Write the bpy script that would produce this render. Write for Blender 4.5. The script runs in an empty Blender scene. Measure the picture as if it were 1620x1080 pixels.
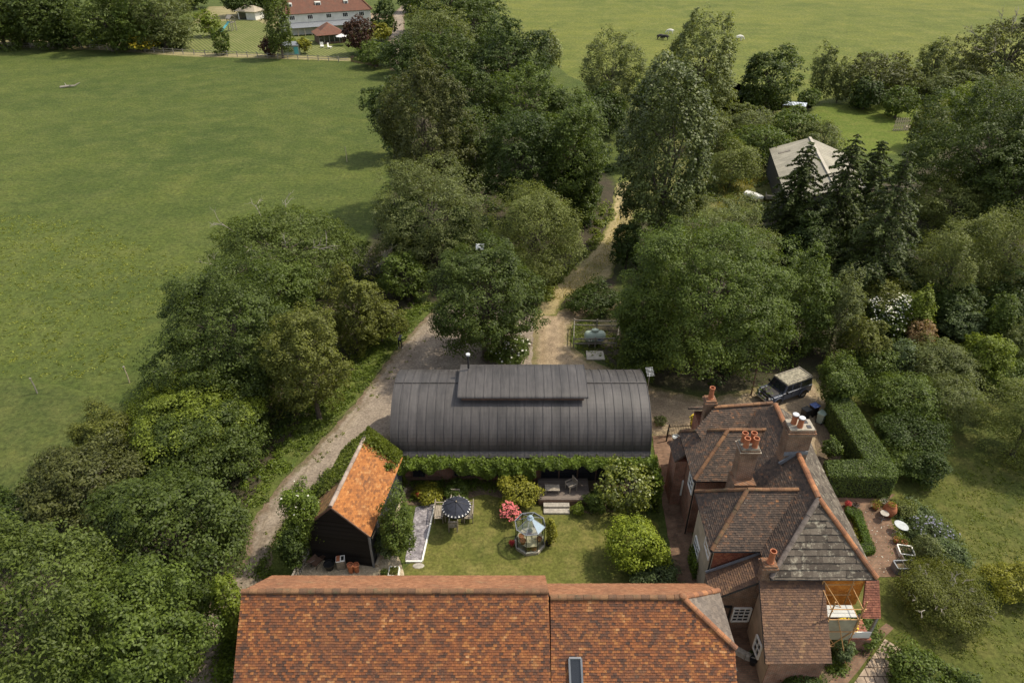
import bpy, bmesh, math, random
import numpy as np
from mathutils import Vector, Matrix, Quaternion
from mathutils.geometry import delaunay_2d_cdt

C = bpy.context.scene.collection
SC = bpy.context.scene
R = math.radians

# ------------------------------------------------------------------ camera
CAM_H = 35.0
PITCH = R(33.5)
cd = bpy.data.cameras.new('camera')
cd.sensor_width = 36.0
cd.lens = 24.0
cd.clip_start = 0.5
cd.clip_end = 3000
cam = bpy.data.objects.new('camera', cd)
C.objects.link(cam)
cam.location = (0, 0, CAM_H)
cam.rotation_euler = (R(90) - PITCH, 0, 0)
SC.camera = cam

# ------------------------------------------------------------------ sky, sun, exposure
SUN_DIR = Vector((1.2, 0.36, 1.95)).normalized()
w = bpy.data.worlds.new('World')
SC.world = w
w.use_nodes = True
wn = w.node_tree
sky = wn.nodes.new('ShaderNodeTexSky')
sky.sky_type = 'NISHITA'
sky.sun_disc = False
sky.sun_elevation = math.asin(SUN_DIR.z)
sky.sun_rotation = math.atan2(SUN_DIR.x, SUN_DIR.y)
sky.air_density = 1.2
sky.dust_density = 2.5
wn.nodes['Background'].inputs['Strength'].default_value = 0.15
hs_ = wn.nodes.new('ShaderNodeHueSaturation')          # broken cloud: the sky's light is paler than a clear blue one
hs_.inputs['Saturation'].default_value = 0.45
hs_.inputs['Value'].default_value = 1.1
wn.links.new(sky.outputs[0], hs_.inputs['Color'])
wn.links.new(hs_.outputs[0], wn.nodes['Background'].inputs[0])
sl = bpy.data.lights.new('sun', 'SUN')
sl.energy = 3.25
sl.angle = R(1.2)
sl.color = (1.0, 0.91, 0.74)
sun = bpy.data.objects.new('sun', sl)
C.objects.link(sun)
sun.rotation_euler = (-SUN_DIR).to_track_quat('-Z', 'Y').to_euler()
SC.view_settings.view_transform = 'Standard'
SC.view_settings.look = 'None'
SC.view_settings.gamma = 1.0
SC.view_settings.exposure = 0.36
SC.cycles.max_bounces = 6
SC.cycles.transparent_max_bounces = 8
SC.cycles.use_denoising = True

# ------------------------------------------------------------------ placing: a pixel of the 1620x1080 photograph and a height give a point of the place
_s, _c, _F = math.sin(PITCH), math.cos(PITCH), 1080.0
def ap(px, py, z=0.0):
    u = (px - 810) / _F
    v = (py - 540) / _F
    t = (CAM_H - z) / (_s + v * _c)
    return Vector((u * t, t * (_c - v * _s), z))
def ppm(p):
    return _F / (p[1] * _c - (p[2] - CAM_H) * _s)

# ------------------------------------------------------------------ helpers
def tag(o, label=None, cat=None, group=None, kind=None):
    if label: o['label'] = label
    if cat: o['category'] = cat
    if group: o['group'] = group
    if kind: o['kind'] = kind
    return o
def thing(name, label, cat, loc=(0, 0, 0), rz=0, group=None):
    o = bpy.data.objects.new(name, None)
    o.empty_display_size = 0.3
    C.objects.link(o)
    o.location = loc
    o.rotation_euler = (0, 0, rz)
    return tag(o, label, cat, group)
def root_loc(o):
    p = Vector((0, 0, 0))
    while o is not None:
        p = p + o.location
        o = o.parent
    return p

class MB:
    """collects faces; build() links them as one mesh object"""
    def __init__(s):
        s.v = []; s.f = []; s.m = []; s.uv = []
        s.mat = 0; s.st = []
    def face(s, pts, uv=None):
        b = len(s.v)
        s.v.extend([tuple(p) for p in pts])
        s.f.append(tuple(range(b, b + len(pts))))
        s.m.append(s.mat)
        s.uv.extend(uv if uv else [(0, 0)] * len(pts))
    def box(s, c, size, rz=0, tilt=None):
        x, y, z = [k / 2 for k in size]
        M = Matrix.Translation(Vector(c)) @ Matrix.Rotation(rz, 4, 'Z')
        if tilt is not None: M = M @ tilt
        p = [M @ Vector(q) for q in ((-x,-y,-z),(x,-y,-z),(x,y,-z),(-x,y,-z),(-x,-y,z),(x,-y,z),(x,y,z),(-x,y,z))]
        s.hexa(p)
    def hexa(s, p):
        s.st.append((len(s.v), len(s.f)))
        b = len(s.v)
        s.v.extend([tuple(q) for q in p])
        for f in ((3,2,1,0),(4,5,6,7),(0,1,5,4),(1,2,6,5),(2,3,7,6),(3,0,4,7)):
            s.f.append(tuple(b + i for i in f)); s.m.append(s.mat); s.uv.extend([(0, 0)] * 4)
    def bar(s, a, b_, w, h=None):
        """rectangular bar from a to b"""
        a = Vector(a); b_ = Vector(b_); h = h or w
        d = (b_ - a); L = d.length
        if L < 1e-6: return
        d.normalize()
        up = Vector((0, 0, 1)) if abs(d.z) < 0.95 else Vector((0, 1, 0))
        sx = d.cross(up).normalized(); sz = sx.cross(d).normalized()
        X = sx * w / 2; Z = sz * h / 2
        s.hexa([a - X - Z, a + X - Z, b_ + X - Z, b_ - X - Z, a - X + Z, a + X + Z, b_ + X + Z, b_ - X + Z])
    def tube(s, pts, rad, n=6, cap=True):
        pts = [Vector(p) for p in pts]
        if not isinstance(rad, (list, tuple)): rad = [rad] * len(pts)
        s.st.append((len(s.v), len(s.f)))
        b = len(s.v)
        ref = None
        for i, p in enumerate(pts):
            d = (pts[min(i + 1, len(pts) - 1)] - pts[max(i - 1, 0)])
            if d.length < 1e-9: d = Vector((0, 0, 1))
            d.normalize()
            if ref is None:
                ref = Vector((1, 0, 0)) if abs(d.x) < 0.9 else Vector((0, 1, 0))
            x = (ref - d * ref.dot(d)).normalized(); y = d.cross(x); ref = x
            for k in range(n):
                a = 2 * math.pi * k / n
                s.v.append(tuple(p + (x * math.cos(a) + y * math.sin(a)) * rad[i]))
        for i in range(len(pts) - 1):
            for k in range(n):
                k2 = (k + 1) % n
                s.f.append((b + i * n + k, b + i * n + k2, b + (i + 1) * n + k2, b + (i + 1) * n + k)); s.m.append(s.mat); s.uv.extend([(0, 0)] * 4)
        if cap:
            s.f.append(tuple(b + k for k in reversed(range(n)))); s.m.append(s.mat); s.uv.extend([(0, 0)] * n)
            e = b + (len(pts) - 1) * n
            s.f.append(tuple(e + k for k in range(n))); s.m.append(s.mat); s.uv.extend([(0, 0)] * n)
    def lathe(s, prof, c=(0, 0, 0), n=16, M=None):
        s.st.append((len(s.v), len(s.f)))
        b = len(s.v); c = Vector(c)
        for r, z in prof:
            for k in range(n):
                a = 2 * math.pi * k / n
                p = Vector((r * math.cos(a), r * math.sin(a), z))
                if M is not None: p = M @ p
                s.v.append(tuple(p + c))
        for i in range(len(prof) - 1):
            for k in range(n):
                k2 = (k + 1) % n
                s.f.append((b + i * n + k, b + i * n + k2, b + (i + 1) * n + k2, b + (i + 1) * n + k)); s.m.append(s.mat); s.uv.extend([(0, 0)] * 4)
    def prism(s, poly, z0, z1):
        n = len(poly)
        bot = [(p[0], p[1], z0) for p in poly]; top = [(p[0], p[1], z1) for p in poly]
        s.face(list(reversed(bot))); s.face(top)
        for i in range(n):
            j = (i + 1) % n
            s.face([bot[i], bot[j], top[j], top[i]])
    def slab(s, pts, t):
        """planar polygon thickened downward along its normal"""
        pts = [Vector(p) for p in pts]
        n = (pts[1] - pts[0]).cross(pts[2] - pts[0]).normalized()
        if n.z < 0: n = -n; pts.reverse()
        lo = [p - n * t for p in pts]
        s.face(pts); s.face(list(reversed(lo)))
        for i in range(len(pts)):
            j = (i + 1) % len(pts)
            s.face([lo[i], lo[j], pts[j], pts[i]])
    def blob(s, c, r, n=10, m=6):
        prof = []
        for i in range(m + 1):
            a = -math.pi / 2 + math.pi * i / m
            prof.append((max(1e-4, math.cos(a)), math.sin(a)))
        M = Matrix.Diagonal((r[0], r[1], r[2], 1))
        s.lathe(prof, c, n, M)
    def split(s, name, mats, parent=None, *a, **k):
        """like build(), one object for each bar, tube or box"""
        o = None
        for (v0, f0), (v1, f1) in zip(s.st, s.st[1:] + [(len(s.v), len(s.f))]):
            q = MB(); q.v = s.v[v0:v1]; q.f = [tuple(i - v0 for i in f) for f in s.f[f0:f1]]; q.m = [0] * len(q.f); q.uv = [(0, 0)] * sum(len(f) for f in q.f)
            o = q.build(name, mats, parent, *a, **k)
        return o
    def build(s, name, mats, parent=None, world=True, smooth=False, bevel=0):
        me = bpy.data.meshes.new(name)
        off = root_loc(parent) if (parent is not None and world) else Vector((0, 0, 0))
        me.from_pydata([(p[0] - off.x, p[1] - off.y, p[2] - off.z) for p in s.v], [], s.f)
        if not isinstance(mats, (list, tuple)): mats = [mats]
        for m in mats: me.materials.append(m)
        me.polygons.foreach_set('material_index', s.m)
        ul = me.uv_layers.new(name='UVMap')
        ul.data.foreach_set('uv', [k for p in s.uv for k in p])
        if smooth: me.polygons.foreach_set('use_smooth', [True] * len(s.f))
        me.update()
        o = bpy.data.objects.new(name, me)
        C.objects.link(o)
        if parent is not None: o.parent = parent
        if bevel:
            b = o.modifiers.new('bevel', 'BEVEL'); b.width = bevel; b.segments = 2; b.limit_method = 'ANGLE'
        return o

def copy_thing(o, loc, rz=None, label=None, sc=None):
    r = o.copy(); C.objects.link(r); r.location = loc
    if rz is not None: r.rotation_euler = (0, 0, rz)
    if sc: r.scale = (sc, sc, sc)
    if label: r['label'] = label
    for ch in list(o.children):
        c = ch.copy(); C.objects.link(c); c.parent = r
        for g in list(ch.children):
            d = g.copy(); C.objects.link(d); d.parent = c
    return r

# ------------------------------------------------------------------ materials
def new_mat(name):
    m = bpy.data.materials.new(name); m.use_nodes = True
    nt = m.node_tree
    return m, nt, nt.nodes['Principled BSDF']
def nd(nt, t, **kw):
    n = nt.nodes.new(t)
    for k, v in kw.items():
        if k in n.inputs: n.inputs[k].default_value = v
        else: setattr(n, k, v)
    return n
def ramp(nt, fac, stops):
    r = nt.nodes.new('ShaderNodeValToRGB')
    el = r.color_ramp.elements
    while len(el) < len(stops): el.new(0.5)
    for e, (p, c) in zip(el, stops):
        e.position = p; e.color = (c[0], c[1], c[2], 1) if not isinstance(c, (int, float)) else (c, c, c, 1)
    nt.links.new(fac, r.inputs[0])
    return r.outputs[0]
def mixc(nt, fac, a, b, mode='MIX'):
    m = nt.nodes.new('ShaderNodeMix'); m.data_type = 'RGBA'; m.blend_type = mode
    if isinstance(fac, (int, float)): m.inputs[0].default_value = fac
    else: nt.links.new(fac, m.inputs[0])
    for i, k in ((6, a), (7, b)):
        if isinstance(k, tuple): m.inputs[i].default_value = (k[0], k[1], k[2], 1)
        else: nt.links.new(k, m.inputs[i])
    return m.outputs[2]
def noise(nt, scale, detail=4, rough=0.55, vec=None, stretch=None):
    n = nt.nodes.new('ShaderNodeTexNoise')
    n.inputs['Scale'].default_value = scale; n.inputs['Detail'].default_value = detail; n.inputs['Roughness'].default_value = rough
    if vec is None:
        vec = nt.nodes.new('ShaderNodeTexCoord').outputs['Object']
    if stretch:
        mp = nt.nodes.new('ShaderNodeMapping'); mp.inputs['Scale'].default_value = stretch
        nt.links.new(vec, mp.inputs[0]); vec = mp.outputs[0]
    nt.links.new(vec, n.inputs['Vector'])
    return n.outputs['Fac']
def geo_pos(nt):
    return nt.nodes.new('ShaderNodeNewGeometry').outputs['Position']
def bump(nt, h, bs, strength=0.3, dist=0.05):
    b = nt.nodes.new('ShaderNodeBump'); b.inputs['Strength'].default_value = strength; b.inputs['Distance'].default_value = dist
    nt.links.new(h, b.inputs['Height']); nt.links.new(b.outputs[0], bs.inputs['Normal'])
def plain(name, col, rough=0.7, var=0.25, scale=3.0, metal=0.0, spec=0.5, bmp=0.0):
    m, nt, bs = new_mat(name)
    n = noise(nt, scale, 5, 0.6)
    lo = tuple(k * (1 - var) for k in col); hi = tuple(min(1, k * (1 + var)) for k in col)
    nt.links.new(ramp(nt, n, [(0.3, lo), (0.7, hi)]), bs.inputs['Base Color'])
    bs.inputs['Roughness'].default_value = rough; bs.inputs['Metallic'].default_value = metal
    bs.inputs['Specular IOR Level'].default_value = spec
    if bmp: bump(nt, noise(nt, scale * 6, 4, 0.7), bs, bmp, 0.03)
    return m

def leafmat(name, dark, light, trans=0.33, rough=0.55, spec=0.3, odd=None):
    """leaf colours vary leaf by leaf and spray by spray"""
    m, nt, bs = new_mat(name)
    dark = (dark[0] * 1.12, dark[1] * 1.06, dark[2] * 0.75); light = (light[0] * 1.34, light[1] * 1.40, light[2] * 0.85)
    g = nt.nodes.new('ShaderNodeNewGeometry')
    n = noise(nt, 0.8, 4, 0.65)
    ad = nd(nt, 'ShaderNodeMath', operation='MULTIPLY_ADD'); ad.inputs[1].default_value = 0.38
    nt.links.new(g.outputs['Random Per Island'], ad.inputs[0])
    sc_ = nd(nt, 'ShaderNodeMath', operation='MULTIPLY'); sc_.inputs[1].default_value = 0.72
    nt.links.new(n, sc_.inputs[0]); nt.links.new(sc_.outputs[0], ad.inputs[2])
    mid = tuple((a + b) / 2 for a, b in zip(dark, light))
    stops = [(0.3, dark), (0.55, mid), (0.8, light)]
    if odd: stops += [(0.93, odd)]
    col = ramp(nt, ad.outputs[0], stops)
    nt.links.new(col, bs.inputs['Base Color'])
    bs.inputs['Roughness'].default_value = rough; bs.inputs['Specular IOR Level'].default_value = spec
    tr = nt.nodes.new('ShaderNodeBsdfTranslucent')
    nt.links.new(mixc(nt, 1.0, col, (1.5, 1.5, 0.6), 'MULTIPLY'), tr.inputs[0])
    mx = nt.nodes.new('ShaderNodeMixShader'); mx.inputs[0].default_value = trans
    nt.links.new(bs.outputs[0], mx.inputs[1]); nt.links.new(tr.outputs[0], mx.inputs[2])
    nt.links.new(mx.outputs[0], nt.nodes['Material Output'].inputs[0])
    return m

def tilemat(name, stops, patch=None, patch_at=0.6, lichen=None, rough=0.85, pscale=1.1):
    """every tile an island with its own colour; patches of lichen and moss over them"""
    m, nt, bs = new_mat(name)
    g = nt.nodes.new('ShaderNodeNewGeometry')
    cl = noise(nt, 1.7, 4, .65)
    m1 = nd(nt, 'ShaderNodeMath', operation='MULTIPLY_ADD'); m1.inputs[1].default_value = .74; nt.links.new(g.outputs['Random Per Island'], m1.inputs[0])
    m2 = nd(nt, 'ShaderNodeMath', operation='MULTIPLY_ADD'); m2.inputs[1].default_value = 1.0; m2.inputs[2].default_value = -.37; nt.links.new(cl, m2.inputs[0])
    nt.links.new(m2.outputs[0], m1.inputs[2])
    col = ramp(nt, m1.outputs[0], stops)
    big = noise(nt, 0.55, 5, 0.62)
    col = mixc(nt, ramp(nt, big, [(0.42, 0.0), (0.78, 0.45)]), col, (0.07, 0.052, 0.042))
    if patch:
        n2 = noise(nt, pscale, 6, 0.7)
        col = mixc(nt, ramp(nt, n2, [(patch_at, 0.0), (patch_at + 0.13, 0.75)]), col, patch)
    if lichen:
        n3 = noise(nt, 9.0, 3, 0.6)
        col = mixc(nt, ramp(nt, n3, [(0.66, 0.0), (0.72, 0.7)]), col, lichen)
    fine = noise(nt, 22, 3, 0.7)
    col = mixc(nt, 1.0, col, ramp(nt, fine, [(0.3, 0.72), (0.7, 1.25)]), 'MULTIPLY')
    nt.links.new(col, bs.inputs['Base Color'])
    bs.inputs['Roughness'].default_value = rough; bs.inputs['Specular IOR Level'].default_value = 0.25
    return m

def brickmat(name, c1, c2, mortar, scale=1.0, bw=0.23, rh=0.075, flat=False, ms=0.012):
    m, nt, bs = new_mat(name)
    tc = nt.nodes.new('ShaderNodeTexCoord')
    sp = nt.nodes.new('ShaderNodeSeparateXYZ'); nt.links.new(tc.outputs['Object'], sp.inputs[0])
    cb = nt.nodes.new('ShaderNodeCombineXYZ')
    if flat:
        nt.links.new(sp.outputs[0], cb.inputs[0]); nt.links.new(sp.outputs[1], cb.inputs[1])
    else:
        a = nd(nt, 'ShaderNodeMath', operation='ADD')
        nt.links.new(sp.outputs[0], a.inputs[0]); nt.links.new(sp.outputs[1], a.inputs[1])
        nt.links.new(a.outputs[0], cb.inputs[0]); nt.links.new(sp.outputs[2], cb.inputs[1])
    b = nt.nodes.new('ShaderNodeTexBrick')
    b.inputs['Scale'].default_value = scale
    b.inputs['Brick Width'].default_value = bw; b.inputs['Row Height'].default_value = rh; b.inputs['Mortar Size'].default_value = ms
    b.inputs['Color1'].default_value = (*c1, 1); b.inputs['Color2'].default_value = (*c2, 1); b.inputs['Mortar'].default_value = (*mortar, 1)
    nt.links.new(cb.outputs[0], b.inputs[0])
    n = noise(nt, 1.3, 5, 0.65)
    col = mixc(nt, 1.0, b.outputs[0], ramp(nt, n, [(0.3, 0.55), (0.7, 1.3)]), 'MULTIPLY')
    n4 = noise(nt, 3.1, 5, 0.7)
    col = mixc(nt, ramp(nt, n4, [(0.55, 0.0), (0.75, 0.55)]), col, tuple(k * 1.0 for k in mortar))
    nt.links.new(col, bs.inputs['Base Color'])
    bs.inputs['Roughness'].default_value = 0.9; bs.inputs['Specular IOR Level'].default_value = 0.2
    bump(nt, b.outputs['Fac'], bs, -0.4, 0.01)
    return m

def plankmat(name, col, axis=2, pitch=0.16, var=0.3, rough=0.75, dark=0.25):
    """boards whose joints run across one object axis"""
    m, nt, bs = new_mat(name)
    tc = nt.nodes.new('ShaderNodeTexCoord')
    sp = nt.nodes.new('ShaderNodeSeparateXYZ'); nt.links.new(tc.outputs['Object'], sp.inputs[0])
    mu = nd(nt, 'ShaderNodeMath', operation='MULTIPLY'); mu.inputs[1].default_value = 1 / pitch
    nt.links.new(sp.outputs[axis], mu.inputs[0])
    fr = nd(nt, 'ShaderNodeMath', operation='FRACT'); nt.links.new(mu.outputs[0], fr.inputs[0])
    fl = nd(nt, 'ShaderNodeMath', operation='FLOOR'); nt.links.new(mu.outputs[0], fl.inputs[0])
    wn_ = nt.nodes.new('ShaderNodeTexWhiteNoise'); wn_.noise_dimensions = '1D'; nt.links.new(fl.outputs[0], wn_.inputs['W'])
    lo = tuple(k * (1 - var) for k in col); hi = tuple(min(1, k * (1 + var)) for k in col)
    c = ramp(nt, wn_.outputs[0], [(0, lo), (1, hi)])
    st = [1.0, 1.0, 1.0]; st[axis] = 12.0
    g = noise(nt, 3.0, 5, 0.65, stretch=tuple(st))
    c = mixc(nt, 1.0, c, ramp(nt, g, [(0.3, 0.65), (0.7, 1.3)]), 'MULTIPLY')
    j = ramp(nt, fr.outputs[0], [(0.0, dark), (0.09, 1.0), (0.92, 1.0), (1.0, dark)])
    c = mixc(nt, 1.0, c, j, 'MULTIPLY')
    nt.links.new(c, bs.inputs['Base Color']); bs.inputs['Roughness'].default_value = rough
    bs.inputs['Specular IOR Level'].default_value = 0.25
    bump(nt, j, bs, 0.5, 0.02)
    return m

def groundmat(name, cols, edge_col=None, scales=(0.05, 0.6, 7.0), bmp=0.4, bd=0.08, fine=1.0, stripes=None, rut=False, mottle=False):
    """cols: three colours mixed by noise at three sizes; near the sheet's rim (attribute edge) it breaks up into edge_col"""
    m, nt, bs = new_mat(name)
    pos = geo_pos(nt)
    a = noise(nt, scales[0], 5, 0.6, pos); b = noise(nt, scales[1], 6, 0.65, pos); c = noise(nt, scales[2], 4, 0.7, pos)
    col = mixc(nt, ramp(nt, a, [(0.41, 0.0), (0.60, 1.0)]), cols[0], cols[1])
    col = mixc(nt, ramp(nt, b, [(0.45, 0.0), (0.72, 0.85)]), col, cols[2])
    col = mixc(nt, fine, col, ramp(nt, c, [(0.28, 0.55), (0.72, 1.42)]), 'MULTIPLY')
    if mottle:
        mo = noise(nt, .09, 6, .68, pos); m2_ = noise(nt, .75, 5, .7, pos)
        col = mixc(nt, 1.0, col, ramp(nt, mo, [(.34, (.76, .82, .80)), (.5, (1, 1, 1)), (.68, (1.16, 1.10, 1.02))]), 'MULTIPLY')
        col = mixc(nt, 1.0, col, ramp(nt, m2_, [(.30, (.78, .82, .80)), (.5, (1, 1, 1)), (.72, (1.18, 1.14, 1.05))]), 'MULTIPLY')
    if stripes:
        tc = nt.nodes.new('ShaderNodeTexWave'); tc.inputs['Scale'].default_value = stripes[0]; tc.inputs['Distortion'].default_value = 1.0
        mp = nt.nodes.new('ShaderNodeMapping'); mp.inputs['Rotation'].default_value = (0, 0, stripes[1])
        nt.links.new(pos, mp.inputs[0]); nt.links.new(mp.outputs[0], tc.inputs[0])
        col = mixc(nt, 1.0, col, ramp(nt, tc.outputs['Fac'], [(0.25, 0.72), (0.75, 1.2)]), 'MULTIPLY')
    if rut:                                                # wheel ruts run along the sheet at fixed distances from its rim
        ar = nt.nodes.new('ShaderNodeAttribute'); ar.attribute_name = 'edge'
        wob = noise(nt, .5, 4, .6, pos)
        aw = nd(nt, 'ShaderNodeMath', operation='MULTIPLY_ADD'); aw.inputs[1].default_value = .5; nt.links.new(wob, aw.inputs[0]); nt.links.new(ar.outputs['Fac'], aw.inputs[2])
        col = mixc(nt, 1.0, col, ramp(nt, aw.outputs[0], [(.25, (.74, .62, .52)), (.5, (1.10, 1.10, 1.10)), (.72, (.88, .85, .80)), (.95, (1.12, 1.11, 1.10)), (1.0, (1.02, 1.0, 1.0))]), 'MULTIPLY')
        st_ = noise(nt, 1.9, 6, .75, pos)
        col = mixc(nt, 1.0, col, ramp(nt, st_, [(.32, .82), (.5, 1.0), (.7, 1.10)]), 'MULTIPLY')
    if edge_col:
        at = nt.nodes.new('ShaderNodeAttribute'); at.attribute_name = 'edge'
        e = noise(nt, 1.1, 6, 0.7, pos)
        su = nd(nt, 'ShaderNodeMath', operation='ADD'); nt.links.new(at.outputs['Fac'], su.inputs[0]); nt.links.new(e, su.inputs[1])
        ec = mixc(nt, 1.0, mixc(nt, ramp(nt, b, [(0.4, 0.0), (0.7, 1.0)]), edge_col[0], edge_col[1]), ramp(nt, c, [(0.28, 0.5), (0.72, 1.45)]), 'MULTIPLY')
        col = mixc(nt, ramp(nt, su.outputs[0], [(0.62, 0.0), (0.86, 1.0)]), ec, col)
    nt.links.new(col, bs.inputs['Base Color'])
    bs.inputs['Roughness'].default_value = 0.95; bs.inputs['Specular IOR Level'].default_value = 0.15
    ml = nd(nt, 'ShaderNodeMath', operation='ADD'); nt.links.new(b, ml.inputs[0]); nt.links.new(c, ml.inputs[1])
    bump(nt, ml.outputs[0], bs, bmp, bd)
    return m

def ground_sheet(name, pix, z, mat, step=0.6, rim=0.8, jag=0.12, kind='structure', pts=None):
    """a sheet of ground outlined by photo pixels, with an attribute telling the distance to its rim"""
    rng = random.Random(len(name) * 7 + int(abs(pix[0][0])) if pix else 3)
    P = [ap(*q).to_2d() for q in pix] if pts is None else [Vector(q) for q in pts]
    out = []
    for i in range(len(P)):
        a, b = P[i], P[(i + 1) % len(P)]
        k = max(1, int((b - a).length / step))
        nrm = Vector((-(b - a).y, (b - a).x)).normalized() if (b - a).length > 0 else Vector((0, 0))
        for j in range(k):
            q = a.lerp(b, j / k)
            if j: q = q + nrm * rng.uniform(-jag, jag)
            out.append(q)
    A = np.array([(q.x, q.y) for q in out]); B = np.roll(A, -1, 0)
    mn = A.min(0); mx = A.max(0)
    gx, gy = np.meshgrid(np.arange(mn[0], mx[0], step), np.arange(mn[1], mx[1], step))
    G = np.stack([gx.ravel(), gy.ravel()], 1)
    ins = np.zeros(len(G), bool)
    dist = np.full(len(G), 1e9)
    for a, b in zip(A, B):
        cnd = ((a[1] > G[:, 1]) != (b[1] > G[:, 1]))
        xi = (b[0] - a[0]) * (G[:, 1] - a[1]) / ((b[1] - a[1]) if abs(b[1] - a[1]) > 1e-12 else 1e-12) + a[0]
        ins ^= cnd & (G[:, 0] < xi)
        ab = b - a; t = np.clip(((G - a) @ ab) / max(1e-9, ab @ ab), 0, 1)
        dist = np.minimum(dist, np.linalg.norm(G - (a + t[:, None] * ab), axis=1))
    keep = ins & (dist > step * 0.4)
    G = G[keep]; dist = dist[keep]
    n = len(A)
    co = [Vector(p) for p in A] + [Vector(p) for p in G]
    vs, es, fs, ov, oe, of = delaunay_2d_cdt(co, [], [list(range(n))], 1, 1e-5)
    ed = []
    for o in ov:
        i = o[0] if o else 0
        ed.append(0.0 if i < n else min(1.0, dist[i - n] / rim))
    me = bpy.data.meshes.new(name)
    me.from_pydata([(v.x, v.y, z) for v in vs], [], fs)
    at = me.attributes.new('edge', 'FLOAT', 'POINT')
    at.data.foreach_set('value', ed)
    me.materials.append(mat)
    me.update()
    if len(me.polygons) and me.polygons[0].normal.z < 0: me.flip_normals()
    o = bpy.data.objects.new(name, me); C.objects.link(o)
    if kind: o['kind'] = kind
    return o

# ------------------------------------------------------------------ foliage
def leaf_object(name, P, N, size, mat, parent=None, aspect=0.6, rng=None, upright=False):
    """P,N: leaf centres and facing; each leaf a four-cornered blade"""
    rng = rng or np.random.default_rng(1)
    n = len(P)
    N = N / np.maximum(1e-9, np.linalg.norm(N, axis=1))[:, None]
    a = rng.normal(size=(n, 3))
    if upright: a = np.tile(np.array([0, 0, 1.0]), (n, 1)) + rng.normal(size=(n, 3)) * 0.35
    T = a - N * (a * N).sum(1)[:, None]
    T /= np.maximum(1e-9, np.linalg.norm(T, axis=1))[:, None]
    B = np.cross(N, T)
    s = (np.asarray(size) * np.ones(n))[:, None]
    V = np.empty((n, 4, 3), np.float32)
    fold = N * s * 0.12
    V[:, 0] = P - T * s * 0.5
    V[:, 1] = P + B * s * aspect * 0.5 + fold - T * s * 0.08
    V[:, 2] = P + T * s * 0.5
    V[:, 3] = P - B * s * aspect * 0.5 + fold - T * s * 0.08
    me = bpy.data.meshes.new(name)
    me.vertices.add(n * 4); me.vertices.foreach_set('co', V.ravel())
    me.loops.add(n * 4); me.loops.foreach_set('vertex_index', np.arange(n * 4, dtype=np.int32))
    me.polygons.add(n); me.polygons.foreach_set('loop_start', np.arange(0, n * 4, 4, dtype=np.int32))
    me.materials.append(mat)
    me.update(calc_edges=True)
    o = bpy.data.objects.new(name, me); C.objects.link(o)
    if parent is not None: o.parent = parent
    return o

def rdir(rng, n):
    d = rng.normal(size=(n, 3)); return d / np.linalg.norm(d, axis=1)[:, None]

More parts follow.
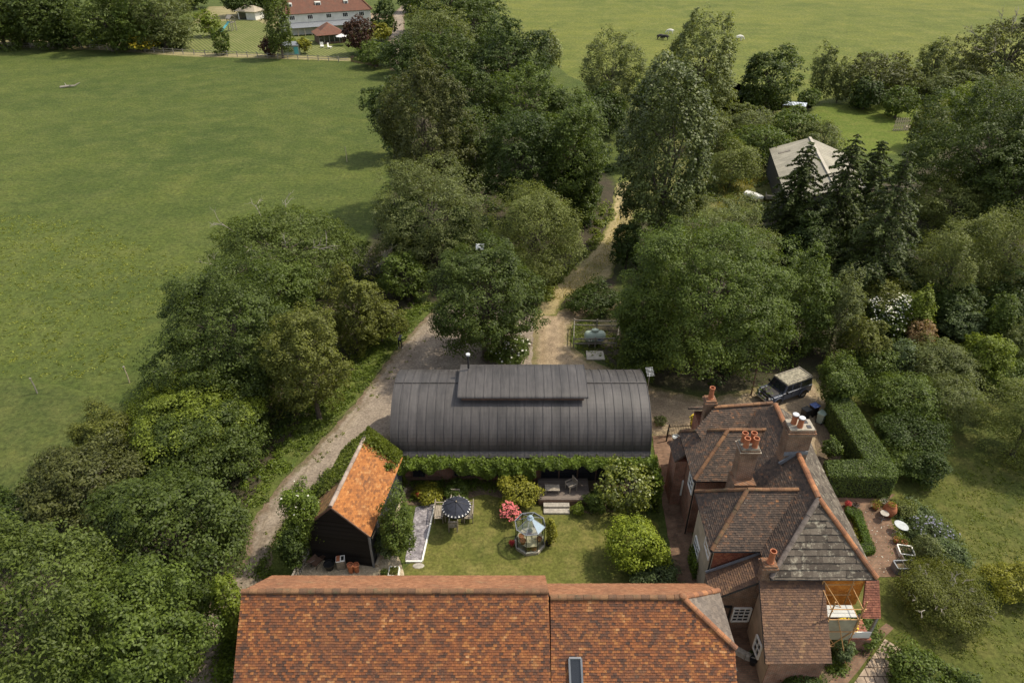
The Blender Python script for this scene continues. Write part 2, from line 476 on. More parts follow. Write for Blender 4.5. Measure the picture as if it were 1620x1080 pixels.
def crown_points(rng, r, c, n, lobes=12, clump=0.16, spread=1.0, taper=0.0, low=-0.55, flat=0.65, out=1.0, fill=.17):
    """leaf centres and facings of a crown with half-width r and half-height c about the origin: limbs' lobes, sprays on lobes, leaves on sprays"""
    d = rdir(rng, lobes * 6)
    d = d[d[:, 2] > low]
    ch = [d[0]]                                             # spread the lobes apart
    for _ in range(lobes - 1):
        k = np.array([np.min(np.linalg.norm(np.array(ch) - q, axis=1)) for q in d])
        ch.append(d[int(np.argmax(k * rng.uniform(0.8, 1.0, len(k))))])
    L = np.array(ch)
    lr = rng.uniform(0.26, 0.56, lobes)
    Lc = L * (1.02 - lr)[:, None] * rng.uniform(0.85, 1.12, lobes)[:, None]
    lr = lr / max(1.0, (lobes / 16) ** .35)
    Lc = L * (1.02 - lr)[:, None] * rng.uniform(0.80, 1.16, lobes)[:, None]
    Lc = np.vstack([Lc, [[0, 0, 0.02]]]); lr = np.append(lr, 0.68)
    m = 64
    CL = []; 
    for i in range(len(lr)):
        q = rdir(rng, m)
        q = q[(q @ (Lc[i] / max(1e-6, np.linalg.norm(Lc[i])))) > -0.35] if i < len(lr) - 1 else q
        CL.append(Lc[i] + q * lr[i] * rng.uniform(0.72, 1.08, len(q))[:, None])
    CL = np.vstack(CL)
    # drop sprays buried inside other lobes
    ins = np.zeros(len(CL), int)
    for i in range(len(lr)): ins += (np.linalg.norm(CL - Lc[i], axis=1) < lr[i] * 0.74)
    CL = CL[ins == 0] if (ins == 0).sum() > 20 else CL
    CL = CL[CL[:, 2] > low - 0.35]
    K = len(CL)
    wgt = rng.uniform(0.5, 1.5, K); wgt /= wgt.sum()
    idx = rng.choice(K, n, p=wgt)
    cr = clump * rng.uniform(0.65, 1.35, K)
    q = rdir(rng, n)
    q[:, 2] = np.where(rng.random(n) < 0.7, np.abs(q[:, 2]), q[:, 2])
    rad = rng.random(n) ** 0.45 * spread
    off = q * (rad * cr[idx])[:, None]
    off[:, 2] *= flat
    P = CL[idx] + off
    amp = np.zeros(n); dn_ = P / np.maximum(1e-6, np.linalg.norm(P, axis=1))[:, None]     # no crown is a true dome
    for _ in range(7): kv = rng.normal(size=3) * rng.uniform(1.5, 4.5); amp += np.sin(dn_ @ kv + rng.uniform(0, 6.28))
    P *= (1 + .055 * amp)[:, None]
    zl = np.clip(-P[:, 2], 0, 1)
    P[:, 0] *= 1 + .3 * zl ** 2; P[:, 1] *= 1 + .3 * zl ** 2
    if taper:
        f = 1.0 - taper * (P[:, 2] * 0.5 + 0.5)
        P[:, 0] *= f; P[:, 1] *= f
    if out != 1.0: P *= out
    outw = CL[idx] / np.maximum(1e-6, np.linalg.norm(CL[idx], axis=1))[:, None]
    N = q * 0.65 + outw * 0.35 + np.array([0, 0, 0.45]) + rng.normal(size=(n, 3)) * 0.33
    nf = int(n * fill)                                             # inner leaves that close the crown
    f_ = rdir(rng, nf); P[:nf] = f_ * rng.uniform(.45, .80, nf)[:, None]; N[:nf] = f_ * .5 + np.array([0, 0, .5]) + rng.normal(size=(nf, 3)) * .4
    S = np.array([r, r, c])
    return P * S, N, CL * S, Lc * S

def fit_box(x0, x1, y0, y1, lift):
    """crown centre, half-width and half-height in metres from its outline in the photograph"""
    cx, cy = (x0 + x1) / 2, (y0 + y1) / 2
    z = 3.0
    for _ in range(30):
        p = ap(cx, cy, z)
        k = ppm(p)
        r = (x1 - x0) / 2 / k
        b = (y1 - y0) / 2 / k
        dep = math.atan2(CAM_H - z, p.y)
        h2 = b * b - (r * math.sin(dep)) ** 2
        c = math.sqrt(h2) / math.cos(dep) if h2 > (0.45 * r * math.cos(dep)) ** 2 else 0.45 * r
        zn = lift + c
        z = z * 0.6 + min(zn, 24) * 0.4
    return p, r, c, k

def trunk_mesh(rng, base, top, rad, limbs, mat, parent, name='trunk'):
    M = MB()
    mid = base.lerp(top, 0.5) + Vector((rng.uniform(-.3, .3), rng.uniform(-.3, .3), 0)) * rad * 2
    M.tube([base - Vector((0, 0, .2)), base + Vector((0, 0, rad)), mid, top], [rad * 1.5, rad, rad * 0.75, rad * 0.3], 8)
    for q in limbs:
        s0 = base.lerp(top, rng.uniform(0.35, 0.85))
        q = Vector(q)
        m1 = s0.lerp(q, 0.5) + Vector((0, 0, (q - s0).length * 0.12))
        M.tube([s0, m1, q], [rad * 0.45, rad * 0.28, rad * 0.08], 5)
        for _ in range(2):
            e = q + Vector((rng.uniform(-1, 1), rng.uniform(-1, 1), rng.uniform(-.1, .8))) * (q - s0).length * 0.35
            M.tube([m1, m1.lerp(e, .55), e], [rad * 0.2, rad * 0.12, rad * 0.04], 4)
    return M.build(name, mat, parent)

def twigs(rng, centre, r, n, length, rad, mat, parent, name='dead_branch', up=0.3):
    """bare forked boughs standing out of a crown"""
    for _ in range(n):
        M = MB()
        d = Vector((rng.gauss(0, 1), rng.gauss(0, 1), abs(rng.gauss(0, 1)) * 0.8 + up)).normalized()
        a = Vector(centre) + Vector((d.x * r[0], d.y * r[0], d.z * r[1])) * rng.uniform(0.55, 0.85)
        def fork(p, dd, ln, rr, lv):
            e = p + dd * ln
            m = p.lerp(e, .5) + Vector((rng.uniform(-1, 1), rng.uniform(-1, 1), rng.uniform(-1, 1))) * ln * .1
            M.tube([p, m, e], [rr, rr * .8, rr * .5], 4)
            if lv:
                for _ in range(3):
                    nd_ = (dd + Vector((rng.uniform(-1, 1), rng.uniform(-1, 1), rng.uniform(-.7, .9))) * .8).normalized()
                    fork(p.lerp(e, rng.uniform(.45, 1)), nd_, ln * rng.uniform(.45, .75), rr * .55, lv - 1)
        fork(a, d, length * rng.uniform(.6, 1.1), rad, 2)
        M.build(name, mat, parent)

def tree(box, lift, kind, name, label, cat='tree', seed=None, group=None):
    x0, x1, y0, y1 = box
    lift *= .3
    p, r, c, k = fit_box(x0, x1, y0, y1, lift)
    sd = seed if seed is not None else int(x0 * 7 + y0 * 13) % 99991
    rng = np.random.default_rng(abs(sd)); pr = random.Random(sd)
    K = KINDS[kind]
    k1 = k * 1024 / 1620
    s = max(K['leaf'] * .9, K.get('px', 3.1) * .86 / k1)
    area = math.pi * ((x1 - x0) / 2) * ((y1 - y0) / 2) * (1024 / 1620) ** 2
    n = int(K.get('dens', 6.0) * 1.1 * area / ((s * k1) ** 2 * 0.36))
    n = max(500, min(n, 110000))
    lob = K.get('lobes', 12)
    big = min(2.4, max(1.0, r / 4.0))                      # a bigger crown has more, not larger, sprays
    lob = int(lob * big ** .8)
    P, N, CL, LC = crown_points(rng, r, c, n, lob, K.get('clump', 0.16) / big ** .5, K.get('spread', 1.0), K.get('taper', 0), K.get('low', -0.95), K.get('flat', .65), K.get('out', 1.0), K.get('fill', .17))
    base = Vector((p.x, p.y, 0)); zc = p.z
    P[:, 2] += zc
    keep = P[:, 2] > 0.03
    P = P[keep]; N = N[keep]
    sz = s * rng.uniform(0.7, 1.35, len(P))
    root = thing(name, label, cat, base, 0, group)
    leaf_object('crown' if lift > .25 else 'foliage', P, N, sz, K['mat'], root, K.get('aspect', 0.6), rng)
    if lift > .25:
        lim = [Vector(q) + Vector((0, 0, zc)) for q in LC[:min(len(LC) - 1, 10)]]
        o = trunk_mesh(pr, Vector((0, 0, 0)), Vector((0, 0, zc + c * 0.2)), max(0.12, min(0.5, r * 0.075)), [Vector((q.x * .62, q.y * .62, zc + (q.z - zc) * .55)) for q in lim], K.get('bark', BARK), root)
        # built about the root already
        for v in o.data.vertices: v.co = v.co + base
    else:
        o = trunk_mesh(pr, base, base + Vector((0, 0, c)), max(.03, r * .05), [base + Vector(q) * .8 + Vector((0, 0, zc)) for q in LC[:6]], K.get('bark', BARK), root, 'stem')
    if K.get('dead'):
        twigs(pr, base + Vector((0, 0, zc)), (r, c), K['dead'][0], K['dead'][1] * r, max(K['dead'][2], 0.45 / k1), DEADWOOD, root)
    if K.get('bloom'):
        bm, frac, bs_, where = K['bloom']
        q = np.argsort(-(P[:, 2] + (rng.normal(size=len(P)) * c * .35)))[:int(len(P) * where)]
        q = rng.choice(q, int(len(P) * frac))
        leaf_object('blossom', P[q] + np.array([0, 0, s * .4]), N[q] * .3 + np.array([0, -.4, .8]), max(bs_, 1.8 / k1) * rng.uniform(.7, 1.3, len(q)), bm, root, 0.9, rng)
    return root, p, r, c

def conifer(apex, width_px, H, name, label, seed, mat=None):
    """whorls of drooping boughs, each carrying hanging sprays"""
    top = ap(apex[0], apex[1], H)
    k1 = ppm(ap(apex[0], apex[1] + 60, H * .6)) * 1024 / 1620
    rng = np.random.default_rng(seed); pr = random.Random(seed)
    Rm = width_px / 2 / (k1 * 1620 / 1024)
    base = Vector((top.x, top.y, 0))
    root = thing(name, label, 'tree', base)
    Ps = []; Ns = []; M = MB()
    M.tube([base, base + Vector((0, 0, H * .5)), base + Vector((0, 0, H))], [H * .022, H * .014, .02], 7)
    z = H * .99
    while z > H * .1:
        f = 1 - z / H
        L = Rm * (0.06 + 1.0 * f ** .82) if f < .75 else Rm * (1.0 - (f - .75) * .6)
        nb = int(5 + 5 * f)
        a0 = pr.uniform(0, 6.28)
        for b in range(nb):
            a = a0 + 6.283 * b / nb + pr.uniform(-.25, .25)
            l = L * pr.uniform(.55, 1.22)
            droop = pr.uniform(.22, .60)
            q = int(max(8, 34 * l / Rm * 5.5))
            t = rng.random(q) ** .7
            side = rng.normal(size=q) * .13 * l * (1.15 - t)
            px = np.cos(a) * t * l - np.sin(a) * side
            py = np.sin(a) * t * l + np.cos(a) * side
            pz = z + .10 * l * t - droop * l * t ** 2 - np.abs(side) * .5 - rng.random(q) * .07 * l
            Ps.append(np.stack([px, py, pz], 1))
            Ns.append(np.stack([np.cos(a) * .4 * np.ones(q), np.sin(a) * .4 * np.ones(q), np.ones(q)], 1) + rng.normal(size=(q, 3)) * .45)
            if b % 2 == 0:
                M.tube([base + Vector((0, 0, z)), base + Vector((math.cos(a) * l * .5, math.sin(a) * l * .5, z - droop * l * .22)), base + Vector((math.cos(a) * l * .9, math.sin(a) * l * .9, z - droop * l * .78))], [.05, .03, .012], 4)
        z -= H * (.026 + .016 * f) * pr.uniform(.7, 1.4)
    P = np.vstack(Ps); N = np.vstack(Ns)
    leaf_object('crown', P, N, max(.22, 3.4 / k1) * rng.uniform(.7, 1.4, len(P)), mat or CONIFER, root, .42, rng)
    M.build('trunk', BARK, root)
    return root

def scatter(name, pix, n, h, size, mat, label=None, cat=None, kind='stuff', upright=False, clumps=None, aspect=.6, seed=5, pts=None, cw=None):
    """low growth spread over an outline on the ground"""
    rng = np.random.default_rng(seed)
    A = np.array([tuple(ap(*q).to_2d()) for q in pix]) if pts is None else np.array(pts)
    mn = A.min(0); mx = A.max(0)
    def inside(G):
        ins = np.zeros(len(G), bool)
        for a, b in zip(A, np.roll(A, -1, 0)):
            cnd = ((a[1] > G[:, 1]) != (b[1] > G[:, 1]))
            ins ^= cnd & (G[:, 0] < (b[0] - a[0]) * (G[:, 1] - a[1]) / ((b[1] - a[1]) if abs(b[1] - a[1]) > 1e-12 else 1e-12) + a[0])
        return ins
    G = rng.uniform(mn, mx, size=(n * 4, 2)); G = G[inside(G)][:n]
    if clumps:
        cc = rng.uniform(mn, mx, size=(clumps * 3, 2)); cc = cc[inside(cc)][:clumps]
        ch = rng.uniform(.35, 1.0, len(cc)) ; cr = rng.uniform(.4, 1.1, len(cc)) * (cw or h * 1.2)
        i = rng.integers(0, len(cc), len(G))
        q = rdir(rng, len(G)); q[:, 2] = np.abs(q[:, 2])
        u = rng.random(len(G)) ** .4
        P = np.stack([cc[i, 0] + q[:, 0] * cr[i] * u, cc[i, 1] + q[:, 1] * cr[i] * u, q[:, 2] * h * ch[i] * u + .02], 1)
        N = q + np.array([0, 0, .5]) + rng.normal(size=P.shape) * .45
    else:
        lump = .55 + .45 * np.sin(G[:, 0] * 1.7 + 3 * np.sin(G[:, 1] * .9)) * np.sin(G[:, 1] * 1.3 + G[:, 0] * .6)
        P = np.stack([G[:, 0], G[:, 1], .03 + rng.random(len(G)) * h * (.35 + .65 * np.abs(lump))], 1)
        N = np.array([0, 0, .9]) + rng.normal(size=P.shape) * .6
    if upright: N = rng.normal(size=P.shape) * np.array([1, 1, .25])
    o = leaf_object(name, P, N, size * rng.uniform(.6, 1.4, len(P)), mat, None, aspect, rng, upright)
    return tag(o, label, cat, None, kind)

# ------------------------------------------------------------------ tiled slopes
def tiles(M, P0, U, V, poly, w=.19, g=.125, lift=.036, th=.018, seed=1, jit=.012):
    """courses of tiles on the plane P0+uU+vV (V points down the slope) inside a convex outline poly[(u,v)]; each tile is an island"""
    rng = random.Random(seed)
    U = Vector(U).normalized(); V = Vector(V).normalized(); P0 = Vector(P0)
    N = U.cross(V).normalized()
    if N.z < -.05 or (abs(N.z) <= .05 and N.y > 0): N = -N
    vmax = max(p[1] for p in poly); vmin = min(p[1] for p in poly)
    rows = int(math.ceil((vmax - vmin) / g))
    for i in range(rows):
        v0 = vmin + i * g; v1 = min(v0 + g * 1.06, vmax + .04); vc = min(v0 + g * .5, vmax - 1e-4)
        xs = []
        for (a, b) in zip(poly, poly[1:] + poly[:1]):
            if (a[1] - vc) * (b[1] - vc) < 0:
                xs.append(a[0] + (b[0] - a[0]) * (vc - a[1]) / (b[1] - a[1]))
        if len(xs) < 2: continue
        ua, ub = min(xs), max(xs)
        sag = rng.uniform(-.006, .006)
        k = math.floor(ua / w) - 1
        off = (i % 2) * w / 2
        while k * w + off < ub:
            a = max(ua, k * w + off + .004); b = min(ub, (k + 1) * w + off - .004)
            k += 1
            if b - a < .02: continue
            t0 = .004; t1 = lift + rng.uniform(-jit, jit) * .6
            dv = rng.uniform(-.008, .008); tw = rng.uniform(-jit, jit) * .5
            q0 = P0 + U * a + V * v0 + N * t0; q1 = P0 + U * b + V * v0 + N * t0
            e0 = P0 + U * a + V * (v1 + dv + sag) + N * (t1 + tw); e1 = P0 + U * b + V * (v1 + dv + sag) + N * (t1 - tw)
            n = len(M.v)
            M.v.extend([tuple(q0), tuple(q1), tuple(e1), tuple(e0), tuple(e1 - N * th), tuple(e0 - N * th)])
            M.f.append((n, n + 3, n + 2, n + 1)); M.m.append(M.mat); M.uv.extend([(0, 0)] * 4)
            M.f.append((n + 3, n + 5, n + 4, n + 2)); M.m.append(M.mat); M.uv.extend([(0, 0)] * 4)

def slope(M, pts, **kw):
    """tiles on a planar convex roof polygon given in space; pts[0]->pts[1] is its level top (or bottom) line"""
    pts = [Vector(p) for p in pts]
    n = (pts[1] - pts[0]).cross(pts[-1] - pts[0])
    if n.length < 1e-8: n = (pts[1] - pts[0]).cross(pts[2] - pts[0])
    n.normalize()
    if n.z < 0: n = -n
    lvl = Vector((-n.y, n.x, 0)).normalized()
    dn = n.cross(lvl).normalized()
    if dn.z > 0: dn = -dn; 
    o = max(pts, key=lambda p: p.z)
    poly = [((p - o).dot(lvl), (p - o).dot(dn)) for p in pts]
    tiles(M, o, lvl, dn, poly, **kw)

def ridge(M, a, b, r=.13, seg=.42, seed=1):
    """half-round capping tiles along a line"""
    rng = random.Random(seed)
    a = Vector(a); b = Vector(b); d = b - a; L = d.length; d.normalize()
    sx = d.cross(Vector((0, 0, 1))).normalized(); up = sx.cross(d).normalized()
    n = max(1, int(L / seg))
    for i in range(n):
        p = a + d * (L * i / n); q = a + d * (L * (i + 1) / n - .012)
        j = rng.uniform(-.012, .012); r1 = r * rng.uniform(.94, 1.06)
        base = len(M.v); K = 7
        for pt, rr in ((p, r1 * .97), (q, r1)):
            for t in range(K):
                an = math.pi * t / (K - 1) * 1.16 - .08 * math.pi
                M.v.append(tuple(pt + sx * rr * math.cos(an) + up * (rr * math.sin(an) * .85 + j)))
        for t in range(K - 1):
            M.f.append((base + t, base + t + 1, base + K + t + 1, base + K + t)); M.m.append(M.mat); M.uv.extend([(0, 0)] * 4)
        M.f.append(tuple(base + t for t in range(K))); M.m.append(M.mat); M.uv.extend([(0, 0)] * K)
        M.f.append(tuple(base + K + t for t in reversed(range(K)))); M.m.append(M.mat); M.uv.extend([(0, 0)] * K)

# ------------------------------------------------------------------ named materials
BARK = plain('bark', (.10, .08, .06), .95, .4, 4, bmp=.5)
DEADWOOD = plain('dead_wood', (.32, .28, .23), .9, .25, 5)
CONIFER = leafmat('spruce_needles', (.020, .032, .011), (.075, .092, .028), .2)
L_OAK = leafmat('oak_leaves', (.026, .042, .010), (.075, .098, .024))
L_DEEP = leafmat('deep_green_leaves', (.020, .036, .009), (.055, .078, .018))
L_MID = leafmat('mid_green_leaves', (.036, .058, .012), (.100, .130, .030))
L_ASH = leafmat('ash_leaves', (.038, .056, .014), (.100, .125, .034))
L_LIME = leafmat('lime_green_leaves', (.065, .09, .012), (.155, .185, .032))
L_YEL = leafmat('yellow_green_leaves', (.085, .095, .012), (.25, .23, .04))
L_OLIVE = leafmat('olive_leaves', (.046, .056, .014), (.135, .140, .036), odd=(.17, .13, .045))
L_GREY = leafmat('grey_green_leaves', (.052, .066, .030), (.150, .165, .085))
L_WILLOW = leafmat('willow_leaves', (.060, .076, .026), (.165, .180, .070))
L_SILVER = leafmat('silver_poplar_leaves', (.075, .092, .046), (.21, .225, .135))
L_POPLAR = leafmat('poplar_leaves', (.034, .050, .014), (.100, .115, .040), .2, .5, .35, odd=(.20, .21, .10))
L_BROWN = leafmat('brown_green_leaves', (.036, .044, .016), (.095, .098, .040))
L_COPPER = leafmat('copper_leaves', (.022, .010, .010), (.070, .030, .024))
L_SMOKE = leafmat('smoke_bush_leaves', (.10, .045, .035), (.36, .25, .21))
L_HEDGE = leafmat('hedge_leaves', (.036, .058, .015), (.105, .138, .044))
L_BOX = leafmat('box_leaves', (.030, .055, .008), (.085, .13, .018))
L_BALL = leafmat('bay_leaves', (0.075, 0.11, 0.012), (0.24, 0.27, 0.04))
L_MAG = leafmat('magnolia_leaves', (.050, .070, .014), (.18, .19, .040), .2, .4, .5, odd=(.45, .38, .06))
L_IVY = leafmat('ivy_leaves', (.038, .060, .010), (.125, .165, .028))
L_MOSS = leafmat('creeper_leaves', (.040, .055, .008), (.12, .14, .022))
L_BLUE = leafmat('blue_green_leaves', (.040, .060, .035), (.12, .15, .085))
L_STRAW = leafmat('dry_grass_blades', (.15, .125, .045), (.36, .30, .13))
L_GRASS = leafmat('grass_blades', (.055, .080, .014), (.15, .165, .035))
L_NETTLE = leafmat('verge_leaves', (.036, .058, .010), (.105, .135, .026))
F_WHITE = plain('white_petals', (.58, .56, .46), .8, .1)
F_YELLOW = plain('yellow_petals', (.70, .50, .03), .8, .15)
F_PINK = plain('pink_petals', (.58, .13, .13), .8, .3)
F_LILAC = plain('lilac_petals', (.17, .165, .22), .8, .25)
F_RED = plain('red_petals', (.42, .03, .03), .8, .3)

KINDS = {
 'oak':    dict(mat=L_OAK, leaf=.20, lobes=14, clump=.15, px=2.5, dens=6.5),
 'deep':   dict(mat=L_DEEP, leaf=.20, lobes=13, clump=.15, px=2.5, dens=6.5),
 'mid':    dict(mat=L_MID, leaf=.18, lobes=14, clump=.15, px=2.5),
 'ash':    dict(mat=L_ASH, leaf=.20, lobes=18, clump=.14, px=2.5, aspect=.45),
 'ashdead':dict(mat=L_ASH, leaf=.20, lobes=16, clump=.15, px=2.5, dens=5, dead=(9, .24, .035)),
 'oakdead':dict(mat=L_OAK, leaf=.20, lobes=16, clump=.14, px=2.5, dens=6, dead=(8, .22, .04)),
 'lime':   dict(mat=L_LIME, leaf=.18, lobes=12, clump=.16, px=2.5),
 'olive':  dict(mat=L_OLIVE, leaf=.18, lobes=13, clump=.14, px=2.4),
 'grey':   dict(mat=L_GREY, leaf=.17, lobes=16, clump=.15, px=2.4, aspect=.4),
 'willow': dict(mat=L_WILLOW, leaf=.17, lobes=18, clump=.15, px=2.3, aspect=.38, spread=1.2),
 'silver': dict(mat=L_SILVER, leaf=.2, lobes=16, clump=.14, px=2.5, taper=.22),
 'poplar': dict(mat=L_POPLAR, leaf=.28, lobes=26, clump=.12, px=2.6, taper=.06, dens=4.4, aspect=.8, fill=.16),
 'brown':  dict(mat=L_BROWN, leaf=.2, lobes=16, clump=.13, px=2.4),
 'copper': dict(mat=L_COPPER, leaf=.2, lobes=12, clump=.16, px=2.5),
 'browndead': dict(mat=L_BROWN, leaf=.2, lobes=16, clump=.13, px=2.4, dens=4.5, dead=(14, .3, .06)),
 'bush':   dict(mat=L_MID, leaf=.14, lobes=9, clump=.22, px=2.4, low=-.35),
 'deepbush': dict(mat=L_DEEP, leaf=.14, lobes=9, clump=.22, px=2.4, low=-.35),
 'greybush': dict(mat=L_GREY, leaf=.13, lobes=10, clump=.2, px=2.4, low=-.35, aspect=.4),
 'bluebush': dict(mat=L_BLUE, leaf=.12, lobes=10, clump=.2, px=2.4, low=-.35),
 'limebush': dict(mat=L_LIME, leaf=.13, lobes=9, clump=.22, px=2.4, low=-.35),
 'yellowbush': dict(mat=L_YEL, leaf=.12, lobes=9, clump=.22, px=2.4, low=-.35),
 'olivebush': dict(mat=L_OLIVE, leaf=.13, lobes=9, clump=.2, px=2.4, low=-.35),
 'willowbush': dict(mat=L_WILLOW, leaf=.13, lobes=12, clump=.2, px=2.3, low=-.35, aspect=.38, spread=1.25),
 'ball':   dict(mat=L_BALL, leaf=.15, lobes=16, clump=.19, px=2.6, low=-.6, out=.95),
 'mag':    dict(mat=L_MAG, leaf=.2, lobes=17, clump=.13, px=2.8, dens=2.6, low=-.7),
 'elder':  dict(mat=L_MID, leaf=.15, lobes=9, clump=.2, px=2.5, low=-.4, bloom=(F_WHITE, .012, .2, .5)),
 'whitebush': dict(mat=L_MID, leaf=.14, lobes=9, clump=.2, px=2.5, low=-.4, bloom=(F_WHITE, .13, .14, .4)),
 'rose':   dict(mat=L_IVY, leaf=.14, lobes=10, clump=.2, px=2.5, low=-.4, bloom=(F_WHITE, .0045, .13, .6)),
 'pink':   dict(mat=L_OLIVE, leaf=.1, lobes=8, clump=.22, px=2.2, low=-.2, dens=3, bloom=(F_PINK, .75, .11, .8)),
 'gold':   dict(mat=L_YEL, leaf=.13, lobes=8, clump=.22, px=2.4, low=-.3, bloom=(F_YELLOW, .5, .12, .7)),
 'smoke':  dict(mat=L_SMOKE, leaf=.14, lobes=14, clump=.15, px=2.3, low=-.6, aspect=.35),
 'lav':    dict(mat=L_BLUE, leaf=.12, lobes=10, clump=.2, px=2.3, low=-.3, aspect=.3, bloom=(F_LILAC, .03, .09, .5)),
 'bare':   dict(mat=L_OLIVE, leaf=.12, lobes=12, clump=.2, px=2.3, low=-.35, dens=7, aspect=.4, dead=(22, .20, .010)),
 'hawdead':dict(mat=L_OLIVE, leaf=.15, lobes=8, clump=.2, px=2.4, low=-.35, dens=.5, dead=(26, .5, .03)),
}

TILE_BARN = tilemat('red_barn_tiles', [(0, (.060, .038, .030)), (.22, (.115, .055, .034)), (.5, (.205, .076, .034)), (.74, (.275, .102, .038)), (.9, (.35, .15, .050)), (1, (.42, .22, .10))], patch=(.10, .075, .055), patch_at=.61, lichen=(.38, .22, .10))
TILE_FAR = tilemat('pale_far_slope_tiles', [(0, (.19, .085, .045)), (.5, (.27, .12, .06)), (1, (.36, .18, .095))], patch=(.30, .20, .10), patch_at=.58)  # lighter, more even tile colours for the far slopes
TILE_HOUSE = tilemat('brown_house_tiles', [(0, (.050, .041, .035)), (.4, (.088, .064, .050)), (.75, (.125, .084, .060)), (.93, (.19, .10, .058)), (1, (.32, .15, .065))], patch=(.15, .105, .08), patch_at=.64, lichen=(.45, .42, .36))
TILE_ANNEX = tilemat('annex_tiles', [(0, (.078, .048, .036)), (.5, (.135, .077, .048)), (.85, (.18, .10, .058)), (1, (.25, .155, .08))], patch=(.28, .17, .06), patch_at=.60)
TILE_SHED = tilemat('orange_lichen_tiles', [(0, (.15, .065, .028)), (.35, (.29, .11, .034)), (.75, (.39, .155, .045)), (1, (.46, .25, .10))], patch=(.16, .08, .05), patch_at=.57)
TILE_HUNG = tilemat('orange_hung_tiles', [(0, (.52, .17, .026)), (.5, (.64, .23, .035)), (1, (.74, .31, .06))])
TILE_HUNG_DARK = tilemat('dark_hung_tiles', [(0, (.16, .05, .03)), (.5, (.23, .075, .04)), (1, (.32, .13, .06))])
TILE_PORCH = tilemat('porch_tiles', [(0, (.15, .055, .035)), (.5, (.25, .09, .055)), (1, (.34, .14, .08))])
STONE_SLAB = tilemat('stone_roof_slabs', [(0, (.042, .034, .027)), (.5, (.090, .072, .055)), (1, (.155, .128, .098))], patch=(.40, .36, .27), patch_at=.545, lichen=(.46, .43, .35), pscale=2.6)
RIDGE_MAT = tilemat('orange_ridge_tiles', [(0, (.16, .08, .05)), (.5, (.27, .12, .06)), (1, (.42, .19, .085))], patch=(.14, .10, .06), patch_at=.55)
RIDGE_DARK = tilemat('mossy_ridge_tiles', [(0, (.11, .065, .042)), (.5, (.185, .095, .05)), (1, (.27, .145, .07))], patch=(.10, .09, .05), patch_at=.52)
BRICK = brickmat('red_brick', (.30, .10, .055), (.22, .085, .055), (.30, .25, .19))
BRICK_OLD = brickmat('old_brown_brick', (.225, .105, .052), (.155, .078, .044), (.26, .22, .17))
BRICK_PAVE = brickmat('paving_brick', (.235, .135, .085), (.165, .092, .062), (.13, .11, .075), bw=.22, rh=.11, flat=True)
RENDER_WALL = plain('lime_render', (.42, .33, .23), .9, .25, 1.2, bmp=.2)
SOLDIER = plain('dark_board', (.05, .045, .04), .8, .3)
BLACKBOARD = plankmat('black_weatherboard', (.013, .012, .012), 2, .18, .4, .75, .25)
BLACKBOARD_SUN = plankmat('sunlit_black_weatherboard', (.060, .062, .068), 2, .18, .3)  # same black boards, sunlight on the side wall put into a lighter colour
OLDWOOD = plankmat('silvered_wood', (.30, .26, .21), 0, .11, .25, .8, .35)
OLDWOOD_Y = plankmat('silvered_wood_lengthwise', (.30, .26, .21), 1, .11, .25, .8, .35)
DECKWOOD = plankmat('deck_boards', (.155, .125, .105), 1, .14, .25, .85, .3)
TEAK = plain('weathered_teak', (.30, .255, .20), .85, .3, 6)
PALEWOOD = plain('pale_wood', (.46, .38, .26), .8, .25, 5)
GREYWOOD = plain('grey_wood', (.24, .215, .18), .9, .3, 5)
BROWNWOOD = plain('brown_wood', (.12, .07, .045), .8, .3, 4)
WHITE = plain('white_paint', (.78, .76, .70), .5, .06)
WHITEWALL = plain('white_wall', (.66, .64, .57), .9, .12, .8)
LEAD = plain('lead_sheet', (.19, .20, .215), .55, .2, 3, .2)
GUTTER = plain('black_gutter', (.015, .015, .016), .45, .2)
GLASS = plain('dark_window_glass', (.02, .022, .026), .08, .1, spec=.8)
TERRA = plain('terracotta', (.36, .125, .055), .8, .22, 7)
TERRA_DARK = plain('old_terracotta', (.28, .10, .05), .85, .3, 6)
STONE = plain('grey_stone', (.33, .30, .25), .9, .3, 5, bmp=.4)
CONCRETE = plain('concrete', (.40, .36, .29), .92, .18, 1.6, bmp=.2)
CREAM = plain('cream_chimney_cap', (.30, .265, .205), .9, .25, 4)
STEEL = plain('galvanised_steel', (.42, .44, .45), .4, .15, 5, .8)
DARKMETAL = plain('dark_metal', (.022, .022, .024), .5, .3)
COWL = plain('white_cowl', (.52, .53, .53), .35, .08)
SLATE = plain('slate_chips', (.20, .18, .20), .8, .4, 25, bmp=.6)
SCAF = plain('scaffold_wood_pole', (.44, .24, .09), .7, .3, 8)
NAVY = plain('navy_canvas', (.017, .020, .032), .85, .2, 4)
CLOTHWHITE = plain('white_cloth', (.70, .69, .65), .9, .1)
BLUEPLASTIC = plain('blue_plastic', (.10, .14, .32), .5, .15)
BLACKPLASTIC = plain('black_plastic', (.012, .012, .013), .5, .2)
PALEGREEN = plain('pale_green_paint', (.30, .36, .29), .5, .15, 2)
TURQ = plain('turquoise_plastic', (.10, .42, .44), .5, .1)
RUBBER = plain('tyre_rubber', (.02, .02, .02), .9, .3)
CLEAR, _nt, _b = new_mat('greenhouse_glass')
_gl = _nt.nodes.new('ShaderNodeBsdfGlossy'); _gl.inputs['Roughness'].default_value = .03
_tr = _nt.nodes.new('ShaderNodeBsdfTransparent'); _tr.inputs[0].default_value = (.80, .86, .85, 1)
_mx = _nt.nodes.new('ShaderNodeMixShader'); _mx.inputs[0].default_value = .16
_nt.links.new(_tr.outputs[0], _mx.inputs[1]); _nt.links.new(_gl.outputs[0], _mx.inputs[2]); _nt.links.new(_mx.outputs[0], _nt.nodes['Material Output'].inputs[0])
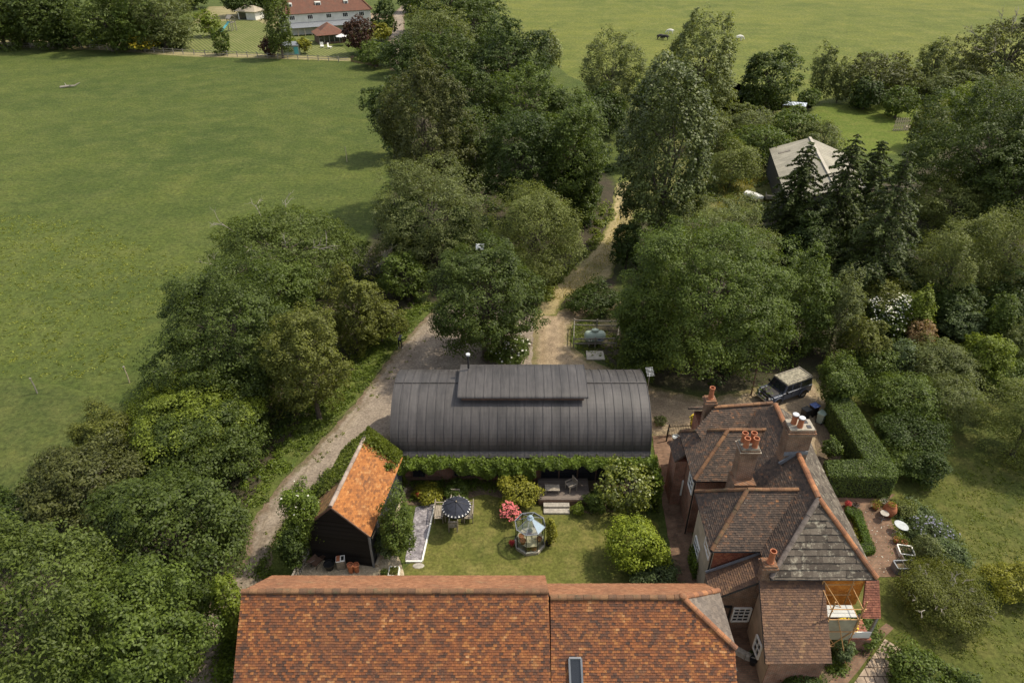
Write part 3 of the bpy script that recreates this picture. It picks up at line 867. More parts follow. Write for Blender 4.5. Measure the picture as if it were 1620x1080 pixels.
BRIGHTPANE = plain('pale_blue_pane', (.27, .35, .41), .15, .1, 4)  # opaque pale blue, lighter than the clear panes; also on the finial

def zincmat(name):
    m, nt, bs = new_mat(name)
    a = noise(nt, 1.2, 6, .7, stretch=(7, .5, .5)); b = noise(nt, .6, 5, .6)
    tc = nt.nodes.new('ShaderNodeTexCoord'); sp = nt.nodes.new('ShaderNodeSeparateXYZ'); nt.links.new(tc.outputs['Object'], sp.inputs[0])
    mu = nd(nt, 'ShaderNodeMath', operation='MULTIPLY'); mu.inputs[1].default_value = 1 / .6; nt.links.new(sp.outputs[0], mu.inputs[0])
    fl = nd(nt, 'ShaderNodeMath', operation='FLOOR'); nt.links.new(mu.outputs[0], fl.inputs[0])
    wn_ = nt.nodes.new('ShaderNodeTexWhiteNoise'); wn_.noise_dimensions = '1D'; nt.links.new(fl.outputs[0], wn_.inputs['W'])
    col = ramp(nt, a, [(.25, (.038, .034, .032)), (.6, (.070, .063, .059)), (.85, (.135, .122, .112))])
    col = mixc(nt, 1.0, col, ramp(nt, b, [(.3, .75), (.7, 1.25)]), 'MULTIPLY')
    col = mixc(nt, 1.0, col, ramp(nt, wn_.outputs[0], [(0, .86), (1, 1.14)]), 'MULTIPLY')
    nt.links.new(col, bs.inputs['Base Color'])
    bs.inputs['Metallic'].default_value = .1
    nt.links.new(ramp(nt, a, [(.3, .42), (.7, .62)]), bs.inputs['Roughness'])
    bump(nt, noise(nt, 5, 4, .6), bs, .12, .03)
    return m
ZINC = zincmat('dark_standing_seam_metal')
SEAM = plain('roof_seam', (.055, .050, .049), .5, .2)

def corrugated(name, col, axis, pitch):
    m, nt, bs = new_mat(name)
    tc = nt.nodes.new('ShaderNodeTexCoord'); sp = nt.nodes.new('ShaderNodeSeparateXYZ'); nt.links.new(tc.outputs['Object'], sp.inputs[0])
    mu = nd(nt, 'ShaderNodeMath', operation='MULTIPLY'); mu.inputs[1].default_value = 6.283 / pitch; nt.links.new(sp.outputs[axis], mu.inputs[0])
    si = nd(nt, 'ShaderNodeMath', operation='SINE'); nt.links.new(mu.outputs[0], si.inputs[0])
    n = noise(nt, .5, 6, .7)
    lo = tuple(k * .7 for k in col); hi = tuple(min(1, k * 1.2) for k in col)
    c = ramp(nt, n, [(.3, lo), (.65, hi)])
    c = mixc(nt, 1.0, c, ramp(nt, nd(nt, 'ShaderNodeMath', operation='MULTIPLY_ADD').outputs[0], [(0, 1), (1, 1)]), 'MULTIPLY')
    nt.links.new(c, bs.inputs['Base Color']); bs.inputs['Roughness'].default_value = .8
    bump(nt, si.outputs[0], bs, .8, .05)
    return m
ASBESTOS = corrugated('cement_sheet_roof', (.275, .25, .19), 1, .9)
TINROOF = corrugated('pale_metal_roof', (.50, .55, .62), 0, .5)

# ------------------------------------------------------------------ ground
G_FIELD = groundmat('field_grass', [(.078, .099, .022), (.060, .083, .018), (.102, .116, .032)], scales=(.022, .22, 2.2), bmp=.8, bd=.3, mottle=True)
G_LAWN = groundmat('garden_lawn_grass', [(.110, .112, .026), (.078, .088, .020), (.185, .160, .052)], scales=(.16, .9, 5), bmp=.4, bd=.05)
G_PARK = groundmat('mown_garden_grass', [(.082, .090, .020), (.054, .068, .015), (.135, .125, .038)], edge_col=((.07, .085, .02), (.10, .11, .03)), scales=(.10, .55, 4), bmp=.5, bd=.08)
G_ROAD = groundmat('worn_lane', [(.255, .212, .165), (.19, .155, .12), (.32, .27, .21)], edge_col=((.16, .115, .08), (.10, .105, .04)), scales=(.12, .7, 6), bmp=.35, bd=.04, rut=True)
G_GRAVEL = groundmat('sandy_gravel', [(.30, .235, .155), (.23, .175, .115), (.40, .31, .20)], edge_col=((.20, .16, .085), (.11, .11, .035)), scales=(.15, .8, 10), bmp=.35, bd=.04, rut=True)
G_TRACK = groundmat('straw_track', [(.30, .24, .12), (.20, .175, .075), (.42, .33, .18)], edge_col=((.15, .14, .045), (.09, .105, .025)), scales=(.15, .8, 6), bmp=.5, bd=.06)
G_SOIL = groundmat('leafy_soil', [(.055, .045, .030), (.045, .045, .022), (.085, .070, .045)], edge_col=((.05, .06, .02), (.08, .09, .025)), scales=(.2, 1, 7), bmp=.6, bd=.08)
G_EARTH = groundmat('bed_soil', [(.14, .10, .065), (.10, .075, .05), (.20, .15, .09)], scales=(.3, 1.4, 9), bmp=.5, bd=.05)
G_YARD = groundmat('pale_yard_gravel', [(.38, .31, .21), (.30, .25, .17), (.46, .39, .28)], scales=(.3, 1.5, 12), bmp=.4, bd=.03)
G_SLATE = groundmat('slate_chippings', [(.30, .27, .28), (.17, .155, .165), (.44, .41, .41)], scales=(1.2, 3.5, 6), bmp=1.0, bd=.08)
G_ROUGH = groundmat('rough_meadow', [(.105, .108, .032), (.075, .088, .024), (.19, .165, .065)], edge_col=((.09, .10, .028), (.07, .09, .02)), scales=(.1, .5, 3), bmp=.8, bd=.2)
G_STRIPE = groundmat('striped_lawn', [(.13, .145, .045), (.12, .135, .04), (.17, .17, .065)], scales=(.03, .2, 2), bmp=.3, stripes=(.36, R(-32)))
G_DRY = groundmat('dry_grass_path', [(.25, .215, .11), (.19, .17, .075), (.31, .26, .14)], edge_col=((.13, .13, .04), (.09, .105, .028)), scales=(.05, .3, 3), bmp=.3)

gm = MB(); S_ = 900
gm.face([(-S_, -60, 0), (S_, -60, 0), (S_, 1200, 0), (-S_, 1200, 0)])
tag(gm.build('field', G_FIELD), kind='structure')
G_MARGIN = groundmat('field_margin_grass', [(.060, .078, .020), (.075, .088, .024), (.105, .112, .034)], edge_col=((.085, .10, .026), (.06, .085, .018)), scales=(.06, .4, 2.5), bmp=.7, bd=.2, mottle=True)
ground_sheet('field_margin', [(-250, 585), (0, 597), (110, 612), (215, 645), (210, 690), (110, 790), (-250, 820)], .004, G_MARGIN, 1.0, 2)

ground_sheet('undergrowth_soil', [(330,1080),(-200,1080),(-200,900),(60,760),(210,640),(290,560),(350,440),(420,380),(560,420),(620,300),(640,260),(650,130),(680,90),(800,110),(880,150),(930,230),(985,300),(985,480),(860,490),(700,480),(600,600),(450,760),(390,890)], .004, G_SOIL, 1.2, 3)
ground_sheet('orchard_ground', [(985,180),(1060,90),(1240,160),(1300,170),(1330,240),(1300,330),(1220,350),(1180,330),(1000,340)], .004, G_ROUGH, 1.5, 4)
ground_sheet('wood_floor', [(990,480),(1000,350),(1180,340),(1240,330),(1340,300),(1430,280),(1500,230),(1640,190),(1690,560),(1560,640),(1380,600),(1290,640),(1030,620),(925,560),(905,520)], .008, G_SOIL, 1.5, 3)
ground_sheet('garden_lawn', [(1330,560),(1480,600),(1560,620),(1800,640),(1900,1300),(1160,1300),(1180,1060),(1320,960),(1330,800)], .012, G_PARK, .8, 1)
ground_sheet('lane', [(190,1120),(270,1040),(330,960),(385,885),(398,825),(440,770),(500,705),(570,628),(630,548),(690,485),(740,470),(830,490),(880,500),(890,560),(880,640),(640,690),(600,700),(560,740),(500,790),(440,850),(425,900),(410,960),(390,1030),(340,1160)], .016, G_ROAD, .4, 1.7)
ground_sheet('drive', [(845,500),(880,492),(930,482),(985,472),(992,484),(930,500),(905,515),(905,545),(925,565),(960,580),(1030,610),(1120,632),(1200,612),(1290,600),(1315,640),(1310,720),(1100,720),(1030,690),(1025,720),(880,700),(840,600)], .020, G_GRAVEL, .4, 1.9)
ground_sheet('straw_track', [(842,500),(860,465),(898,430),(938,395),(964,350),(974,290),(1002,285),(1004,340),(980,400),(968,440),(925,455),(893,475),(880,500)], .024, G_TRACK, .5, 1.2)
ground_sheet('garden_grass', [(600,940),(650,890),(675,800),(740,772),(860,786),(1000,790),(1042,830),(1060,960)], .028, G_LAWN, .5, .7)
ground_sheet('flower_bed', [(600,800),(640,745),(760,740),(1030,745),(1040,800),(930,812),(860,796),(770,782),(690,790),(660,800)], .032, G_EARTH, .5, .6, .2)
ground_sheet('brick_path', [(1032,690),(1062,688),(1085,800),(1115,930),(1225,935),(1230,1100),(1120,1100),(1080,960),(1062,880),(1045,780)], .036, BRICK_PAVE, .5, .5, .04)
ground_sheet('terrace_paving', [(1318,780),(1416,782),(1400,800),(1420,850),(1442,912),(1342,914)], .036, BRICK_PAVE, .5, .5, .05)
ground_sheet('yard', [(455,925),(480,890),(580,870),(630,880),(640,915),(640,960),(440,960)], .036, G_YARD, .4, .5, .1)
ground_sheet('bin_yard', [(1290,650),(1330,640),(1330,790),(1290,790)], .030, G_EARTH, .5, .5)
ground_sheet('herb_bed', [(1300,1090),(1300,990),(1340,970),(1400,1000),(1350,1040),(1320,1100)], .032, G_EARTH, .4, .5)
ground_sheet('slate_bed', [(641,886),(658,802),(688,797),(666,888)], .040, G_SLATE, .3, .3, .02)
ground_sheet('far_lane', [(617,112),(614,62),(622,40),(622,22),(640,5),(655,-8),(662,-2),(640,22),(640,60),(634,112)], .02, G_ROAD, 2, 1.5)
ground_sheet('far_drive', [(565,20),(622,22),(622,30),(560,34)], .016, G_GRAVEL, 2, 1.5)
ground_sheet('field_path', [(-200,62),(0,63),(130,63),(220,70),(290,82),(440,86),(560,92),(560,98),(440,94),(290,90),(160,80),(0,76),(-200,76)], .012, G_DRY, 2.5, 2.5)
ground_sheet('far_lawn', [(240,80),(300,38),(400,30),(450,52),(545,76),(560,94),(440,90)], .008, G_STRIPE, 2, 2)
ground_sheet('far_garden_lawn', [(300,40),(330,10),(440,10),(450,52)], .006, G_DRY, 2, 2)

G_MEADOW = groundmat('far_meadow_grass', [(.125, .138, .028), (.100, .120, .024), (.150, .155, .042)], scales=(.02, .2, 1.6), bmp=.6, bd=.25, mottle=True)
ground_sheet('far_meadow', [(745, -70), (2000, -70), (2000, 130), (1500, 120), (1300, 170), (1050, 190), (900, 120), (800, 40)], .004, G_MEADOW, 6, 3, .5)
G_PADDOCK = groundmat('paddock_grass', [(.105, .135, .020), (.085, .115, .018), (.14, .15, .034)], edge_col=((.085, .10, .026), (.07, .09, .02)), scales=(.06, .4, 2.5), bmp=.6, bd=.15)
ground_sheet('paddock', [(1275, 176), (1300, 160), (1400, 150), (1470, 175), (1455, 215), (1430, 245), (1330, 245)], .010, G_PADDOCK, 1.5, 3)

G_VERGE = groundmat('verge_grass', [(.090, .112, .024), (.066, .092, .019), (.125, .135, .036)], edge_col=((.08, .10, .024), (.10, .11, .03)), scales=(.1, .6, 3.5), bmp=.7, bd=.12)
ground_sheet('verge', [(395, 835), (440, 768), (500, 702), (570, 626), (632, 545), (692, 482), (672, 474), (620, 505), (570, 575), (500, 645), (440, 715), (395, 790)], .012, G_VERGE, .6, 1.2)

# ------------------------------------------------------------------ long barn in front with the red tile roof
def brick_box(M, x0, x1, y0, y1, z0, z1): M.box(((x0+x1)/2, (y0+y1)/2, (z0+z1)/2), (x1-x0, y1-y0, z1-z0))

fb = thing('barn', 'long barn in the foreground under a mottled orange and brown clay tile roof', 'barn', (-5.5, 20.8, 0))
M = MB(); brick_box(M, -12.7, 1.7, 17.5, 24.1, 0, 2.9)
M.face([(-12.7, 17.5, 2.9), (-12.7, 24.1, 2.9), (-12.7, 20.8, 6.1)]); M.face([(1.7, 24.1, 2.9), (1.7, 17.5, 2.9), (1.7, 20.8, 6.1)])
M.build('wall', BRICK_OLD, fb)
RYL, RZL = 20.98, 6.55
EYF, EYN = 24.6, 17.05
M = MB()
M.slab([(-13.15, RYL, RZL - .03), (1.78, RYL, RZL - .03), (1.86, EYF, 2.97), (-13.45, EYF, 2.97)], .12)
M.slab([(-13.15, RYL, RZL - .03), (1.78, RYL, RZL - .03), (1.86, EYN, 2.47), (-13.3, EYN, 2.47)], .12)
M.build('roof_base', SOLDIER, fb)
M = MB(); slope(M, [(-13.15, RYL, RZL), (1.78, RYL, RZL), (1.86, EYN, 2.5), (-13.3, EYN, 2.5)], seed=3)
M.build('roof', TILE_BARN, fb)
M = MB(); slope(M, [(-13.15, RYL, RZL), (1.78, RYL, RZL), (1.86, EYF, 3.0), (-13.45, EYF, 3.0)], seed=4)
M.build('far_roof', TILE_FAR, fb)
M = MB(); ridge(M, (-13.15, RYL, RZL + .02), (1.78, RYL, RZL + .02), .15, .4, 4); M.build('ridge_tiles', RIDGE_DARK, fb)

rb = thing('barn', 'lower barn range with half hipped end and skylight, beside the house courtyard', 'barn', (6.2, 20.8, 0))
RYR, RZR = 20.85, 6.25
EX = 10.72
hz = 4.6
ax = 8.3
M = MB(); brick_box(M, 1.72, 10.4, 17.5, 23.6, 0, 2.9)
M.face([(10.4, 17.5, 2.9), (10.4, 23.6, 2.9), (10.4, 22.3, 4.45), (10.4, 19.4, 4.45)][::1])
M.build('wall', BRICK_OLD, rb)
def zR(y): return RZR - (abs(y - RYR)) * (RZR - 2.9) / 3.3
yN = RYR + (RZR - hz) * 3.3 / (RZR - 2.9); yS = RYR - (RZR - hz) * 3.3 / (RZR - 2.9)
sN = [(1.87, RYR, RZR), (ax, RYR, RZR), (EX, yN, hz), (EX, RYR + 3.3, 2.9), (1.87, RYR + 3.3, 2.9)]
sS = [(1.87, RYR, RZR), (ax, RYR, RZR), (EX, yS, hz), (EX, RYR - 3.75, zR(RYR - 3.75)), (1.87, RYR - 3.75, zR(RYR - 3.75))]
M = MB()
for s_ in (sN, sS, [(ax, RYR, RZR), (EX, yN, hz), (EX, yS, hz)]): M.slab([Vector(p) - Vector((0, 0, .03)) for p in s_], .12)
M.build('roof_base', SOLDIER, rb)
M = MB(); slope(M, sS, seed=8); M.build('roof', TILE_BARN, rb)
M = MB(); slope(M, sN, seed=9); M.build('far_roof', TILE_FAR, rb)
M = MB(); slope(M, [(ax, RYR, RZR), (EX, yN, hz), (EX, yS, hz)], seed=10, w=.3, g=.2); M.build('half_hip', tilemat('grey_hip_slates', [(0, (.12, .10, .085)), (1, (.215, .175, .14))]), rb)
M = MB(); ridge(M, (1.87, RYR, RZR + .02), (ax, RYR, RZR + .02), .15, .4, 5); M.build('ridge_tiles', RIDGE_DARK, rb)
M = MB(); ridge(M, (ax, RYR, RZR + .03), (EX + .05, yS - .02, hz + .02), .15, .4, 6); ridge(M, (ax, RYR, RZR + .03), (EX + .05, yN + .02, hz + .02), .15, .4, 7)
M.blob((ax, RYR, RZR + .12), (.2, .2, .15), 10, 6); M.build('hip_tiles', RIDGE_MAT, rb)
# skylight
dS = Vector((0, -1, -(RZR - 2.9) / 3.3)).normalized(); nS = Vector((0, -dS.z, dS.y)) * -1
if nS.z < 0: nS = -nS
def onS(px, py):
    z = 4.0
    for _ in range(40):
        p = ap(px, py, z); z = .5 * z + .5 * zR(p.y)
    return ap(px, py, z)
q = [onS(900, 1040), onS(919, 1040), onS(921, 1082), onS(902, 1082)]
q = [p + nS * .1 for p in q]
M = MB()
for a, b in zip(q, q[1:] + q[:1]): M.bar(a, b, .09, .12)
M.build('skylight_frame', LEAD, rb)
M = MB(); M.slab([p - nS * .02 for p in q], .03); M.build('skylight_pane', GLASS, rb)
M = MB(); M.slab([onS(866, 936) + nS * .02, onS(872, 936) + nS * .02, onS(874, 1085) + nS * .02, onS(869, 1085) + nS * .02], .02)

# ------------------------------------------------------------------ barrel roofed barn
bz = thing('barn', 'curved roof barn with dark standing seam metal and a raised clerestory', 'barn', (.6, 38.6, 0))
BX0, BX1 = -8.25, 9.45
YC, HW, ZE, RZ_ = 38.62, 3.86, 3.0, 3.0
def arc(a, dy=0, dz=0): return (YC - HW * math.cos(a) + dy, ZE + RZ_ * math.sin(a) + dz)
NA = 36
M = MB(); b0 = len(M.v)
pr_o = [arc(math.pi * i / NA) for i in range(NA + 1)]
pr_o = [(pr_o[0][0] - .22, ZE - .28)] + pr_o + [(pr_o[-1][0] + .22, ZE - .28)]
for k in range(len(pr_o) - 1):
    (y0, z0), (y1, z1) = pr_o[k], pr_o[k + 1]
    M.face([(BX0, y0, z0), (BX1, y0, z0), (BX1, y1, z1), (BX0, y1, z1)])
    M.face([(BX0, y1, z1 - .12), (BX1, y1, z1 - .12), (BX1, y0, z0 - .12), (BX0, y0, z0 - .12)])
    for x, f in ((BX0, 1), (BX1, -1)):
        M.face([(x, y0, z0 - .12), (x, y0, z0), (x, y1, z1), (x, y1, z1 - .12)][::f])
M.build('roof', ZINC, bz, smooth=False)
ns = 29
for i in range(ns + 1):
    x = BX0 + (BX1 - BX0) * i / ns
    M = MB()
    for k in range(len(pr_o) - 1):
        (y0, z0), (y1, z1) = pr_o[k], pr_o[k + 1]
        M.bar((x, y0, z0 + .012), (x, y1, z1 + .012), .035, .06)
    M.build('roof_seam', SEAM, bz)
for x0, x1 in ((BX0, -3.8), (5.3, BX1)):
    M = MB(); M.tube([(x0, YC - .1, ZE + RZ_ + .03), (x1, YC - .1, ZE + RZ_ + .03)], .055, 8); M.build('ridge_roll', ZINC, bz)
M = MB()
M.tube([(BX0, YC - HW - .3, ZE - .3), (BX1, YC - HW - .3, ZE - .3)], .06, 8)
M.split('gutter', GUTTER, bz)
# walls
M = MB()
M.box(((BX0+BX1)/2, YC, 1.35), (BX1-BX0-.7, HW*2-.5, 2.7))
for x, f in ((BX0 + .36, -1), (BX1 - .36, 1)):
    pts = [(x, *arc(math.pi * i / 18)) for i in range(19)]
    pts = [(x, YC + (p[1] - YC) * .93, ZE + (p[2] - ZE) * .94 - .1) for p in pts]
    M.face(pts[::f])
M.build('wall', BRICK, bz)
M = MB(); FY = YC - HW + .25 - .03
for c__, s__ in (((4.6, FY - .02, 1.25), (5.2, .05, 2.3)), ((-2.4, FY - .02, 1.3), (3.4, .05, 1.6)), ((-6.55, FY - .02, 1.25), (.95, .05, 1.7))): M = MB(); M.box(c__, s__); M.build('window', GLASS, bz)
M = MB()
for x in (2.0, 3.3, 4.6, 5.9, 7.2): M.box((x, FY - .055, 1.25), (.09, .06, 2.3))
for x in (-4.1, -2.4, -.7): M.box((x, FY - .055, 1.3), (.09, .06, 1.6))
for x in (-7.03, -6.07): M.box((x, FY - .055, 1.25), (.09, .06, 1.7))
M.box((-2.4, FY - .08, .47), (3.6, .14, .07)); M.box((-6.3, FY - .12, .38), (2.6, .3, .09))
M.split('window_frame', BROWNWOOD, bz)
# clerestory
DX0, DX1 = -3.72, 5.2
dye, dze = 37.0, 6.05
M = MB(); M.box(((DX0+DX1)/2, 38.6, 5.75), (DX1-DX0-.5, 3.3, .9)); M.build('clerestory_wall', BROWNWOOD, bz)
M = MB(); M.box(((DX0+DX1)/2, 36.94, 6.02), (DX1-DX0-.9, .03, .15)); M.build('clerestory_window', GLASS, bz)
M = MB()
for i in range(11):
    M = MB(); M.box((DX0 + .45 + i * (DX1 - DX0 - .9) / 10, 36.90, 6.02), (.07, .06, .2)); M.build('clerestory_bracket', PALEWOOD, bz)
M = MB()
dc = [(38.55 - 1.95 * math.cos(math.pi * (.03 + .94 * i / 20)), 6.14 + .36 * math.sin(math.pi * (.03 + .94 * i / 20))) for i in range(21)]
for k in range(20):
    (y0, z0), (y1, z1) = dc[k], dc[k + 1]
    M.face([(DX0, y0, z0), (DX1, y0, z0), (DX1, y1, z1), (DX0, y1, z1)])
    M.face([(DX0, y1, z1 - .07), (DX1, y1, z1 - .07), (DX1, y0, z0 - .07), (DX0, y0, z0 - .07)])
    for x, f in ((DX0, 1), (DX1, -1)): M.face([(x, y0, z0 - .07), (x, y0, z0), (x, y1, z1), (x, y1, z1 - .07)][::f])
M.face([(DX0 + .1, y, z - .05) for y, z in dc]); M.face([(DX1 - .1, y, z - .05) for y, z in dc][::-1])
M.build('clerestory_roof', ZINC, bz)
M = MB()
for i in range(16):
    x = DX0 + .02 + (DX1 - DX0 - .04) * i / 15
    M = MB()
    for k in range(20): M.bar((x, dc[k][0], dc[k][1] + .01), (x, dc[k+1][0], dc[k+1][1] + .01), .03, .05)
    M.build('clerestory_seam', SEAM, bz)
# steel flue and aerial
p = ap(741, 577, 6.9)
fl = thing('flue', 'thin black stove flue with a pale cowl rising from the curved roof', 'flue', (p.x, p.y, 6.7))
M = MB(); M.tube([(p.x, p.y, 6.6), (p.x, p.y, 7.7)], .075, 10); M.build('pipe', DARKMETAL, fl)
M = MB(); M.lathe([(.001, 7.86), (.15, 7.84), (.15, 7.72), (.06, 7.68)], (p.x, p.y, 0), 12); M.split('cowl', COWL, fl)
p = ap(1026, 604, 4.6)
ae = thing('aerial', 'pale television aerial on a mast at the right end of the curved barn', 'aerial', (p.x, p.y, 3))
M = MB(); M.tube([(p.x, p.y, 3.2), (p.x, p.y, 5.6)], .028, 6); M.build('mast', STEEL, ae)
M = MB(); M.tube([(p.x - .1, p.y - .45, 5.42), (p.x + .1, p.y + .45, 5.52)], .02, 5)
for i in range(7):
    yy = p.y - .42 + i * .14
    M.tube([(p.x - .27, yy, 5.45 + i * .02), (p.x + .27, yy + .04, 5.48 + i * .02)], .016, 5)
M.build('antenna', COWL, ae)

# ------------------------------------------------------------------ black boarded shed with the orange roof
sd_ = thing('shed', 'black weatherboarded shed with a bright orange tiled roof half under ivy', 'shed', (-10.1, 30.9, 0))
A_ = Vector((-10.53, 27.72, 5.15)); B_ = Vector((-9.52, 34.5, 5.15))
ax_ = (B_ - A_).normalized(); sx_ = Vector((ax_.y, -ax_.x, 0))
hw = 2.12; drop = 2.2
E0, E1 = A_ + sx_ * hw - Vector((0, 0, drop)), B_ + sx_ * hw - Vector((0, 0, drop))
W0, W1 = A_ - sx_ * hw - Vector((0, 0, drop)), B_ - sx_ * hw - Vector((0, 0, drop))
M = MB()
M.slab([A_, B_, E1, E0], .1); M.slab([A_, B_, W1, W0], .1); M.build('roof_base', SOLDIER, sd_)
M = MB(); slope(M, [A_ + Vector((0, 0, .03)), B_ + Vector((0, 0, .03)), E1 + Vector((0, 0, .03)), E0 + Vector((0, 0, .03))], seed=12); M.build('roof', TILE_SHED, sd_)
M = MB(); slope(M, [A_ + Vector((0, 0, .03)), B_ + Vector((0, 0, .03)), W1 + Vector((0, 0, .03)), W0 + Vector((0, 0, .03))], seed=13); M.build('mossy_roof', tilemat('mossy_tiles', [(0, (.10, .06, .03)), (.6, (.2, .11, .05)), (1, (.3, .17, .07))], patch=(.09, .09, .03), patch_at=.5), sd_)
M = MB(); ridge(M, A_ + Vector((0, 0, .05)), B_ + Vector((0, 0, .05)), .13, .4, 9); M.build('ridge_tiles', tilemat('pale_ridge_tiles', [(0, (.24, .18, .14)), (1, (.40, .32, .26))]), sd_)
i_ = .14
a0 = A_ + ax_ * i_; e0 = E0 + ax_ * i_ - sx_ * .16; w0 = W0 + ax_ * i_ + sx_ * .16
a1 = B_ - ax_ * i_; e1 = E1 - ax_ * i_ - sx_ * .16; w1 = W1 - ax_ * i_ + sx_ * .16
dn = Vector((0, 0, 1))
def g0(p): return Vector((p.x, p.y, .05))
lo = Vector((0, 0, -.12))
M = MB(); M.face([g0(w0), g0(e0), e0 + lo, a0 + lo, w0 + lo]); M.face([g0(e1), g0(w1), w1 + lo, a1 + lo, e1 + lo]); M.face([g0(w1), g0(w0), w0 + lo, w1 + lo]); M.build('wall', BLACKBOARD, sd_)
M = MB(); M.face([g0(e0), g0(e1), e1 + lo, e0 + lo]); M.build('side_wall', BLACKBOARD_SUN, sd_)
M = MB(); M.bar(g0(e0) + Vector((.03, -.03, 0)), e0 + lo + Vector((.03, -.03, 0)), .12, .12); M.build('corner_post', LEAD, sd_)
M = MB(); M.bar(A_ - ax_ * .02 - Vector((0, 0, .03)), E0 - ax_ * .02, .05, .1); M.bar(A_ - ax_ * .02 - Vector((0, 0, .03)), W0 - ax_ * .02, .05, .1); M.split('bargeboard', BROWNWOOD, sd_)
M = MB(); M.bar(g0(e0) + sx_ * .2 + Vector((0, 0, .1)), g0(e1) + sx_ * .2 + Vector((0, 0, .1)), .16, .25); M.build('plinth', PALEWOOD, sd_)
M = MB(); M.bar(e0.lerp(e1, .05) + sx_ * .05 - Vector((0, 0, .7)), e0.lerp(e1, .14) + sx_ * .05 - Vector((0, 0, .7)), .05, .09); M.build('ledge', PALEWOOD, sd_)

# ------------------------------------------------------------------ the house
hs = thing('house', 'rambling brick house with brown tile and stone slab roofs and tall chimneys', 'house', (15, 28, 0))
ZE_ = 5.0
AP = Vector((16.3, 25.65, 8.0)); NP = Vector((16.55, 33.6, 8.0))
SWc = Vector((13.5, 22.9, 5.0)); SEc = Vector((19.05, 22.9, 5.0))
NEc = Vector((19.45, 35.6, 5.0)); NWc = Vector((13.9, 35.6, 5.0))
M = MB()
def under(pts, t=.1): M.slab([Vector(p) - Vector((0, 0, .03)) for p in pts], t)
main_w = [AP, NP, NWc, SWc]
W1A, W1E = Vector((13.4, 32.25, 7.05)), Vector((15.9, 32.25, 7.05)); W1N, W1S = Vector((11.15, 34.5, 5.0)), Vector((11.1, 30.0, 5.0))
W2A, W2E = Vector((12.98, 26.87, 7.4)), Vector((15.8, 26.87, 7.4)); W2N, W2S = Vector((10.95, 29.05, 5.0)), Vector((10.85, 24.7, 5.0))
W0A = Vector((12.95, 34.15, 7.3)); W0E = Vector((16.85, 34.6, 7.3))
W1Ne, W1Se = Vector((14.4, 34.5, 5.0)), Vector((14.0, 30.0, 5.0))
W2Ne, W2Se = Vector((14.0, 29.05, 5.0)), Vector((13.6, 24.7, 5.0))
roofs = dict(
 main_w=[AP, NP, NWc, SWc], main_e=[AP, NP, NEc, SEc], main_s=[AP, SWc, SEc], main_n=[NP, NWc, NEc],
 w1_w=[W1A, W1N, W1S], w1_s=[W1A, W1E, W1Se, W1S], w1_n=[W1A, W1E, W1Ne, W1N],
 w2_w=[W2A, W2N, W2S], w2_s=[W2A, W2E, W2Se, W2S], w2_n=[W2A, W2E, W2Ne, W2N])
# far wing: ridge and its south slope, west hip
W0SW = ap(1100, 680, 6.35)
_d0 = (W0E - W0A).normalized(); _n0 = Vector((_d0.y, -_d0.x, 0))
_k = (W0SW - W0A).dot(_n0) / (W0A.z - W0SW.z)
W0B = W0A + _n0 * _k * 2.3 - Vector((0, 0, 2.3)) - _d0 * .5
roofs['w0_s'] = [W0A, W0E, W0E + _n0 * _k * 2.3 - Vector((0, 0, 2.3)) + _d0 * .6, W0B, W0SW]
roofs['w0_n'] = [W0A, W0E, Vector((17.4, 37.0, 5)), Vector((12.2, 37.0, 5))]
for k, p in roofs.items(): under(p)
M.build('roof_base', SOLDIER, hs)
M = MB()
for j, k in enumerate(('main_w', 'w1_w', 'w1_s', 'w1_n', 'w2_w', 'w2_s', 'w2_n', 'w0_s', 'w0_n', 'main_n')): slope(M, roofs[k], seed=20 + j)
M.build('roof', TILE_HOUSE, hs)
M = MB(); slope(M, roofs['main_e'], seed=40, w=.55, g=.36, lift=.05, th=.04, jit=.02); slope(M, roofs['main_s'], seed=41, w=.58, g=.36, lift=.06, th=.05, jit=.03)
M.build('slab_roof', STONE_SLAB, hs)
up = Vector((0, 0, .05))
for a, b, s_ in ((W1A, W1N, 1), (W1A, W1S, 2), (W1A, W1E, 3), (W2A, W2N, 4), (W2A, W2S, 5), (W2A, W2E, 6), (W0A, W0E, 7)): 
    M = MB(); ridge(M, a + up, b + up, .12, .4, s_); M.build('ridge_tiles', RIDGE_DARK, hs)
for b_, s_ in ((NP, 11), (SEc, 12)): M = MB(); ridge(M, AP + up, b_ + up, .16, .43, s_); M.build('orange_ridge', RIDGE_MAT, hs)
M = MB(); ridge(M, AP + up, SWc + up, .14, .5, 13); M.build('hip_capping', plain('mortar_hip', (.15, .12, .10), .9, .4, 4), hs)
# walls
M = MB()
M.prism([(13.8, 23.25), (18.7, 23.25), (18.9, 35.2), (13.9, 35.2)], 0, 4.95)
M.prism([(11.4, 30.3), (14.2, 30.3), (14.2, 34.2), (11.45, 34.2)], 0, 4.94)
M.prism([(12.6, 34.0), (17.0, 34.3), (17.0, 36.7), (12.6, 36.7)], 0, 4.93)
M.build('wall', BRICK, hs)
M = MB(); M.prism([(11.15, 25.0), (14.0, 25.0), (14.0, 28.75), (11.25, 28.75)], 0, 4.96); M.build('rendered_wall', RENDER_WALL, hs)
# hung tiles on the south faces
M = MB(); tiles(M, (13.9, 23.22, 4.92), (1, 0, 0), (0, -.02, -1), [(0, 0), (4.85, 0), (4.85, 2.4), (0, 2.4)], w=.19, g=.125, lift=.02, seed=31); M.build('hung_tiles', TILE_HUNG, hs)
M = MB(); tiles(M, (11.15, 24.97, 4.92), (1, 0, 0), (0, -.02, -1), [(0, 0), (2.7, 0), (2.7, 1.5), (0, 2.4)], w=.19, g=.125, lift=.02, seed=32); M.build('dark_hung_tiles', TILE_HUNG_DARK, hs)
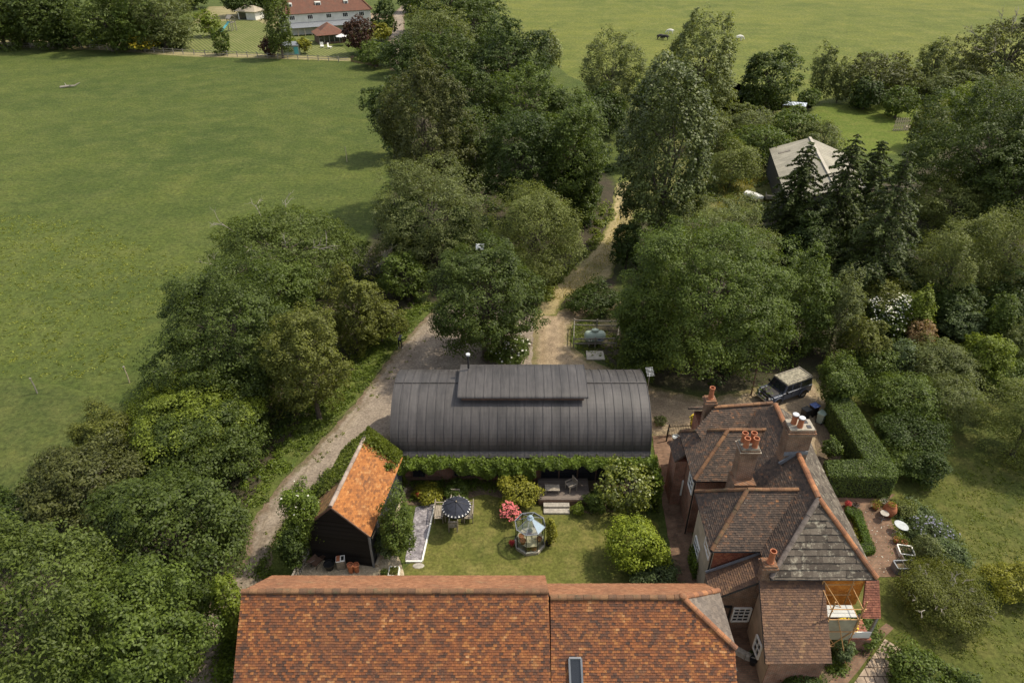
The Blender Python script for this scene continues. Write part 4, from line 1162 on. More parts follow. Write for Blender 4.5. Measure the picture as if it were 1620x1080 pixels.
# lean-to sloping west in front of wing 2
L0, L1, L2, L3 = Vector((10.85, 24.75, 3.0)), Vector((13.75, 24.75, 4.7)), Vector((13.35, 23.2, 4.45)), Vector((10.7, 23.1, 2.9))
M = MB(); M.slab([L0 - up, L1 - up, L2 - up, L3 - up], .1); M.build('lean_to_base', SOLDIER, hs)
M = MB(); slope(M, [L0, L1, L2, L3], seed=33); M.build('lean_to_roof', TILE_ANNEX, hs)
M = MB(); M.bar(L0 + Vector((0, .02, .12)), L1 + Vector((0, .02, .12)), .06, .16); M.build('flashing', LEAD, hs)
M = MB(); M.prism([(10.95, 23.35), (13.6, 23.35), (13.6, 24.9), (10.95, 24.9)], 0, 2.85); M.face([(10.95, 23.36, 2.85), (13.6, 23.36, 2.85), (13.6, 23.36, 4.35)]); M.build('porch_wall', BRICK_OLD, hs)
# annex running south
N0, N1, N2, N3 = Vector((13.05, 23.12, 4.62)), Vector((16.5, 23.15, 4.62)), Vector((16.1, 19.72, 2.55)), Vector((12.75, 19.72, 2.55))
M = MB(); M.slab([N0 - up, N1 - up, N2 - up, N3 - up], .1); M.build('annex_base', SOLDIER, hs)
M = MB(); slope(M, [N0, N1, N2, N3], seed=34); M.build('annex_roof', TILE_ANNEX, hs)
M = MB(); M.hexa([Vector((13.1, 19.95, 0)), Vector((15.9, 19.95, 0)), Vector((16.2, 23.2, 0)), Vector((13.3, 23.2, 0)), Vector((13.1, 19.95, 2.6)), Vector((15.9, 19.95, 2.6)), Vector((16.2, 23.2, 4.5)), Vector((13.3, 23.2, 4.5))]); M.build('annex_wall', RENDER_WALL, hs)
M = MB(); M.box((14.5, 19.93, 1.2), (2.82, .06, 2.4)); M.build('annex_front', BRICK, hs)
# small lean-to on the far west wall
M = MB(); q = [Vector((11.15, 34.4, 4.7)), Vector((11.15, 32.6, 4.7)), Vector((10.6, 32.7, 4.0)), Vector((10.6, 34.5, 4.0))]
M.slab([p - up for p in q], .08); slope(M, q, seed=35); M.build('side_roof', TILE_HOUSE, hs)
M = MB(); M.prism([(10.72, 32.75), (11.4, 32.75), (11.4, 34.4), (10.72, 34.4)], 0, 3.95); M.build('side_wall', BRICK, hs)
# porch on the east, with posts
P_ = [ap(1375, 914, 4.4), ap(1386, 914, 4.4), ap(1388, 960, 3.2), ap(1362, 960, 3.2)]
q = [Vector((18.75, 23.2, 4.5)), Vector((19.45, 23.2, 4.5)), Vector((19.45, 22.0, 3.0)), Vector((18.45, 22.0, 3.0))]
M = MB(); M.slab([p - up for p in q], .08); slope(M, q, seed=36); M.build('porch_roof', TILE_PORCH, hs)
M = MB()
for x in (18.45, 19.4): M.box((x, 22.15, 1.5), (.12, .12, 3))
M.box((18.9, 22.15, 2.9), (1.1, .12, .12)); M.split('porch_post', GREYWOOD, hs)
M = MB(); M.box((18.6, 22.6, .5), (1.9, 1.2, 1.0)); M.build('porch_base', BRICK, hs)
M = MB(); M.box((18.6, 22.08, 1.35), (1.6, .06, .5)); M.build('porch_panel', WHITEWALL, hs)
# gutters and downpipes
M = MB()
for a, b in ((W1N, W1S), (W2N, W2S), (W2S, W2Se), (SWc, SEc), (W1S, W1Se)): M.tube([a - up * 1.5, b - up * 1.5], .06, 6)
M.tube([W2S - up, Vector((11.0, 24.85, 4.6)), Vector((11.0, 24.85, .1))], .05, 6)
M.tube([W1S - up, Vector((11.25, 30.15, 4.6)), Vector((11.25, 30.15, .1))], .05, 6)
M.split('gutter', GUTTER, hs)
# windows on the west walls and the courtyard
def window(parent, c, wdt, hgt, face, nx, nz, matf=WHITE):
    """face: outward unit vector"""
    f = Vector(face); s_ = Vector((-f.y, f.x, 0)); c = Vector(c)
    M = MB(); q = [c - s_*wdt/2 - Vector((0,0,hgt/2)), c + s_*wdt/2 - Vector((0,0,hgt/2)), c + s_*wdt/2 + Vector((0,0,hgt/2)), c - s_*wdt/2 + Vector((0,0,hgt/2))]
    for a, b in zip(q, q[1:] + q[:1]): M.bar(a + f*.03, b + f*.03, .09, .09)
    for i in range(1, nx): M.bar(q[0].lerp(q[1], i/nx) + f*.03, q[3].lerp(q[2], i/nx) + f*.03, .045, .045)
    for i in range(1, nz): M.bar(q[0].lerp(q[3], i/nz) + f*.03, q[1].lerp(q[2], i/nz) + f*.03, .045, .045)
    fr = M.build('window', matf, parent)
    M = MB(); M.face([p + f*.012 for p in q]); M.build('pane', GLASS, fr)
window(hs, (11.4, 31.2, 3.7), 1.0, 1.3, (-1, .01, 0), 2, 3); window(hs, (11.4, 33.2, 1.6), 1.0, 1.3, (-1, .01, 0), 2, 3)
window(hs, (11.2, 26.0, 3.9), 1.1, 1.2, (-1, .03, 0), 2, 3); window(hs, (11.22, 27.6, 1.6), 1.1, 1.2, (-1, .03, 0), 2, 3)
window(hs, (12.75, 23.34, 1.35), .95, 1.15, (0, -1, 0), 3, 4)
window(hs, (13.12, 21.4, 1.3), .7, 1.1, (-1, -.05, 0), 2, 2)
M = MB(); M.box((11.62, 23.32, 1.05), (.85, .06, 2.0)); dr = M.build('door', BROWNWOOD, hs)
M = MB()
for a, b in (((11.17, 23.29, .05), (11.17, 23.29, 2.1)), ((12.07, 23.29, .05), (12.07, 23.29, 2.1)), ((11.13, 23.29, 2.1), (12.1, 23.29, 2.1)), ((11.17, 23.29, .12), (12.07, 23.29, .12))): M.bar(a, b, .1, .1)
M.build('door_frame', GUTTER, dr)

def pot(M, c, h=.55, r=.18):
    M.lathe([(r * 1.05, 0), (r * 1.1, .06), (r * .9, .1), (r * .82, h * .8), (r * 1.0, h * .86), (r * 1.0, h), (r * .75, h), (r * .7, h * .5), (.001, h * .45)], c, 12)
def chimney(c, sx, sy, z0, z1, pots, mat, potm, rz=0, ph=.55, cap=None):
    M = MB(); M.box((c[0], c[1], (z0 + z1) / 2 - .2), (sx, sy, z1 - z0 - .4), rz)
    M.box((c[0], c[1], z1 - .33), (sx + .14, sy + .14, .14), rz); M.box((c[0], c[1], z1 - .2), (sx + .26, sy + .26, .12), rz); M.box((c[0], c[1], z1 - .07), (sx + .12, sy + .12, .14), rz)
    ch = M.build('chimney', mat, hs)
    ph *= 1.2
    for dx, dy in pots:
        M = MB(); pot(M, (c[0] + dx, c[1] + dy, z1 - .02), ph); M.build('chimney_pot', potm, ch)
    return ch
c1 = chimney((13.3, 28.75), .95, .8, 4.0, 9.0, ((-.25, -.2), (.25, -.2), (-.25, .25), (.25, .25)), BRICK_OLD, TERRA, ph=.6)
M = MB(); M.box((13.3, 28.75, 9.04), (.98, .84, .06)); M.build('chimney_cap', plain('mossy_cap', (.16, .14, .11), .9, .4, 6), c1)
M = MB(); M.box((13.3, 28.5, 5.2), (1.25, 1.15, 3.0)); M.build('chimney_shoulder', BRICK_OLD, hs)
c2 = chimney((16.3, 29.6), 1.35, .9, 6.0, 9.7, ((-.35, .1), (-.1, -.2)), BRICK_OLD, TERRA, ph=.6)
M = MB(); M.box((16.3, 29.6, 9.74), (1.4, .95, .08)); M.build('chimney_cap', CREAM, c2)
M = MB()
for dx, dy in ((-.35, .1), (-.1, -.2)):
    M.lathe([(.09, 10.2), (.13, 10.26), (.13, 10.34), (.18, 10.36), (.18, 10.46), (.001, 10.5)], (16.3 + dx, 29.6 + dy, 0), 12)
M.split('cowl', COWL, c2)
M = MB()
for dx, dy in ((.35, .22), (.42, -.2)): M.box((16.3 + dx, 29.6 + dy, 9.8), (.24, .26, .02))
M.split('flue_opening', DARKMETAL, c2)
M = MB(); M.bar((15.6, 29.1, 8.0), (16.95, 29.1, 8.1), .05, .25); M.bar((15.5, 29.1, 7.25), (16.3, 29.08, 8.1), .08, .2); M.split('chimney_flashing', LEAD, hs)
c3 = chimney((12.75, 34.55), .55, .55, 4.5, 7.75, ((0, 0),), BRICK_OLD, TERRA, ph=.75)
c4 = chimney((13.42, 23.35), .6, .5, 3.5, 5.75, ((.05, 0),), BRICK_OLD, TERRA, ph=.75)

# ------------------------------------------------------------------ trees: outline in the photograph (x0,x1,y0,y1), clearance of the crown over the ground
T = [
 # left edge, near
 ((-110, 190, 800, 1150), 4, 'ash', 'ash_tree', 'pale feathery ash filling the bottom left corner, nearest tree of all'),
 ((90, 320, 880, 1120), 3, 'mid', 'broadleaf_tree', 'round mid green tree left of the long barn roof, beside the shaded lane'),
 ((140, 388, 722, 955), 3, 'oak', 'oak_tree', 'broad dark oak leaning over the lane just above the long barn corner'),
 ((45, 240, 680, 850), 3, 'brown', 'broadleaf_tree', 'grey brown thin leaved tree on the field side of the lower left belt'),
 ((-60, 75, 760, 880), 2, 'deep', 'broadleaf_tree', 'small dark tree at the left edge of the picture above the pale ash'),
 ((210, 412, 618, 775), 3, 'oak', 'oak_tree', 'dark oak in front of the yellow green tree, left of the lane'),
 ((190, 425, 566, 730), 4, 'lime', 'broadleaf_tree', 'bright yellow green tree peeping round the dark oak left of the lane'),
 ((120, 215, 640, 740), .4, 'olivebush', 'shrub', 'dull scrubby bush at the field edge beside the yellow green tree'),
 ((190, 300, 960, 1090), 1, 'deep', 'broadleaf_tree', 'dark tree in the deep shade at the bottom left beside the lane'),
 # left centre
 ((325, 575, 318, 480), 3, 'ashdead', 'ash_tree', 'pale ash with many bare grey boughs in its top, beside the big field'),
 ((250, 480, 415, 640), 3, 'oak', 'oak_tree', 'large dark spreading tree on the field edge left of the lane'),
 ((375, 505, 400, 520), 4, 'mid', 'broadleaf_tree', 'mid green tree between the pale ash and the large dark spreading tree'),
 ((425, 550, 482, 665), 2, 'olive', 'broadleaf_tree', 'yellowish olive tree overhanging the verge left of the lane'),
 ((512, 606, 428, 556), 1.5, 'olive', 'hawthorn_tree', 'rusty olive hawthorn across the verge from the standing person'),
 ((605, 680, 398, 475), .9, 'mid', 'small_tree', 'small round bright green tree left of the lane bend'),
 ((555, 625, 395, 455), .4, 'hawdead', 'dead_bush', 'grey leafless bush of tangled twigs beside the small round tree'),
 # centre
 ((672, 862, 372, 570), 3, 'oak', 'oak_tree', 'green oak standing over the fork of the lane behind the curved roof'),
 ((765, 848, 528, 582), .3, 'elder', 'elder_bush', 'elder bush with flat white flower heads behind the clerestory'),
 ((583, 775, 250, 430), 2, 'grey', 'willow_tree', 'tall grey green willow lit on its left side beside the big field'),
 ((775, 918, 288, 455), 1.5, 'willow', 'willow_tree', 'rounded pale willow standing left of the straw track'),
 ((600, 745, 98, 330), 3, 'brown', 'maple_tree', 'brown tinged spreading tree at the field edge of the central wood'),
 ((580, 660, 128, 235), 5, 'deep', 'oak_tree', 'dark tree with boughs reaching out over the big field'),
 ((690, 800, 178, 300), 5, 'oak', 'oak_tree', 'oak with light tips in the middle of the central wood'),
 ((760, 895, 178, 350), 3, 'deep', 'oak_tree', 'deep green oak right above the rounded pale willow'),
 ((850, 966, 158, 345), 3, 'mid', 'broadleaf_tree', 'tall tree on the right edge of the central wood beside the straw track'),
 ((690, 800, 105, 215), 5, 'oak', 'oak_tree', 'oak behind the brown tinged tree in the central wood'),
 ((775, 900, 108, 230), 5, 'mid', 'broadleaf_tree', 'mid green tree in the heart of the central wood'),
 ((855, 945, 135, 240), 5, 'oak', 'broadleaf_tree', 'dark tree at the right shoulder of the central wood under the grey poplar'),
 ((650, 770, 48, 150), 4, 'oak', 'oak_tree', 'broad dark oak near the head of the far lane'),
 ((740, 870, 40, 150), 5, 'deep', 'oak_tree', 'dark domed oak at the back of the central wood'),
 ((640, 760, 14, 100), 3, 'grey', 'broadleaf_tree', 'sunlit pale tree at the back left of the central wood'),
 ((845, 892, 48, 110), 4, 'silver', 'poplar_tree', 'small pale poplar at the back of the wood against the far meadow'),
 ((640, 785, -45, 45), 3, 'deep', 'broadleaf_tree', 'dark tree at the top of the picture behind the sunlit pale tree'),
 ((700, 800, -5, 75), 3, 'oak', 'broadleaf_tree', 'dark tree against the near edge of the far meadow at the top'),
 ((600, 670, 60, 118), .5, 'deepbush', 'bush', 'rounded dark bush at the field corner below the far lane'),
 ((560, 625, 68, 105), .5, 'bush', 'hedge_bush', 'mid green bush between the copper tree and the field corner'),
 # poplars and hedge line
 ((968, 1146, 98, 400), 4, 'poplar', 'poplar_tree', 'tallest tree, a dark poplar with glinting leaves over the straw track'),
 ((968, 1020, 345, 420), 2, 'deep', 'broadleaf_tree', 'dark low limbed tree at the foot of the tall poplar'),
 ((1050, 1172, 34, 185), 4, 'silver', 'poplar_tree', 'silvery pale poplar behind the tall dark poplar'),
 ((918, 1018, 52, 192), 1, 'grey', 'poplar_tree', 'grey green tree standing alone between the wood and the tall poplar'),
 ((1168, 1268, 78, 178), 1, 'oak', 'oak_tree', 'round dark oak at the edge of the far meadow'),
 ((1285, 1325, 70, 158), 1, 'grey', 'alder_tree', 'thin pointed tree standing free in the hedge of the far meadow'),
 ((1312, 1352, 95, 160), .5, 'grey', 'alder_tree', 'lower pointed tree right of the thin one in the far hedge'),
 ((1340, 1440, 86, 160), .4, 'brown', 'bush', 'dark brown thicket right of the two pointed trees'),
 ((1445, 1515, 60, 142), 1, 'grey', 'broadleaf_tree', 'grey green tree between the thicket and the tree with dead boughs'),
 ((1525, 1670, 24, 150), 2, 'browndead', 'oak_tree', 'brownish tree with white dead boughs at the top right corner'),
 ((1465, 1580, 105, 165), .3, 'greybush', 'bush', 'pale grey bush below the tree with white dead boughs'),
 ((1398, 1450, 134, 184), .9, 'mid', 'small_tree', 'small round tree casting its shade on the bright paddock'),
 ((1480, 1560, 135, 200), .4, 'limebush', 'bush', 'yellowish bush left of the great dark oak'),
 ((1440, 1500, 165, 235), .4, 'olivebush', 'bush', 'greyish scrub at the right end of the bright paddock'),
 ((1455, 1670, 132, 345), 2, 'oak', 'oak_tree', 'great dark oak on the right edge of the picture'),
 ((1540, 1680, 200, 380), 2, 'oak', 'oak_tree', 'dark oak low on the right edge behind the fuzzy willows'),
 # orchard
 ((1140, 1225, 165, 232), .6, 'grey', 'apple_tree', 'spreading apple tree left of the metal roofed shelter'),
 ((1215, 1300, 168, 230), .6, 'mid', 'apple_tree', 'apple tree just below the metal roofed shelter'),
 ((1155, 1245, 195, 260), .6, 'mid', 'apple_tree', 'low apple tree left of the grey cement roof barn'),
 ((1270, 1335, 195, 245), .5, 'greybush', 'bush', 'grey bush behind the ridge of the grey cement roof barn'),
 ((1120, 1200, 222, 300), .3, 'willowbush', 'bush', 'tall feathery scrub between the poplar and the grey cement roof barn'),
 # right
 ((985, 1272, 335, 592), 3, 'mid', 'walnut_tree', 'huge spreading tree behind the house, widest crown in the picture'),
 ((1060, 1230, 315, 450), 4, 'grey', 'broadleaf_tree', 'pale topped tree behind the huge spreading one, right of the poplar foot'),
 ((982, 1048, 505, 600), .8, 'deep', 'small_tree', 'dark small tree beside the gas tank'),
 ((985, 1035, 565, 612), .3, 'bush', 'bush', 'low green bush behind the right end of the curved roof'),
 ((896, 982, 448, 493), .2, 'deepbush', 'hedge_bush', 'dark hedge clump between the straw track and the gravel fork'),
 ((1290, 1365, 430, 560), 1, 'grey', 'broadleaf_tree', 'grey green tree at the right flank of the huge spreading tree'),
 ((1455, 1570, 282, 380), 1, 'willow', 'willow_tree', 'upper of the fuzzy grey willows on the right'),
 ((1450, 1560, 350, 500), 1, 'willow', 'willow_tree', 'lower left fuzzy grey willow right of the spruces'),
 ((1530, 1660, 330, 500), 1, 'willow', 'willow_tree', 'fuzzy grey willow at the right edge of the picture'),
 ((1360, 1450, 440, 520), .5, 'olivebush', 'bush', 'olive bush under the spruces beside the white flowering shrub'),
 ((1375, 1445, 462, 535), .4, 'whitebush', 'shrub', 'shrub covered in white blossom below the spruces'),
 ((1425, 1472, 455, 540), .5, 'limebush', 'shrub', 'bright yellow green shrub right of the white blossom'),
 ((1436, 1480, 503, 556), 1.2, 'smoke', 'smoke_bush', 'pinkish brown smoke bush with a dark red skirt'),
 ((1488, 1560, 478, 548), .8, 'bluebush', 'small_tree', 'blue green small tree right of the smoke bush'),
 ((1440, 1552, 528, 612), .5, 'greybush', 'shrub', 'upper of two big silvery grey shrubs in the right garden'),
 ((1462, 1560, 590, 672), .4, 'greybush', 'shrub', 'lower of two big silvery grey shrubs, above the right lawn'),
 ((1375, 1490, 585, 672), .4, 'bush', 'shrub', 'fresh green shrub right of the upper clipped hedge, feathery on top'),
 ((1388, 1500, 650, 722), .3, 'deepbush', 'shrub', 'large fresh green shrub right of the lower clipped hedge'),
 ((1398, 1480, 700, 762), .3, 'bush', 'shrub', 'green shrub outside the corner of the clipped hedge'),
 ((1290, 1360, 562, 648), .4, 'bush', 'shrub', 'rounded green shrub at the top end of the clipped hedge'),
 ((1330, 1400, 500, 590), .5, 'olive', 'small_tree', 'olive green small tree above the rounded shrub at the hedge end'),
 ((1525, 1600, 525, 610), .4, 'limebush', 'shrub', 'light green shrub with pale tips near the right edge'),
 ((1590, 1670, 495, 590), .6, 'grey', 'broadleaf_tree', 'grey leaved tree cut by the right edge of the picture'),
 ((1565, 1700, 590, 735), .3, 'willow', 'small_tree', 'pale wispy tree on the right edge above the lawn'),
 ((1440, 1500, 710, 770), .3, 'deepbush', 'shrub', 'dark low shrub at the lawn edge under the large fresh green shrub'),
 # gardens
 ((945, 1046, 722, 815), .9, 'mag', 'magnolia_tree', 'open branched magnolia with yellowing leaves at the curved barn corner'),
 ((957, 1055, 810, 905), .3, 'ball', 'bay_bush', 'bright clipped round bush at the right of the lawn'),
 ((1000, 1078, 884, 935), .2, 'bluebush', 'shrub', 'dark bluish shrub below the bright clipped round bush'),
 ((785, 850, 748, 806), .2, 'yellowbush', 'shrub', 'yellow tipped shrub beside the wooden deck'),
 ((792, 824, 795, 828), .3, 'pink', 'azalea', 'small azalea in full coral pink flower beside the greenhouse'),
 ((600, 656, 782, 882), .2, 'bush', 'shrub', 'leafy shrub between the black shed and the slate bed'),
 ((590, 632, 835, 885), .1, 'bluebush', 'shrub', 'grey green shrub below the leafy one by the black shed'),
 ((448, 515, 755, 875), .2, 'rose', 'rose_bush', 'tall rose bush with cream flowers between the lane and the black shed'),
 ((440, 482, 835, 905), .2, 'deepbush', 'shrub', 'dark shrub at the foot of the rose bush beside the lane'),
 ((342, 392, 908, 1010), 1.2, 'lime', 'small_tree', 'bright small tree against the left end of the long barn'),
 ((1418, 1562, 888, 998), .2, 'bare', 'shrub', 'sprawling mound of a shrub with bare pale twigs on the right lawn'),
 ((1470, 1530, 850, 900), .1, 'bluebush', 'shrub', 'silver blue shrub between the terrace and the sprawling mound'),
 ((1448, 1508, 815, 862), .1, 'lav', 'lavender', 'hazy lilac lavender clump beside the terrace tables'),
 ((1446, 1490, 845, 895), .1, 'greybush', 'shrub', 'feathery grey shrub behind the stone trough'),
 ((1412, 1448, 788, 818), .1, 'willowbush', 'shrub', 'pale flowering shrub behind the terracotta urn'),
 ((1568, 1650, 884, 958), .2, 'yellowbush', 'shrub', 'golden shrub on the lawn at the right edge'),
 ((1400, 1520, 1030, 1100), .2, 'mid', 'shrub', 'broad green shrub at the bottom edge right of the paved terrace'),
 ((1500, 1560, 1060, 1120), .1, 'bush', 'shrub', 'low green shrub at the bottom edge on the right lawn'),
 ((1330, 1395, 968, 1020), .1, 'bush', 'shrub', 'green shrub below the porch with the red tile roof'),
 ((1318, 1350, 975, 1010), .1, 'gold', 'shrub', 'small yellow flowering shrub under the scaffold'),
 ((1315, 1352, 1010, 1050), .1, 'bluebush', 'shrub', 'grey green herb clump below the scaffold'),
 ((1225, 1310, 1055, 1100), .1, 'deepbush', 'shrub', 'dark shrub at the foot of the brick annex at the bottom edge'),
 ((1090, 1112, 655, 685), .1, 'gold', 'shrub', 'small yellow flowering shrub against the far corner of the house'),
 ((1034, 1056, 656, 674), .1, 'greybush', 'lavender', 'grey lavender tuft at the end of the brick path'),
 ((925, 960, 775, 812), .1, 'bush', 'shrub', 'leafy shrub right of the deck steps'),
 ((905, 925, 795, 815), .05, 'limebush', 'shrub', 'low lime green plant beside the stone steps'),
 ((700, 745, 755, 790), .1, 'bush', 'shrub', 'leafy border plant behind the parasol'),
 ((655, 700, 765, 795), .1, 'yellowbush', 'shrub', 'yellowish border plant above the slate bed'),
 ((862, 882, 820, 862), .1, 'yellowbush', 'shrub', 'thin yellow plant on the right side of the greenhouse'),
 ((1300, 1330, 690, 730), .1, 'bush', 'shrub', 'small green shrub in the nook between hedge and stone roof'),
 ((1310, 1345, 610, 660), .3, 'deepbush', 'shrub', 'dark shrub behind the bins'),
 # far garden and top left wood
 ((415, 462, -10, 85), 2, 'ash', 'birch_tree', 'slender pale birch in front of the white house'),
 ((410, 442, 60, 88), .4, 'copper', 'bush', 'dark purple bush below the birch'),
 ((540, 592, 26, 82), 1.5, 'copper', 'copper_beech', 'dark purple copper tree right of the tiled garden room'),
 ((335, 362, 45, 84), .8, 'mid', 'small_tree', 'tiny tree on the striped lawn'),
 ((470, 492, 60, 84), .2, 'yellowbush', 'bush', 'straw coloured round bush beside the green hut'),
 ((200, 245, 62, 78), .2, 'gold', 'forsythia', 'bright yellow bush at the far field fence'),
 ((590, 625, 0, 60), .8, 'deep', 'broadleaf_tree', 'dark clipped tree between the white house and the far lane'),
 ((585, 620, 38, 66), .3, 'yellowbush', 'bush', 'yellowish bush left of the far lane'),
 ((200, 300, -20, 70), 2, 'grey', 'broadleaf_tree', 'grey green tree at the right end of the top left wood'),
 ((115, 215, -15, 74), 2, 'ash', 'broadleaf_tree', 'yellowish tree in the top left wood above the blue cover'),
 ((50, 130, -40, 62), 2, 'deep', 'broadleaf_tree', 'very dark tree in the top left wood'),
 ((-20, 65, -30, 64), 2, 'brown', 'broadleaf_tree', 'brownish tree in the very corner of the top left wood'),
 ((-120, 0, -30, 66), 2, 'deep', 'broadleaf_tree', 'dark tree leaving the picture at the top left'),
 ((310, 350, 22, 56), .3, 'limebush', 'bush', 'light green bush left of the slide'),
 ((350, 420, -30, 22), 1, 'deep', 'broadleaf_tree', 'dark tree at the top edge behind the garden hut'),
 ((390, 450, -40, 20), 1, 'mid', 'broadleaf_tree', 'mid green tree at the top edge left of the white house'),
 ((270, 330, -40, 10), 1, 'oak', 'broadleaf_tree', 'dark tree at the top edge right of the top left wood'),
 ((440, 480, 62, 80), .1, 'limebush', 'bush', 'bright low bush below the white house'),
 ((625, 665, -50, 15), 1, 'mid', 'broadleaf_tree', 'tree at the top edge beside the far lane'),
 ((972, 1075, 425, 590), .6, 'mid', 'broadleaf_tree', 'left flank of green behind the gas tank, a lower tree under the huge spreading one'),
 ((1215, 1322, 398, 560), .6, 'mid', 'broadleaf_tree', 'lower mid green tree on the right of the huge spreading one above the car'),
 ((905, 985, 140, 215), .4, 'deep', 'bush', 'dark bush at the foot of the tree standing alone left of the tall poplar'),
 # thickets that close the hedge lines and the right hand garden
 ((1345, 1400, 120, 172), .3, 'deep', 'bush', 'dark bush at the foot of the thicket above the bright paddock'),
 ((1395, 1460, 98, 150), .3, 'grey', 'bush', 'grey bush behind the small round paddock tree'),
 ((1505, 1560, 95, 150), .3, 'willowbush', 'bush', 'pale thicket left of the tree with white dead boughs'),
 ((1555, 1640, 120, 190), .3, 'greybush', 'bush', 'grey scrub under the tree with white dead boughs at the right edge'),
 ((1260, 1300, 140, 172), .2, 'bush', 'bush', 'green bush between the round meadow oak and the pointed trees'),
 ((1080, 1160, 170, 240), .5, 'grey', 'bush', 'grey bush at the foot of the silvery poplar'),
 ((1000, 1060, 130, 260), .5, 'deep', 'broadleaf_tree', 'dark tree left of the tall poplar behind the straw track'),
 ((880, 955, 235, 350), .5, 'deep', 'broadleaf_tree', 'dark leafy tree closing the central wood above the straw track'),
 ((1240, 1330, 335, 450), .5, 'deep', 'broadleaf_tree', 'dark tree under the first spruce behind the huge spreading tree'),
 ((1330, 1470, 380, 480), .5, 'deep', 'bush', 'dark thicket at the foot of the spruces'),
 ((1460, 1560, 440, 530), .4, 'deep', 'bush', 'very dark thicket below the lower left fuzzy willow'),
 ((1550, 1680, 430, 540), .4, 'deep', 'bush', 'very dark thicket at the right edge below the fuzzy willows'),
 ((1560, 1600, 470, 560), .4, 'bush', 'shrub', 'slim green shrub between the blue green small tree and the right edge'),
 ((1480, 1545, 560, 620), .3, 'greybush', 'shrub', 'soft grey shrub tucked right of the silvery pair'),
 ((1340, 1420, 545, 610), .3, 'bush', 'shrub', 'green shrub on the small grass clearing above the hedge'),
 ((1395, 1455, 535, 595), .3, 'bluebush', 'shrub', 'blue grey shrub left of the silvery pair'),
 ((1540, 1640, 560, 630), .3, 'bush', 'shrub', 'leafy shrub with pale dots near the right edge'),
 ((600, 690, 300, 420), .5, 'deep', 'broadleaf_tree', 'dark tree beneath the tall grey green willow on the field side'),
 ((690, 790, 330, 430), .5, 'deep', 'broadleaf_tree', 'dark tree between the two central willows'),
 ((560, 640, 470, 545), .3, 'olivebush', 'shrub', 'brownish shrub right of the rusty hawthorn above the verge'),
 ((330, 440, 560, 680), .5, 'oak', 'broadleaf_tree', 'dark tree under the large spreading one, above the verge'),
 ((20, 120, -25, 72), .5, 'oak', 'broadleaf_tree', 'dark tree with a rusty side in the top left wood'),
 ((160, 260, -25, 74), .5, 'mid', 'broadleaf_tree', 'mid green tree in the middle of the top left wood'),
 ((-60, 40, -20, 72), .3, 'mid', 'broadleaf_tree', 'green tree in the top left corner behind the dry path'),
 ((80, 180, 20, 72), .3, 'deep', 'bush', 'dark undergrowth bush left of the blue covered trailer'),
 ((240, 305, 35, 76), .3, 'greybush', 'bush', 'grey bush at the right foot of the top left wood'),
]
for row in T: tree(*row)
# spruces
for (apx, wd, H, sd, lab) in (((1283, 224), 150, 13.5, 3, 'dark spruce in front of the grey cement roof barn'),
                              ((1358, 212), 185, 15, 4, 'tall dark spruce just right of the grey cement roof barn'),
                              ((1440, 238), 195, 15.5, 5, 'rightmost dark spruce beside the fuzzy willows'),
                              ((1398, 222), 165, 14, 6, 'spruce half hidden between two darker spruces')):
    conifer(apx, wd, H, 'spruce_tree', lab, sd)

# ------------------------------------------------------------------ low growth that nobody could count
scatter('verge_plants', [(400, 815), (440, 760), (500, 695), (570, 622), (632, 540), (690, 482), (660, 470), (600, 520), (520, 600), (430, 680), (380, 760)], 15000, .32, .17, leafmat('verge_grass_leaves', (.045, .070, .012), (.12, .155, .03)), clumps=520, cw=.55, seed=2)
scatter('wood_undergrowth', [(300, 900), (60, 820), (240, 600), (420, 440), (620, 420), (640, 470), (540, 590), (420, 705), (375, 790), (355, 890)], 14000, 1.3, .28, L_DEEP, clumps=300, seed=3)
scatter('wood_undergrowth', [(620, 420), (600, 300), (640, 120), (800, 90), (960, 200), (978, 330), (940, 390), (860, 460), (700, 480)], 16000, 1.6, .45, L_DEEP, clumps=260, seed=4)
scatter('wood_undergrowth', [(1000, 440), (1010, 340), (1180, 340), (1260, 310), (1460, 300), (1500, 200), (1700, 150), (1700, 520), (1520, 560), (1390, 560), (1310, 620), (1030, 590)], 22000, 1.3, .38, L_DEEP, clumps=380, seed=5)
scatter('track_verge_grass', [(862, 488), (880, 452), (925, 412), (955, 372), (972, 330), (955, 320), (930, 390), (880, 430), (858, 465)], 6000, .7, .28, L_GRASS, clumps=160, seed=6)
scatter('meadow_grass', [(1120, 330), (1110, 240), (1160, 200), (1240, 215), (1222, 290), (1180, 300), (1170, 330)], 8000, 1.1, .34, L_ASH, clumps=200, seed=7)
scatter('meadow_straw', [(1130, 335), (1140, 270), (1215, 285), (1180, 305), (1172, 325)], 2000, .8, .3, L_STRAW, upright=True, aspect=.25, seed=8)
scatter('track_straw', [(868, 480), (905, 440), (950, 400), (975, 350), (995, 300), (1000, 340), (975, 410), (930, 450), (890, 475)], 2500, .35, .22, L_STRAW, upright=True, aspect=.25, seed=9)
scatter('tank_grass', [(895, 520), (935, 505), (960, 520), (1000, 560), (990, 600), (930, 560), (905, 545)], 3000, .2, .14, L_GRASS, clumps=140, cw=.4, seed=10)
scatter('border_plants', [(640, 760), (700, 750), (790, 752), (790, 775), (700, 780), (650, 792)], 5000, .5, .13, L_NETTLE, clumps=80, seed=11)
scatter('border_plants', [(900, 800), (940, 780), (1030, 790), (1035, 805), (940, 812)], 3500, .45, .13, L_MID, clumps=60, seed=12)
scatter('border_plants', [(1412, 800), (1440, 790), (1500, 830), (1530, 890), (1460, 905), (1442, 860)], 9000, .6, .14, L_BLUE, clumps=110, seed=13)
